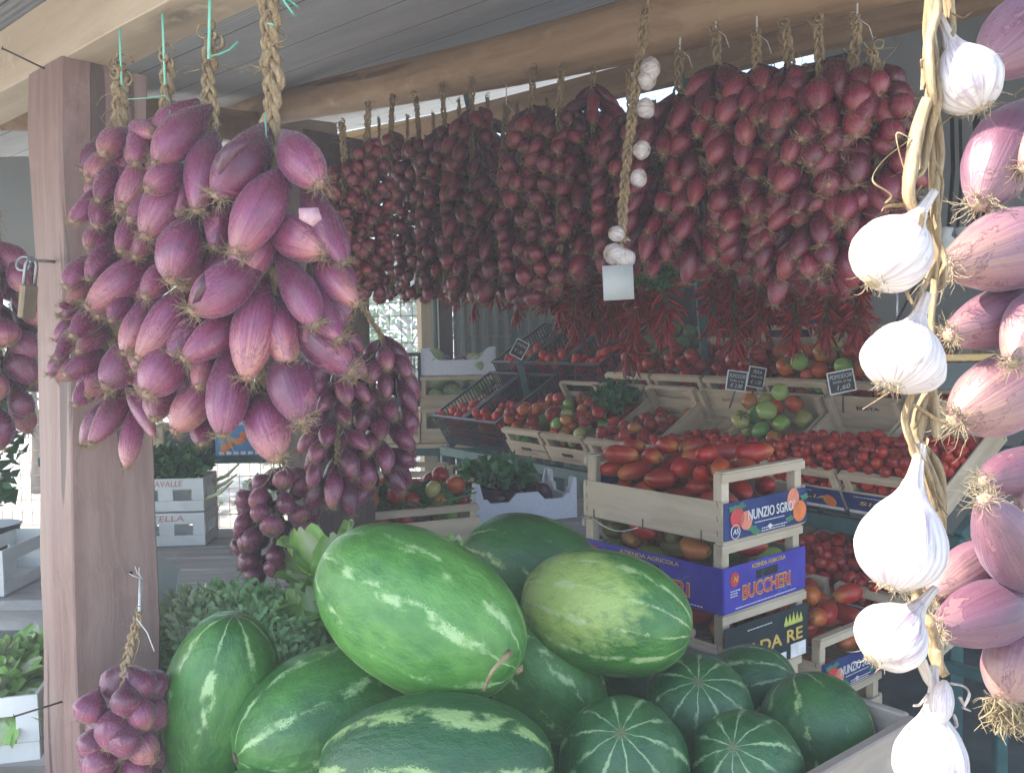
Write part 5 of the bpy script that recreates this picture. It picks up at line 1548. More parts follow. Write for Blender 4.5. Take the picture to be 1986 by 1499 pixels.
tape(b4, [(518, 46), (532, 50)], 1.235, 0.007); tape(b4, [(543, -10), (556, 10), (570, 30)], 1.23, 0.015); tape(b4, [(548, 0), (565, 5), (577, 14)], 1.23, 0.008); tape(b4, [(517, 268), (515, 240), (514, 222)], 1.235, 0.005)
# torn flakes of skin on two onions
M['flake'] = noise_mat('pale_onion_skin', (0.42, 0.22, 0.26), (0.55, 0.36, 0.38), 60, rough=0.4, bmp=0.3)
def flake(root, pts, D, mat='flake'):
    inv = root.matrix_world.inverted(); mb = MB(); q = [inv @ P(x, y, D - 0.004 * ((i * 7) % 3)) for i, (x, y) in enumerate(pts)]
    n = len(q); off = Vector((0, 0.0012, 0)); c = sum(q, Vector()) / n + Vector((0, -0.008, 0)); mb.v = q + [v + off for v in q] + [c, c + off]
    mb.f = [(i, (i + 1) % n, 2 * n) for i in range(n)] + [((i + 1) % n + n, i + n, 2 * n + 1) for i in range(n)] + [(i, i + n, (i + 1) % n + n, (i + 1) % n) for i in range(n)]
    return mb.build('skin_flake', M[mat], root, True)
flake(b4, [(579, 404), (617, 403), (624, 425), (607, 440), (580, 425)], 1.16)
flake(b4, [(414, 318), (418, 300), (450, 275), (500, 262), (470, 290), (425, 340)], 1.165, 'onion_near')
flake(b4, [(385, 540), (396, 528), (400, 560), (388, 585), (372, 590)], 1.15, 'onion_near')

# ------------------------------------------------------------------ bunches built by rule
def bunch(label, px, py0, py1, D, n, L, W, kind, rad, top=None, plait_r=0.009, stringpx=None, smat='twine', seed=0, shear=0.0, group=None, tight=0.0, name='onion_braid', maxa=1.0, upto=None, droop=(28, 66)):
    rn = random.Random(seed * 13 + 5); random.seed(seed * 17 + 3)
    a = P(px, py0, D); b_ = P(px + shear, py1, D)
    H = (a - b_).length
    tp = P(px if top is None else top[0], py0 - 40 if top is None else top[1], D)
    root = thing(name, label, 'onion braid', Matrix.Translation(tp), group); inv = root.matrix_world.inverted()
    axis_b = a.lerp(b_, 1 - min(0.9, L * 0.8 / H))
    pts = [inv @ tp, inv @ a.lerp(tp, 0.5), inv @ a, inv @ a.lerp(axis_b, 0.5), inv @ axis_b]
    put('plait', braid_mesh('plait', pts, plait_r, M['straw'], None, 22, 3, seed=seed, fray_len=4.0, fibres=2), root)
    if upto is not None:
        cord(root, 'string', [tp, upto], 0.0022, M[smat]); cord(root, 'string_end', [tp + Vector((0, -0.01, 0.0)), tp + Vector((0.02, -0.02, -0.02)), tp + Vector((0.03, -0.02, -0.05))], 0.0008, M[smat])
    for i in range(n):
        t = (i + 0.5) / n; ph = i * 2.39996 + rn.uniform(-.35, .35)
        c = a.lerp(axis_b, t)
        R_ = rad * (0.55 + 0.45 * min(1, t * 5)) * (1 if t < 0.8 else 1 - (t - 0.8) * 1.6)
        out = Vector((math.cos(ph), math.sin(ph), 0))
        dr = R(rn.uniform(*droop)) + (R(18) * max(0, t - 0.75) * 4)
        dr = min(dr, R(86))
        l = L * rn.uniform(0.78, 1.18)
        d = out * math.cos(dr) - Z * math.sin(dr)
        o0 = c + out * max(0.0, (R_ - l * math.cos(dr) * 0.8)) + Vector((rn.uniform(-1, 1), rn.uniform(-1, 1), 0)) * 0.006
        add_onion(root, kind, o0 - d * l * 0.1, o0 + d * l, W * rn.uniform(0.82, 1.15))
    return root
GM_ = 'braids of red onions hanging from the log beam'
def up_pt(px, dz=0.05):
    q = log_pt(px); return q
def near_log(px, D, L, W, rad):
    if D < 2.7 and px < 800: return D, L, W, rad
    d2 = log_pt(px).y - 0.13; k = d2 / D
    return d2, L * k, W * k, rad * k
mid = [  # px, y0, y1, D, n, L, W, kind, rad, seed, label
 (668, 310, 575, 2.6, 46, .052, .038, 'far_round', .062, 1, 'dark braid of tiny onions nearest the large foreground braid'),
 (712, 270, 585, 2.62, 50, .052, .038, 'far_round', .062, 2, 'braid of tiny onions below the bright gap at the end of the log'),
 (758, 255, 588, 4.3, 46, .072, .054, 'far_round', .10, 3, 'braid of small round onions in front of the yellow board, left one'),
 (812, 262, 592, 4.1, 44, .074, .055, 'far_round', .10, 4, 'braid of small round onions in front of the yellow board, right one'),
 (862, 240, 588, 3.9, 44, .085, .056, 'far', .11, 5, 'braid of onions under the curled plait left of the white string'),
 (915, 210, 585, 3.6, 44, .095, .060, 'far', .11, 6, 'braid with a large round onion on top left of the white string'),
 (1030, 205, 590, 3.3, 42, .092, .064, 'far_round', .115, 8, 'braid of round onions right of the white string, big dull bulb near its top'),
 (1085, 205, 560, 3.35, 38, .092, .060, 'far_round', .11, 9, 'braid of round onions just left of the slim onion braid'),
 (1222, 215, 545, 3.15, 34, .095, .056, 'far', .12, 11, 'dark onion braid behind the hanging garlic braid'),
]
for px, y0, y1, D, n, L, W, kind, rad, sd, lab in mid:
    n = min(96, int(n * 1.7)); D, L, W, rad = near_log(px, D, L * .9, W, rad)
    tpx = px + rt(-6, 6)
    bunch(lab, px, y0, y1, D, n, L, W, kind, rad, top=(tpx, y0 - 72), seed=sd, group=GM_, plait_r=0.011)
bunch('onion braid whose straw plait hangs low on a long white string', 975, 315, 600, 3.05, 36, .095, .062, 'far', .105, top=(982, 205), seed=7, group=GM_, upto=P(982, 70, 3.1), plait_r=0.013)
bunch('slim elongated onion braid with bulbs splayed to both sides at its top', 1150, 160, 560, 2.78, 48, .112, .048, 'far', .115, top=(1153, 75), seed=10, group=GM_, upto=P(1150, 40, 2.75), droop=(20, 55))
right = [
 (1315, 180, 540, 2.75, 40, .115, .056, 'far', .125, 12, 'onion braid with long bulbs leaning left beside the garlic braid', (1318, 100), P(1325, -30, 2.75), -40),
 (1392, 125, 545, 2.6, 44, .115, .062, 'far', .125, 13, 'onion braid on a white string, second right of the garlic braid', (1388, 60), P(1388, -30, 2.6), -12),
 (1468, 130, 530, 2.5, 42, .110, .064, 'far', .12, 14, 'onion braid on a thin cord, third right of the garlic braid', (1468, 70), P(1468, -40, 2.5), 0),
 (1532, 125, 585, 2.55, 44, .112, .064, 'far', .12, 15, 'onion braid with a dark bushy plait at its top', (1520, 45), None, 10),
 (1592, 120, 560, 2.35, 40, .112, .068, 'far', .12, 16, 'onion braid with the thickest plait, ending in a round dull onion', (1585, 40), None, -10),
 (1655, 130, 520, 2.3, 34, .105, .064, 'far', .115, 17, 'onion braid with a loose white thread beside its plait', (1662, 40), P(1664, -40, 2.3), 0),
 (1700, 130, 480, 2.38, 26, .100, .062, 'far', .10, 18, 'rightmost red onion braid in front of the grey wall', (1690, 90), None, 10),
]
for px, y0, y1, D, n, L, W, kind, rad, sd, lab, top, upto, sh in right:
    n = min(96, int(n * 1.6)); D, L, W, rad = near_log(px, D, L * .95, W * .98, rad)
    bunch(lab, px, y0, y1, D, n, L, W, kind, rad, top=top, seed=sd, group=GM_, upto=upto, shear=sh, plait_r=0.014)
# second small group in front of the dark post, and the round ones left of it
bunch('small purple onion braid hanging in front of the dark post, left strand', 655, 640, 985, 2.05, 40, .080, .040, 'near', .075, top=(668, 560), seed=21, group='small onion braids by the dark post', plait_r=0.008)
bunch('small purple onion braid hanging right of the dark post over the shelves', 742, 655, 985, 2.12, 44, .080, .040, 'near', .085, top=(706, 600), seed=22, group='small onion braids by the dark post', plait_r=0.008, shear=-20)
bunch('short bunch of round purple onions hanging in the bright gap left of the dark post', 548, 905, 1125, 2.1, 50, .058, .050, 'near_round', .088, top=(540, 860), seed=23, group='small onion braids by the dark post', shear=-22, plait_r=0.009, droop=(25, 60))
bunch('bunch of small round onions tied with white twine to the lower part of the post', 245, 1290, 1560, 1.42, 24, .068, .052, 'near_round', .053, top=(270, 1195), seed=24, plait_r=0.009, shear=-15, upto=P(272, 1122, 1.50), droop=(35, 70))
ob = [o for o in COL.objects if o.get('label', '').startswith('bunch of small round onions tied')][0]
bpy.context.view_layer.update()
cord(ob, 'string', [P(266, 1215, 1.42), P(277, 1122, 1.50)], 0.0014, M['twine'])
for (x, y) in ((250, 1112), (262, 1098), (270, 1100)):
    cord(ob, 'thread_end', [P(275, 1122, 1.49), P((x + 275) / 2 - 3, (y + 1122) / 2, 1.48), P(x, y, 1.48)], 0.0006, M['twine'])
bunch('bunch of purple onions cut by the left edge of the frame, behind the post', -6, 470, 850, 2.0, 40, .080, .062, 'near', .085, top=(-10, 400), seed=25, plait_r=0.011, droop=(30, 65))
# short cords running over the log
for px, a, b_ , D in ((1322, (1322, 70), (1290, 50), 2.55), (1640, (1640, 110), (1655, 30), 2.25)):
    pass

# ------------------------------------------------------------------ pink onions at the right edge, very near
def pink(onions, path, label):
    D = 0.86
    org = P(path[0][0], path[0][1], D); root = thing('onion_braid', label, 'onion braid', Matrix.Translation(org)); inv = root.matrix_world.inverted()
    put('plait', braid_mesh('plait', [inv @ P(x, y, D) for x, y in path], 0.016, M['straw'], None, 20, 0, seed=5), root)
    for (ax, ay), (bx, by), w, dd, var in onions:
        a = P(ax, ay, dd + 0.03); b = P(bx, by, dd - 0.02)
        add_onion(root, 'pink', a, b, w * dd / 1750, var)
    return root
pink([((2070, 10), (1900, 138), 150, .80, 0), ((2010, 190), (1898, 402), 145, .82, 1), ((2070, 455), (1828, 522), 158, .79, 0), ((2050, 585), (1838, 652), 118, .81, 1),
      ((2060, 680), (1846, 818), 152, .80, 2), ((2060, 890), (1905, 935), 100, .84, 1), ((2000, 1150), (1908, 965), 130, .79, 0), ((2010, 1150), (1812, 1222), 132, .80, 0),
      ((1975, 1050), (1802, 1160), 100, .84, 1), ((2000, 1170), (1945, 1365), 122, .81, 2), ((2050, 560), (1962, 705), 110, .76, 0), ((2080, 200), (1990, 330), 120, .8, 1), ((2080, 820), (1990, 1000), 120, .84, 1)],
     [(2050, -60), (2045, 200), (2050, 450), (2045, 700), (2050, 950), (2010, 1150)], 'near braid of large pink onions at the right edge of the frame')
pb = [o for o in COL.objects if o.get('label', '').startswith('near braid of large pink')][0]
# beard of the lowest pink onion
rn = random.Random(9); mb = MB(); inv = Matrix.Translation(pb.location).inverted()
for i in range(110):
    x = rn.uniform(1915, 1992); p = [inv @ P(x, 1352 + (x - 1915) * .2, .80 + rn.uniform(-.01, .015))]
    for k in range(5): p.append(p[-1] + Vector((rn.gauss(0.001, .004), rn.gauss(0, .003), -rn.uniform(.002, .009))))
    mb.tube(p, [.0007, .0007, .0006, .0006, .0005, .0003], 4, False)
mb.build('root_beard', M['root'], pb, True)

# ------------------------------------------------------------------ near garlic braid
D = 0.72
gp = [(1825, -60), (1815, 60), (1808, 180), (1795, 320), (1792, 430), (1800, 560), (1796, 680), (1795, 780), (1805, 880), (1812, 980), (1790, 1120), (1795, 1230), (1812, 1330)]
gr = thing('garlic_braid', 'sunlit braid of large white garlic bulbs hanging in the right foreground', 'garlic braid', Matrix.Translation(P(*gp[0], D)))
inv = gr.matrix_world.inverted()
# thick flat stalks twisted round each other
rn = random.Random(12)
def stalk(pts, w, d0=0.0, flat=0.45, name='stalk', mat='straw', n=None):
    mb = MB(); q = [inv @ P(x, y, D + d0 + 0.006 * math.sin(i * 1.7)) for i, (x, y) in enumerate(pts)]
    # smooth
    out = []
    for i in range(len(q) - 1):
        p0 = q[max(0, i - 1)]; p1 = q[i]; p2 = q[i + 1]; p3 = q[min(len(q) - 1, i + 2)]
        for k in range(6):
            t = k / 6
            out.append(0.5 * ((2 * p1) + (p2 - p0) * t + (2 * p0 - 5 * p1 + 4 * p2 - p3) * t * t + (3 * p1 - p0 - 3 * p2 + p3) * t ** 3))
    out.append(q[-1]); m_ = len(out)
    w *= 1.3
    rad = [w * D / 1750 / 2 * (0.55 + 0.45 * math.sin(PI * min(1, (i + 2) / (m_ + 1)) ** 0.7)) * (1 + 0.12 * noise.noise(Vector((i * .4, w, 0)))) for i in range(m_)]
    mb.tube(out, rad, 9, True, flat)
    return mb.build(name, M[mat], gr, True)
stalk([(1808, -40), (1802, 60), (1812, 150), (1815, 200), (1800, 260), (1788, 330), (1770, 350)], 34, 0.0)
stalk([(1835, -40), (1842, 40), (1838, 90), (1812, 150), (1800, 210), (1808, 300), (1808, 400)], 32, 0.008)
stalk([(1820, -40), (1815, 30), (1800, 90), (1806, 170), (1812, 215)], 26, -0.008)
stalk([(1800, 190), (1780, 250), (1768, 320), (1762, 380), (1780, 430)], 36, -0.006)
stalk([(1812, 200), (1822, 300), (1812, 380), (1818, 470), (1812, 540)], 26, 0.004)
stalk([(1790, 420), (1815, 470), (1830, 520), (1825, 560)], 22, 0.01)
stalk([(1815, 500), (1812, 560), (1806, 620), (1812, 680)], 20, 0.012)
stalk([(1822, 500), (1800, 540), (1780, 580), (1770, 610)], 16, 0.0)
stalk([(1798, 640), (1806, 700), (1800, 760), (1780, 800), (1770, 840)], 34, 0.012)
stalk([(1785, 690), (1800, 740), (1812, 800), (1818, 850)], 24, 0.0)
stalk([(1770, 760), (1755, 810), (1768, 860), (1800, 920), (1815, 990)], 20, -0.006)
stalk([(1790, 800), (1775, 850), (1790, 900), (1812, 950), (1822, 1010), (1820, 1050)], 40, 0.006)
stalk([(1765, 840), (1790, 870), (1820, 910), (1828, 980), (1825, 1040)], 24, 0.012)
stalk([(1770, 1110), (1778, 1150), (1775, 1180)], 20, 0.01)
stalk([(1768, 1125), (1785, 1160), (1800, 1180)], 10, 0.0)
stalk([(1800, 1200), (1812, 1250), (1820, 1290), (1835, 1310)], 40, 0.022, 0.5)
# loose leaves
def blade(pts, w, d0=0.0): return stalk(pts, w, d0, 0.2, 'dry_leaf')
blade([(1790, 325), (1760, 340), (1742, 250), (1800, 235)][:2] + [(1738, 262), (1765, 268)], 7)
blade([(1760, 275), (1715, 310), (1692, 350), (1728, 378), (1716, 395)], 5, -0.005)
blade([(1790, 115), (1792, 140), (1788, 175)], 9, -0.01)
blade([(1822, 245), (1838, 232), (1858, 218)], 6)
blade([(1770, 740), (1730, 758), (1695, 780), (1674, 793)], 11, -0.004)
blade([(1775, 785), (1795, 800), (1815, 812), (1838, 820)], 11, -0.010)
blade([(1788, 360), (1760, 395), (1720, 400), (1710, 410)], 9, -0.004)
blade([(1790, 412), (1785, 440), (1778, 480)], 8, -0.05)
blade([(1845, 25), (1865, 35), (1885, 25)], 4)
blade([(1812, 310), (1828, 350), (1824, 400), (1820, 430)], 5, -0.01)
blade([(1800, 545), (1775, 535), (1758, 560), (1770, 590)], 9, -0.02)
blade([(1800, 850), (1790, 900), (1815, 960), (1838, 1000)], 10, -0.012)
bulbs = [((1822, 30), (1900, 212), 128, .72, 0), ((1812, 372), (1692, 548), 150, .70, 1), ((1798, 570), (1732, 752), 158, .70, 2), ((1788, 862), (1730, 1142), 176, .70, 0),
         ((1815, 1140), (1690, 1278), 140, .71, 1), ((1812, 1290), (1806, 1560), 140, .715, 2)]
for (a, b, w, dd, k) in bulbs:
    A_ = P(*a, dd + 0.012); B_ = P(*b, dd - 0.012)
    o = put('garlic_bulb', GM[k], gr, inv @ aim(A_, B_, w * dd / 1750 , roll=k * 1.3))
    t = put('roots', GR[k % 2], o)
    l = (B_ - A_).length; t.matrix_local = Matrix.Translation((0, 0, 1)) @ Matrix.Diagonal((1.25, 1.25, w * dd / 1750 / l * 1.3, 1)) @ Matrix.Translation((0, 0, -0.995))
# loose clove and its papery neck
mb = MB(); mb.lathe(smooth_prof([(0, .10), (.15, .36), (.5, .5), (.8, .42), (1, .16)], 14), 14, lambda a, z: 1 + 0.15 * math.cos(a * 3))
mb.build('garlic_clove', M['garlic'], gr, True, inv @ aim(P(1832, 1318, .70), P(1826, 1402, .69), 42 * .7 / 1750))
stalk([(1785, 1275), (1798, 1310), (1812, 1335), (1805, 1380)], 20, -0.008, 0.5, 'papery_neck', 'garlic')
stalk([(1845, 1325), (1868, 1330), (1880, 1345), (1870, 1370)], 12, -0.004, 0.3, 'papery_neck', 'garlic')
for q in ([(1800, 1345), (1785, 1365), (1772, 1368)], [(1790, 1385), (1775, 1405), (1762, 1412)], [(1850, 1385), (1855, 1405), (1850, 1412)], [(1862, 1352), (1872, 1372)], [(1868, 1372), (1882, 1378)]):
    stalk(q, 6, -0.005, 0.6, 'papery_shred', 'garlic')

pole = log('hanging_pole', (-0.05, 0.79, 2.135), (1.25, 0.79, 2.135), 0.016, 0.016, M['pale_post'], 'slim pale pole lying across the foreground beam, near braids tied to it', 'pole', 2, 12)
bpy.context.view_layer.update()
for rr, p_ in ((gr, P(1825, -60, 0.72)), (pb, P(2050, -60, 0.86))):
    cord(rr, 'string', [p_ - Vector((0, 0, .02)), Vector((p_.x, 0.79, 2.13))], 0.003, M['twine'])
# ------------------------------------------------------------------ small garlic braid in the middle, with a white card
D2 = 2.15
g2 = thing('garlic_braid', 'slim braid of small garlic bulbs among the red onions, knotted at its top', 'garlic braid', Matrix.Translation(P(1262, 20, D2)))
inv = g2.matrix_world.inverted()
put('plait', braid_mesh('plait', [inv @ P(x, y, D2) for x, y in ((1250, 30), (1242, 110), (1228, 210), (1216, 310), (1208, 400), (1205, 470))], 0.0125, M['straw'], None, 26, 9, seed=3, fibres=3), g2)
cord(g2, 'string', [P(1255, 20, D2), P(1262, -60, D2)], 0.003, M['straw'])
for (a, b, w) in (((1238, 140), (1278, 128), 42), ((1236, 150), (1268, 160), 38), ((1232, 215), (1266, 207), 40), ((1225, 290), (1258, 292), 36), ((1222, 350), (1250, 343), 36),
                  ((1212, 462), (1184, 448), 30), ((1210, 490), (1176, 494), 42), ((1206, 480), (1214, 518), 42), ((1204, 482), (1196, 505), 40)):
    A_ = P(*a, D2 + .01); B_ = P(*b, D2 - 0.02)
    d = (B_ - A_); A_ = A_ - d * 0.35
    o = put('garlic_bulb', random.choice(GM), g2, inv @ aim(A_, B_, w * D2 / 1750)); put('roots', GR[0], o)
cd = P(1199, 548, D2 - 0.03)
card = thing('blank_card', 'blank white card hanging under the small garlic braid', 'card', Matrix.Translation(cd) @ Matrix.Rotation(R(-2), 4, 'Y') @ Matrix.Rotation(R(-6), 4, 'Z'))
sc_ = D2 / 1750
mb = MB(); n = 8; vs = []
for s_ in (0, 1):
    for i in range(n + 1):
        x = (-29 + 58 * i / n) * sc_; y = 0.004 * math.sin(i / n * 3) + s_ * 0.0008
        vs += [Vector((x, y, -33 * sc_)), Vector((x, y, 33 * sc_))]
m2 = 2 * (n + 1); fs = []
for i in range(n):
    q = 2 * i; fs += [(q, q + 2, q + 3, q + 1), (q + m2, q + 1 + m2, q + 3 + m2, q + 2 + m2), (q, q + m2, q + 2 + m2, q + 2), (q + 1, q + 3, q + 3 + m2, q + 1 + m2)]
mb.add(vs, fs); mb.build('sheet', M['card'], card, True)
mb = MB(); mb.tube([(0, 0.004, 30 * sc_), (0.006, 0.01, 46 * sc_)], 0.001, 5); mb.build('thread', M['twine'], card)

# ------------------------------------------------------------------ chilli strings
chs = [(880, 520, 622, 4.1, 20), (917, 520, 640, 4.1, 20), (962, 520, 620, 4.0, 20), (1000, 520, 650, 3.9, 22), (1085, 500, 645, 3.7, 36), (1118, 490, 690, 3.6, 44), (1152, 495, 668, 3.6, 40), (1190, 500, 680, 3.5, 36),
       (1238, 480, 690, 3.3, 54), (1292, 480, 690, 3.2, 54), (1385, 470, 672, 3.35, 50), (1425, 470, 715, 3.35, 58), (1470, 480, 680, 3.3, 46), (1500, 480, 640, 3.3, 42), (1545, 480, 700, 3.2, 60), (1603, 480, 700, 3.15, 60), (1665, 480, 690, 3.1, 56), (1222, 640, 740, 3.4, 26), (1182, 500, 640, 3.5, 30)]
cl = ['short chilli string at the far left, beside the pale post', 'chilli string over the left part of the wire mesh', 'chilli string over the middle of the wire mesh', 'chilli string left of the green upright by the diamond tag',
      'chilli string left end of the dense dark red row', 'long chilli string over the back black crates', 'chilli string left of the white card, lower row', 'chilli string directly below the white card',
      'thick chilli string at the right edge of the white card', 'thick chilli string left of the dark gap by the green upright', 'chilli string at the green upright', 'longest glossy chilli string above the pair of price tags',
      'chilli string right of the glossy one', 'thin chilli string between the glossy one and the grey wall', 'chilli string against the grey wall, left one', 'chilli string against the grey wall, middle one', 'chilli string against the grey wall, right one beside the garlic',
      'short low chilli bunch hanging in front of the small price tag', 'chilli string behind the white card']
for (px, y0, y1, DD, n), lab in zip(chs, cl):
    n = min(98, int(n * 1.7))
    random.seed(px); rn = random.Random(px)
    a = P(px, y0, DD); b = P(px + rn.uniform(-6, 6), y1 - 46, DD)
    r = thing('chilli_string', lab, 'chilli string', Matrix.Translation(a), 'strings of red chillies'); inv = r.matrix_world.inverted()
    mb = MB(); mb.tube([Vector((0, 0, (0.35 if y0 < 600 else 0.55))), Vector((0, 0, 0)), inv @ b], [0.002, 0.003, 0.003], 6); mb.build('cord', M['chilli_stem'], r, True)
    for i in range(n):
        t = (i + .5) / n; ph = i * 2.4 + rn.uniform(-.5, .5); c = a.lerp(b, t)
        dr = R(rn.uniform(5, 65)) if t < .85 else R(rn.uniform(50, 85)); l = rn.uniform(0.060, 0.092)
        d = Vector((math.cos(ph) * math.cos(dr), math.sin(ph) * math.cos(dr), -math.sin(dr)))
        s_ = c + d * 0.012
        o = put('chilli', random.choice(CH), r, inv @ aim(s_, s_ + d * l, l * 0.78))
        if DD < 3.4: put('stalk', CS, o)

for i, (px, y1, DD) in enumerate(((1062, 640, 3.85), (1100, 672, 3.8), (1136, 668, 3.75), (1170, 690, 3.7), (1205, 672, 3.65), (1262, 672, 3.45), (1402, 690, 3.55), (1446, 690, 3.5), (1486, 668, 3.5), (1572, 672, 3.4), (1632, 676, 3.3))):
    rn = random.Random(px); random.seed(px)
    a = P(px, 480, DD); b = P(px, y1 - 46, DD)
    r = thing('chilli_string', 'chilli string of the darker rear row, %s from its left end' % ORD[i], 'chilli string', Matrix.Translation(a), 'rear strings of red chillies'); inv = r.matrix_world.inverted()
    mb = MB(); mb.tube([Vector((0, 0, .35)), Vector((0, 0, 0)), inv @ b], [0.002, 0.003, 0.003], 6); mb.build('cord', M['chilli_stem'], r, True)
    for k in range(84):
        t = (k + .5) / 84; ph = k * 2.4 + rn.uniform(-.5, .5); c = a.lerp(b, t); dr = R(rn.uniform(5, 75)); l = rn.uniform(0.06, 0.09)
        d = Vector((math.cos(ph) * math.cos(dr), math.sin(ph) * math.cos(dr), -math.sin(dr))); s_ = c + d * 0.012
        put('chilli', random.choice(CH), r, inv @ aim(s_, s_ + d * l, l * 0.78))
# ------------------------------------------------------------------ left side tables
def table(name, label, x0, x1, y0, y1, z, mat='grey_plank', nb=6):
    r = thing(name, label, 'table', (x0, y0, 0))
    w = (y1 - y0) / nb
    for k in range(nb):
        mb = MB(); mb.bbox(((x1 - x0) / 2, w * (k + .5), z - 0.015), (x1 - x0, w - 0.006, 0.03), 0.003); mb.build('plank', M[mat], r)
    for sx in (0.06, x1 - x0 - 0.06):
        for sy in (0.06, y1 - y0 - 0.06):
            mb = MB(); mb.bbox((sx, sy, (z - 0.03) / 2 + 0.02), (0.06, 0.06, z - 0.071), 0.003); mb.build('leg', M[mat], r)
    mb = MB(); mb.bbox(((x1 - x0) / 2, 0.10, z - 0.075), (x1 - x0 - 0.2, 0.025, 0.07), 0.002); mb.build('apron', M[mat], r)
    return r
table('plank_table', 'weathered grey plank table at the left behind the post', -2.7, -0.58, 2.42, 3.32, 0.80, nb=6)
table('low_stand', 'low grey stand at the left under the lettuce crates', -1.55, -0.42, 1.72, 2.36, 0.70, nb=4)
table('low_stand', 'low stand in the middle under the foam box and leafy tomato crate', -0.52, 0.34, 2.95, 4.0, 0.765, nb=5)

def white_slat_crate(label, Mw, W=0.36, L=0.28, H=0.115, text=None):
    r = thing('white_crate', label, 'crate', Mw, 'white crates on the plank table')
    t = 0.007; mat = M['white_crate']
    mb = MB(); mb.box((W / 2, L / 2, 0.004), (W - 0.002, L - 0.002, 0.006)); mb.build('base', mat, r)
    for sy in (0, 1):
        y = 0.0035 + sy * (L - 0.007); mb = MB()
        mb.bbox((W / 2, y, 0.020), (W, t, 0.034), 0.001); mb.bbox((W / 2, y, H - 0.021), (W, t, 0.038), 0.001)
        for (x, w) in ((0.02, 0.04), (W / 2, 0.05), (W - 0.02, 0.04)): mb.bbox((x, y, H / 2), (w, t * .9, H - 0.075), 0.0005)
        e = mb.build('end_board', mat, r)
        if text and sy == 0: text_obj('lettering', text, 0.028, M['faded_red'], e, front_at(W * 0.45, H - 0.021, -0.001), 0.1, width=W * 0.55)
    for sx in (0, 1):
        x = 0.0035 + sx * (W - 0.007); mb = MB()
        mb.bbox((x, L / 2, 0.020), (t, L - 0.015, 0.034), 0.001); mb.bbox((x, L / 2, H - 0.021), (t, L - 0.015, 0.038), 0.001)
        for y in (0.03, L - 0.03): mb.bbox((x, y, H / 2), (t * .9, 0.03, H - 0.075), 0.0005)
        mb.build('side_board', mat, r)
    return r
wc = floor_pt(250, 1062, 0.803)
Fw = Matrix.Translation((wc.x, wc.y, 0.803)) @ Matrix.Rotation(R(3), 4, 'Z')
white_slat_crate('lower white slatted crate of the pair on the plank table', Fw, 0.255, 0.17, 0.115, 'VITELLA')
white_slat_crate('upper white slatted crate on the plank table, green leaves over its rim', Fw @ Matrix.Translation((0.0, 0, 0.118)), 0.255, 0.17, 0.115, 'ALTAVALLE')
mb = MB(); leaves(mb, (0.13, 0.08, 0.15), (0.13, 0.08, 0.055), 900, 0.035, random.Random(4), up=0.8)
o = mb.build('leaf_greens', M['leaf'], None, True, Fw @ Matrix.Translation((0, 0, 0.118))); tag(o, 'dark green leafy herbs heaped on the upper white crate', 'greens', None, 'stuff')
# pale stalks hanging over the crate's right side
rn = random.Random(6)
mb = MB()
for i in range(3):
    z = 0.20 - i * 0.022; p = Vector((0.255, 0.02 + rn.random() * 0.12, z))
    mb.tube([p, p + Vector((0.05, -0.01, 0.02)), p + Vector((0.10, -0.02, 0.05 + rn.random() * .02))], [0.008, 0.007, 0.003], 6)
o = mb.build('pale_stalks', M['frisee_pale'], None, True, Fw); tag(o, 'pale stalks poking out to the right of the white crates', 'greens', None, 'stuff')

# shelf over the gap with boxes
sp = P(430, 884, 3.55)
s2 = thing('rear_shelf', 'dark narrow shelf with printed boxes behind the large onions', 'shelf', Matrix.Translation(sp))
mb = MB(); mb.bbox((-0.1, 0.12, -0.012), (1.25, 0.26, 0.035), 0.003); mb.build('shelf_board', M['green_metal'], s2)
for x in (-0.70, 0.50):
    mb = MB(); mb.bbox((x, 0.12, -(sp.z - 0.03) / 2 - 0.015), (0.03, 0.03, sp.z - 0.06), 0.002); mb.build('leg', M['green_metal'], s2)
def pbox(px0, px1, y0, mat, label, text=None, tm='gold', extra=None):
    a = P(px0, 881, 3.50); b = P(px1, 881, 3.50); w = b.x - a.x; h = 0.12
    r = thing('printed_box', label, 'box', Matrix.Translation((a.x, a.y, sp.z + 0.0055)), 'printed boxes on the rear shelf')
    mb = MB(); mb.bbox((w / 2, 0.09, h / 2), (w - 0.004, 0.17, h), 0.003); mb.build('carton', M[mat], r)
    if text: text_obj('lettering', text, 0.034, M[tm], r, front_at(w * .5, h * .30, 0.0035), 0.35, width=w * .75)
    if extra == 'blob':
        for k in range(3):
            disc((w * (.25 + .22 * k), h * (.3 + .18 * k)), w * .16, h * .2, y=0.003, fn=lambda t: 0.8 + .3 * math.sin(t * 2 + k)).build('printed_shape', M['orange'], r)
    mb = MB()
    for k in range(6): mb.box((w * (.14 + .145 * k), 0.0042, h * .09), (w * .10, 0.001, h * .10))
    mb.build('white_patches', M['white'], r)
    return r
pbox(283, 318, 840, 'crateX', 'plain pale box at the left of the rear shelf', None)
pbox(321, 412, 840, 'black_print', 'black box on the rear shelf with gold word Prodotti', 'Prodotti')
pbox(416, 512, 840, 'blue_print', 'blue box on the rear shelf with orange shapes', None, extra='blob')

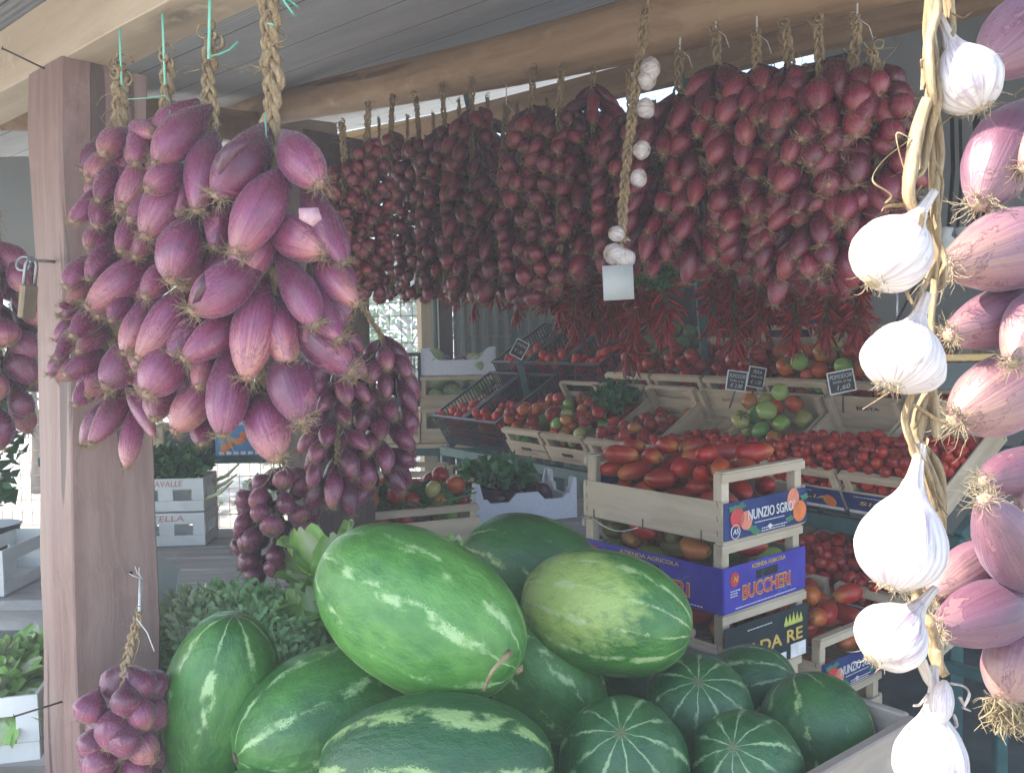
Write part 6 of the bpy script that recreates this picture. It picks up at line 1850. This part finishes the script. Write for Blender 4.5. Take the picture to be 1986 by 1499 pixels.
# frisee crate and lettuces
fc = P(332, 1300, 1.95)
Ff = frame(Vector((BINC.x, BINC.y, 0.703)) + EL * 0.03 + EU * 0.15, EU, EL)
fcr = wooden_crate('wooden crate full of curly green lettuce behind the upright watermelon', Ff, 0.31, 0.42, 0.16, 0.17)
mb = MB(); rn = random.Random(8)
def frisee(mb, c, size, n, ls, rn):
    c = Vector(c)
    for i in range(n):
        th = rn.uniform(0, 2 * PI); u = rn.random() ** .5
        p = c + Vector((math.cos(th) * u * size[0], math.sin(th) * u * size[1], size[2] * (1 - u * u) * rn.uniform(.2, 1.0)))
        d = Vector((math.cos(th) * u + rn.gauss(0, .6), math.sin(th) * u + rn.gauss(0, .6), rn.uniform(-.1, 1.0))).normalized()
        L = ls * rn.uniform(.6, 1.4); s_ = d.cross(Vector((rn.gauss(0, 1), rn.gauss(0, 1), rn.gauss(0, 1)))).normalized()
        pts = [p]
        for k in range(3): d = (d + Vector((rn.gauss(0, .45), rn.gauss(0, .45), rn.gauss(0, .4)))).normalized(); pts.append(pts[-1] + d * L / 3)
        o = len(mb.v); w = L * .10
        for k, q in enumerate(pts): ww = (w * .5, w * 1.6, w * .8, w * 1.2)[k]; mb.v += [q - s_ * ww, q + s_ * ww]
        for k in range(3): mb.f.append((o + 2 * k, o + 2 * k + 2, o + 2 * k + 3, o + 2 * k + 1))
        # teeth
        for k in (1, 2):
            q = pts[k]; o2 = len(mb.v); mb.v += [q, q + d * w, q + s_ * L * .22 + d * L * .1, q - s_ * L * .22 + d * L * .1]; mb.f += [(o2, o2 + 1, o2 + 2), (o2, o2 + 3, o2 + 1)]
frisee(mb, (0.155, 0.20, 0.145), (0.17, 0.22, 0.125), 7500, 0.036, rn)
o = mb.build('curly_lettuce', M['frisee'], None, True, Ff); tag(o, 'mass of curly green lettuce filling the crate behind the upright watermelon', 'lettuce', None, 'stuff')
mb = MB(); frisee(mb, (0.06, 0.24, 0.21), (0.06, 0.10, 0.05), 620, 0.04, rn)
o = mb.build('pale_lettuce_heart', M['frisee_pale'], None, True, Ff); tag(o, 'pale curly lettuce heart showing at the left of the curly mass', 'lettuce', None, 'stuff')

def lettuce(name, label, Mw, H=0.26, n=13, spread=0.32, seed=0, w=0.10, group=None):
    rn = random.Random(seed); mb = MB(); mb.uv = []
    for i in range(n):
        th = i * 2.4 + rn.uniform(-.3, .3); t = i / n; lean = 0.12 + spread * t * 2.0; h = H * (1 - .22 * t) * rn.uniform(.9, 1.08); wd = w * rn.uniform(.8, 1.15)
        out = Vector((math.cos(th), math.sin(th), 0)); sd = Vector((-out.y, out.x, 0)); nu, nv = 9, 12
        base = out * (0.012 + .012 * t); o = len(mb.v)
        for v in range(nv + 1):
            s_ = v / nv; ww = wd * (0.22 + 0.95 * math.sin(PI * min(1, s_ * .62 + .08)) ** 1.3) * (1 if s_ < .8 else 1 - (s_ - .8) ** 2 * 9)
            ang = lean * (s_ ** 1.4) * 1.6
            c = base + out * (h * s_ * math.sin(ang)) + Z * (h * s_ * math.cos(ang))
            for u in range(nu + 1):
                q = (u / nu - .5) * 2; ruf = 0.014 * abs(q) ** 1.5 * math.sin(s_ * 26 + q * 4 + i) + 0.006 * noise.noise(Vector((q * 3, s_ * 6, i)))
                mb.v.append(c + sd * (q * ww) + out * (-0.035 * (1 - q * q) * .4 + abs(q) ** 2 * (-0.02 + .03 * t) + ruf) + Z * (0.006 * math.sin(q * 9 + s_ * 14)))
                mb.uv.append((q, s_, 0))
        for v in range(nv):
            for u in range(nu):
                a = o + v * (nu + 1) + u; mb.f.append((a, a + 1, a + nu + 2, a + nu + 1))
    ob = mb.build(name, M['romaine'], None, True, Mw)
    return tag(ob, label, 'lettuce', group)
Fr = frame(Vector((BINC.x, BINC.y, 0.703)) + EL * 0.04 + EU * 0.485, EU, EL)
wooden_crate('wooden crate of upright lettuces left of the largest watermelon', Fr, 0.30, 0.28, 0.10, 0.17)
for i, (x, y, ry, h, lab) in enumerate(((-0.335, 1.90, -40, .27, 'pale lettuce leaning left over the rim of its crate'), (-0.350, 2.00, -15, .34, 'tall pale romaine lettuce standing left of the largest watermelon'), (-0.27, 1.98, -4, .30, 'green romaine lettuce just showing behind the largest watermelon'), (-0.22, 2.06, 10, .28, 'romaine lettuce half hidden behind the largest watermelon'))):
    lettuce('romaine_lettuce', lab, Matrix.Translation((x, y, 0.755)) @ Matrix.Rotation(R(ry), 4, 'Y') @ Matrix.Rotation(R(60 * i + 200), 4, 'Z'), h, 16, .20, i, .052, 'lettuces in the crate by the melons')
# translucent plastic bin side next to the post
M['cloudy'] = noise_mat('cloudy_plastic', (0.36, 0.38, 0.36), (0.50, 0.52, 0.49), 3, rough=0.35, bmp=0.0)
pa = [(296, 1072), (346, 1104), (340, 1150), (330, 1300), (322, 1330), (300, 1200)]
mb = MB(); q = [P(x, y, 1.80 + (x - 296) * 0.002) for x, y in pa]; nq = len(q); off = Vector((0.004, 0.004, 0)); mb.add(q + [v + off for v in q], [tuple(range(nq)), tuple(range(2 * nq - 1, nq - 1, -1))] + [(i, i + nq, (i + 1) % nq + nq, (i + 1) % nq) for i in range(nq)])
pbn = thing('plastic_screen', 'cloudy white plastic panel leaning beside the thick post', 'panel', (0, 0, 0))
mb.build('sheet', M['cloudy'], pbn)
mb = MB(); mb.tube([P(346, 1104, 1.90), P(340, 1150, 1.885), P(330, 1300, 1.865), P(322, 1335, 1.85)], 0.004, 6); mb.build('rim', M['white_crate'], pbn, True)

# left lettuce crate at the bottom left corner
Fl = Matrix.Translation((P(-190, 1400, 1.74).x, 1.62, 0.703)) 
table('side_stand', 'small grey stand at the lower left under the white lettuce crate', -1.72, -0.92, 1.42, 1.70, 0.66, nb=2)
Fl = Matrix.Translation((-1.42, 1.56, 0.703)) @ Matrix.Rotation(R(14), 4, 'Z')
lc = white_slat_crate('white slatted crate of lettuce at the lower left corner', Fl, 0.52, 0.34, 0.13)
for i in range(9):
    x = 0.11 + (i % 3) * 0.15 + rt(-.02, .02); y = 0.10 + (i // 3) * 0.08
    lettuce('lettuce', ('leafy', 'loose', 'open')[i % 3] + ' green lettuce in the white crate, ' + ('front', 'middle', 'back')[i // 3] + ' row, ' + ('left', 'centre', 'right')[i % 3] + ' head', Fl @ Matrix.Translation((x, y, 0.03)) @ Matrix.Rotation(R(rt(-10, 10)), 4, 'X') @ Matrix.Rotation(R(rt(-10, 10)), 4, 'Y'), .15, 26, .45, 50 + i, .036, 'lettuces in the lower left crate')
Fx = Matrix.Translation((P(-60, 1180, 2.5).x, 2.45, 0.803))
white_slat_crate('white slatted crate on the plank table at the left edge of the frame', Fx, 0.13 + .0, 0.3, 0.13)
# dark leafy plant in front of the bright yard at far left
dp = P(-25, 1000, 2.75)
r = thing('potted_plant', 'dark leafy plant against the bright yard at the left edge', 'plant', (dp.x, dp.y, 0.803))
mb = MB(); mb.lathe([(0.06, 0), (0.075, 0.01), (0.09, 0.13), (0.095, 0.14), (0.08, 0.14)], 18); mb.build('pot', M['black_plastic'], r, True)
mb = MB(); mb.tube([(0, 0, 0.1), (0.02, 0, 0.35), (0.0, 0, 0.55)], 0.008, 6); leaves(mb, (0, 0, 0.40), (0.09, 0.09, 0.22), 260, 0.06, rnd); mb.build('foliage', M['leaf'], r, True)

# ------------------------------------------------------------------ back left shelf: crates with roots, cabbages, round turnips
bs = P(735, 862, 5.55)
shf = thing('back_shelf', 'pale board shelf at the back left of the bench with vegetable crates', 'shelf', Matrix.Translation((bs.x, bs.y, bs.z)))
mb = MB(); mb.bbox((0.36, 0.30, -0.014), (1.05, 0.62, 0.028), 0.003); mb.build('shelf_board', M['crateX'], shf)
mb = MB(); mb.bbox((0.36, -0.004, -0.052), (1.05, 0.02, 0.045), 0.003); mb.build('front_rail', M['green_metal'], shf)
for x in (-0.10, 0.74):
    for y in (0.04, 0.56):
        mb = MB(); mb.bbox((x, y, -(bs.z - 0.03) / 2 - 0.02), (0.035, 0.035, bs.z - 0.06), 0.002); mb.build('leg', M['green_metal'], shf)
sx, sy, sz = bs.x, bs.y, bs.z + 0.001
c = wooden_crate('wooden crate at the left of the back shelf under the black root crate', Matrix.Translation((sx - 0.08, sy + 0.03, sz)), 0.33, 0.42, 0.12, 0.22)
mb = MB(); leaves(mb, (0.15, 0.2, 0.12), (0.12, 0.18, 0.03), 350, 0.05, rnd, up=.8); o = mb.build('leaf_greens', M['leaf'], None, True, Matrix.Translation((sx - 0.08, sy + 0.03, sz))); tag(o, 'dark leaves in the lower left crate of the back shelf', 'greens', None, 'stuff')
c = plastic_crate('black plastic crate of brownish roots on the left of the back shelf', Matrix.Translation((sx - 0.085, sy + 0.03, sz + 0.225)), 0.34, 0.42, 0.33)
M['rooty'] = noise_mat('brown_red_root', (0.12, 0.035, 0.03), (0.3, 0.11, 0.08), 20, rough=0.7)
rm = MB(); rm.lathe(smooth_prof([(0, .2), (.15, .5), (.5, .4), (.8, .2), (1, .03)], 10), 10, None, .15); rme = rm.mesh('root_vegetable', M['rooty'])
random.seed(5)
for i in range(26):
    a = Vector((sx + rt(-.05, .18), sy + rt(.07, .35), sz + 0.44 + rt(0, .08))); d = Vector((rt(-1, 1), rt(-1, 1), rt(-.5, .5))).normalized()
    o = put('root_vegetable', rme, None, aim(a - d * .06, a + d * .06, .035)); tag(o, 'thin brownish red root in the black crate on the back shelf', 'root vegetable', 'roots in the black crate')
cabM = Matrix.Translation((sx + 0.26, sy + 0.03, sz))
wooden_crate('lower wooden crate of pale green round vegetables on the back shelf', cabM, 0.50, 0.46, 0.12, 0.205)
wooden_crate('upper wooden crate of pale green round vegetables on the back shelf', cabM @ Matrix.Translation((0, 0, 0.208)), 0.50, 0.46, 0.11, 0.20)
mb = MB(); mb.lathe([(max(.03, math.sin(PI * i / 12)), -math.cos(PI * i / 12) * .88) for i in range(13)], 18, lambda a, z: 1 + .035 * math.cos(a * 9)); cab = mb.mesh('round_vegetable', M['cabbage'])
for lv in (0, 1):
    for (cc, ax, rr) in drop_pack(0.50, 0.46, 17 if lv else 14, 0.066, 90 + lv):
        o = put('round_vegetable', cab, None, cabM @ Matrix.Translation((0, 0, .208 * lv)) @ Matrix.Translation(cc) @ Euler((rt(-1, 1), rt(-1, 1), 0)).to_matrix().to_4x4() @ Matrix.Diagonal((rr, rr, rr, 1)))
        tag(o, 'pale green round vegetable in the %s crate of the back shelf' % ('upper' if lv else 'lower'), 'vegetable', 'pale green vegetables in the %s crate' % ('upper' if lv else 'lower'))
# white carton with scooped rim
def carton(label, Mw, W, L, H, mat, notch=0.45, sidecut=True, th=0.006, name='white_carton', cat='carton', zig=False):
    r = thing(name, label, cat, Mw)
    mb = MB(); mb.box((W / 2, L / 2, 0.005), (W - 0.002, L - 0.002, 0.008)); mb.build('base', mat, r)
    for side in range(4):
        ln = W if side < 2 else L; N_ = 28; mb = MB(); vs = []
        for s_ in (0, 1):
            for i in range(N_ + 1):
                u = i / N_
                if zig: 
                    q = abs(u - .5) * 2; 
                    h = H if q > .88 else (H * .52 if .30 < q < .72 else (H * .72 if q <= .24 else H * .62)) if ln > .3 else (H if q > .7 else H * .5 if q < .5 else H * .7)
                else:
                    q = abs(u - .5) * 2; h = H * (1 - notch * (1 / (1 + math.exp((q - .68) * 22))))
                y = s_ * th
                pt = {0: (u * ln, y), 1: (u * ln, L - th + y), 2: (y, th + u * (ln - 2 * th)), 3: (W - th + y, th + u * (ln - 2 * th))}[side]
                vs += [Vector((pt[0], pt[1], 0.0)), Vector((pt[0], pt[1], h))]
        m2 = 2 * (N_ + 1); fs = [(0, 1, m2 + 1, m2), (2 * N_, 2 * N_ + m2, 2 * N_ + 1 + m2, 2 * N_ + 1)]
        for i in range(N_):
            q = 2 * i; fs += [(q, q + 2, q + 3, q + 1), (q + m2, q + 1 + m2, q + 3 + m2, q + 2 + m2), (q + 1, q + 3, q + 3 + m2, q + 1 + m2), (q, q + m2, q + 2 + m2, q + 2)]
        mb.add(vs, fs); mb.build('side_panel', mat, r)
    return r
ctM = Matrix.Translation((sx + 0.265, sy + 0.05, sz + 0.418))
carton('white carton with scooped rims on top of the pale green vegetable crates', ctM, 0.46, 0.36, 0.17, M['foam'])
mb = MB(); mb.lathe([(max(.03, math.sin(PI * i / 12)), -math.cos(PI * i / 12) * .85) for i in range(13)], 18); tur = mb.mesh('round_aubergine', M['turnip'])
for i, (x, y, lab) in enumerate(((.10, .07, 'purple white round aubergine at the left in the white carton'), (.24, .07, 'purple white round aubergine in the middle of the white carton'), (.35, .08, 'dark purple round aubergine at the right in the white carton'), (.14, .25, 'purple white round aubergine at the back left of the carton'), (.27, .25, 'purple white round aubergine at the back right of the carton'))):
    o = put('round_aubergine', tur, None, ctM @ Matrix.Translation((x, y, .068)) @ Matrix.Diagonal((.056, .056, .06, 1))); tag(o, lab, 'aubergine')

# ------------------------------------------------------------------ middle: leafy tomato crate, foam box
Mt = Matrix.Translation((P(712, 1040, 3.1).x, 3.02, 0.768)) @ Matrix.Rotation(R(22), 4, 'Z')
wooden_crate('wooden crate of tomatoes under loose green leaves behind the largest watermelon', Mt, 0.42, 0.32, 0.085, 0.13)
fill_round(Mt, 0.42, 0.32, 52, 0.033, [(4, RED), (2, ORA), (2, GRN)], 'the leafy crate', 'tomatoes in the leafy crate', 71, 0)
mb = MB(); rn = random.Random(15)
for i in range(10):
    c_ = Vector((rn.uniform(.08, .34), rn.uniform(.08, .26), .15)); leaves(mb, c_, (.07, .05, .02), 34, .055, rn, up=.6)
    mb.tube([c_, c_ + Vector((rn.uniform(-.1, .1), -.05, .02)), c_ + Vector((rn.uniform(-.16, .16), -.10, -.01))], [.003, .003, .002], 5)
o = mb.build('tomato_leaves', M['leaf'], None, True, Mt); tag(o, 'loose green leaves on the tomatoes behind the largest watermelon', 'greens', None, 'stuff')
Ms = Matrix.Translation((P(785, 955, 3.95).x, 3.70, 0.768)) @ Matrix.Rotation(R(-8), 4, 'Z')
c = wooden_crate('wooden crate with faint red lettering beside the white foam box', Ms @ Matrix.Translation((0.155, -0.03, 0)), 0.26, 0.30, 0.09, 0.16, slot=True)
text_obj('lettering', 'CASTELLANO', 0.02, M['faded_red'], c, front_at(.13, .03, -0.0018), 0, width=.15)
fill_round(Ms @ Matrix.Translation((0.155, -0.03, 0)), .26, .30, 18, .03, [(3, RED), (1, GRN)], 'the crate beside the foam box', 'tomatoes beside the foam box', 72)
wooden_crate('pale wooden crate by the bright gap, left of the lettered crate', Ms @ Matrix.Translation((-0.13, 0.06, 0)), 0.27, 0.30, 0.08, 0.16)
Mf = Matrix.Translation((P(925, 1000, 3.45).x, 3.42, 0.768)) @ Matrix.Rotation(R(20), 4, 'Z')
carton('bluish white foam box with notched rims holding dark aubergines', Mf, 0.42, 0.30, 0.16, M['foam'], .35, name='foam_box', cat='box', zig=True, th=.012)
mb = MB(); mb.lathe(smooth_prof([(0, .2), (.2, .42), (.6, .5), (.88, .38), (1, .1)], 14), 14); aub = mb.mesh('aubergine', M['aubergine'])
random.seed(8)
for i in range(9):
    a = Vector((.10 + .10 * (i % 3) + rt(-.02, .02), .07 + .08 * (i // 3), .085)); d = Vector((rt(-1, 1), rt(-1, 1), .2)).normalized()
    o = put('aubergine', aub, None, Mf @ aim(a - d * .06, a + d * .06, .075)); tag(o, 'dark glossy aubergine in the white foam box', 'aubergine', 'aubergines in the foam box')
mb = MB(); leaves(mb, (.15, .2, .17), (.15, .12, .05), 420, .045, rnd, up=.6); o = mb.build('leaf_greens', M['leaf'], None, True, Mf); tag(o, 'dark herbs heaped at the back of the white foam box', 'greens', None, 'stuff')
# green peppers and tomatoes low between foam box and centre stack
Mp = Matrix.Translation((P(1010, 1050, 2.8).x, 2.80, 0.60)) @ Matrix.Rotation(R(38), 4, 'Z')
table('low_stand', 'small low stand between the watermelons and the foam box', 0.0, 0.42, 2.50, 2.90, 0.70, nb=3)
Mp = Matrix.Translation((0.03, 2.53, 0.703))
c = wooden_crate('wooden crate of dark green peppers between the foam box and the centre stack', Mp, 0.36, 0.34, 0.09, 0.12)
for (cc, ax, rr) in drop_pack(.36, .34, 34, .034, 93):
    g = random.random() < .8
    o = put('pepper' , random.choice(TM), None, Mp @ Matrix.Translation(cc) @ Euler((rt(-1, 1), rt(-1, 1), 0)).to_matrix().to_4x4() @ Matrix.Diagonal((rr, rr * .85, rr * 1.3, 1)), (0.05, 0.13, 0.04) if g else (0.45, 0.03, 0.02))
    tag(o, 'dark green or red pepper in the shaded crate left of the centre stack', 'pepper', 'peppers in the shaded crate')
mb = MB(); leaves(mb, (.55, .20, .14), (.16, .12, .02), 260, .05, rnd, up=.8)
o = mb.build('leafy_sprigs', M['leaf'], None, True, benchM(1, 0) @ Matrix.Translation((-.40, .16, -.01))); tag(o, 'green leafy sprigs lying on the second front bench crate', 'greens', None, 'stuff')
# leafy clump hanging by the white card
seen = set()
if 'SR' not in globals():
    SR = [(735, 270, 585, 4.9, 40, .075, .056, 'far_round', .10), (790, 265, 585, 4.7, 40, .075, .056, 'far_round', .10), (840, 260, 585, 4.5, 40, .075, .056, 'far_round', .10),
          (890, 235, 580, 4.1, 44, .085, .058, 'far', .11), (945, 230, 590, 3.9, 44, .085, .060, 'far', .11), (1003, 240, 575, 3.8, 44, .085, .060, 'far', .11), (1060, 235, 560, 3.7, 44, .09, .060, 'far', .11),
          (1118, 230, 550, 3.5, 44, .095, .060, 'far', .12), (1178, 225, 540, 3.5, 44, .095, .060, 'far', .12), (1268, 235, 535, 3.3, 42, .10, .060, 'far', .12),
          (1352, 190, 530, 3.0, 44, .105, .060, 'far', .125), (1430, 170, 520, 2.95, 44, .105, .060, 'far', .125), (1500, 170, 560, 2.9, 44, .105, .060, 'far', .125), (1562, 165, 560, 2.8, 44, .105, .062, 'far', .125), (1625, 160, 530, 2.7, 44, .105, .062, 'far', .125), (1690, 170, 470, 2.75, 30, .10, .060, 'far', .10)]
    for i, (px, y0, y1, D_, n_, L_, W_, kd, rad_) in enumerate(SR):
        bunch('onion braid of the shaded rear row, %s from its left end' % ORD[i] if i < 15 else 'onion braid at the right end of the shaded rear row', px, y0, y1, D_, n_, L_, W_, kd, rad_, seed=50 + i, group='rear row of red onion braids')
mb = MB(); q = P(1268, 535, 3.0); leaves(mb, (0, 0, 0), (.06, .05, .05), 220, .03, rnd); o = mb.build('dried_herb_bunch', M['leaf'], None, True, Matrix.Translation(q)); tag(o, 'dull green herb bunch hanging right of the white card', 'herb bunch')

# ------------------------------------------------------------------ the round tomatoes: the 300 that show largest are things, the rest is one mass
ROUNDS.sort(key=lambda d: -d['size'])
for d in ROUNDS[:298]:
    o = put('tomato', d['me'], None, d['m'], d['c']); tag(o, d['label'], 'tomato', d['g'])
    if d['cx']: put('calyx', CX, o)
mb = MB(); mats = []; idx = []
def fruit_mat(name, c): return noise_mat(name, tuple(v * .8 for v in c), tuple(min(1, v * 1.15) for v in c), 14, rough=0.25, bmp=0)
FM = {'red': fruit_mat('red_tomato_skin', (0.46, 0.028, 0.018)), 'orange': fruit_mat('orange_tomato_skin', (0.52, 0.13, 0.035)), 'green': fruit_mat('green_tomato_skin', (0.2, 0.33, 0.09)), 'greenish': fruit_mat('yellow_green_tomato_skin', (0.38, 0.38, 0.12))}
keys = list(FM)
for d in ROUNDS[298:]:
    me = d['me']; k = keys.index(cname(d['c']))
    mb.add([d['m'] @ v.co for v in me.vertices], [tuple(p.vertices) for p in me.polygons]); idx += [k] * len(me.polygons)
if mb.v:
    me = mb.mesh('tomatoes', None, True)
    for k in keys: me.materials.append(FM[k])
    me.polygons.foreach_set('material_index', idx)
    tag(put('tomatoes', me), 'mass of red, orange and green tomatoes in the farther bench crates', 'tomatoes', None, 'stuff')
# ------------------------------------------------------------------ one label for each of the small repeats
SHORT = {'red cherry tomato in the bench crate left of the green tomato pile': ('red cherry tomato', 'the crate left of the green pile'),
 'red cherry tomato at the foot of the green tomato pile': ('red cherry tomato', 'the crate below the green pile'),
 'red cherry tomato in the bench crate with the wide bare back board': ('red cherry tomato', 'the wide backed bench crate'),
 'red cherry tomato in the right end crate of the front bench row': ('red cherry tomato', 'the right end bench crate'),
 'small red tomato behind the single price tag': ('small red tomato', 'the crate behind the single tag'),
 'small red tomato in the right end crate of the back row': ('small red tomato', 'the back right end crate'),
 'small red tomato in the low bench crate behind the violet labelled crate': ('small red tomato', 'the left low crate'),
 'small red tomato in the low bench crate': ('small red tomato', 'the middle low crate'),
 'small red tomato in the low bench crate behind the garlic braid': ('small red tomato', 'the low crate behind the garlic'),
 'dull green vegetable in the back bench crate under the chillies': ('dull green vegetable', 'the crate under the chillies'),
 'dark glossy aubergine in the white foam box': ('glossy aubergine', 'the white foam box'),
 'thin brownish red root in the black crate on the back shelf': ('thin brownish red root', 'the back black crate'),
 'pale green round vegetable in the upper crate of the back shelf': ('pale green vegetable', 'the upper back shelf crate'),
 'pale green round vegetable in the lower crate of the back shelf': ('pale green vegetable', 'the lower back shelf crate'),
 'dark green or red pepper in the shaded crate left of the centre stack': ('dark pepper', 'the shaded pepper crate')}
bpy.context.view_layer.update()
by = {}
for o in list(COL.objects):
    if o.parent is None and o.get('label') in SHORT: by.setdefault(o['label'], []).append(o)
for lab, obs in by.items():
    what, where = SHORT[lab]
    rank_labels([(o, o.matrix_world.translation.copy(), '') for o in obs], what, where)
    for o in obs: o['label'] = o['label'].strip()
# ------------------------------------------------------------------ hazy air volume added to mimic milky lens glare
bpy.context.view_layer.update()
m = bpy.data.materials.new('lens_glare_haze'); m.use_nodes = True; nt = m.node_tree
nt.nodes.remove(nt.nodes['Principled BSDF'])
pv = nt.nodes.new('ShaderNodeVolumePrincipled'); pv.inputs['Color'].default_value = (0.88, 0.92, 1.0, 1); pv.inputs['Density'].default_value = GLARE_HAZE; pv.inputs['Anisotropy'].default_value = 0.3
nt.links.new(pv.outputs[0], nt.nodes['Material Output'].inputs['Volume'])
if GLARE_HAZE:
    MB().box((0, 20, 1.75), (156, 146, 6.6)).build('glare_haze', m)['kind'] = 'stuff'
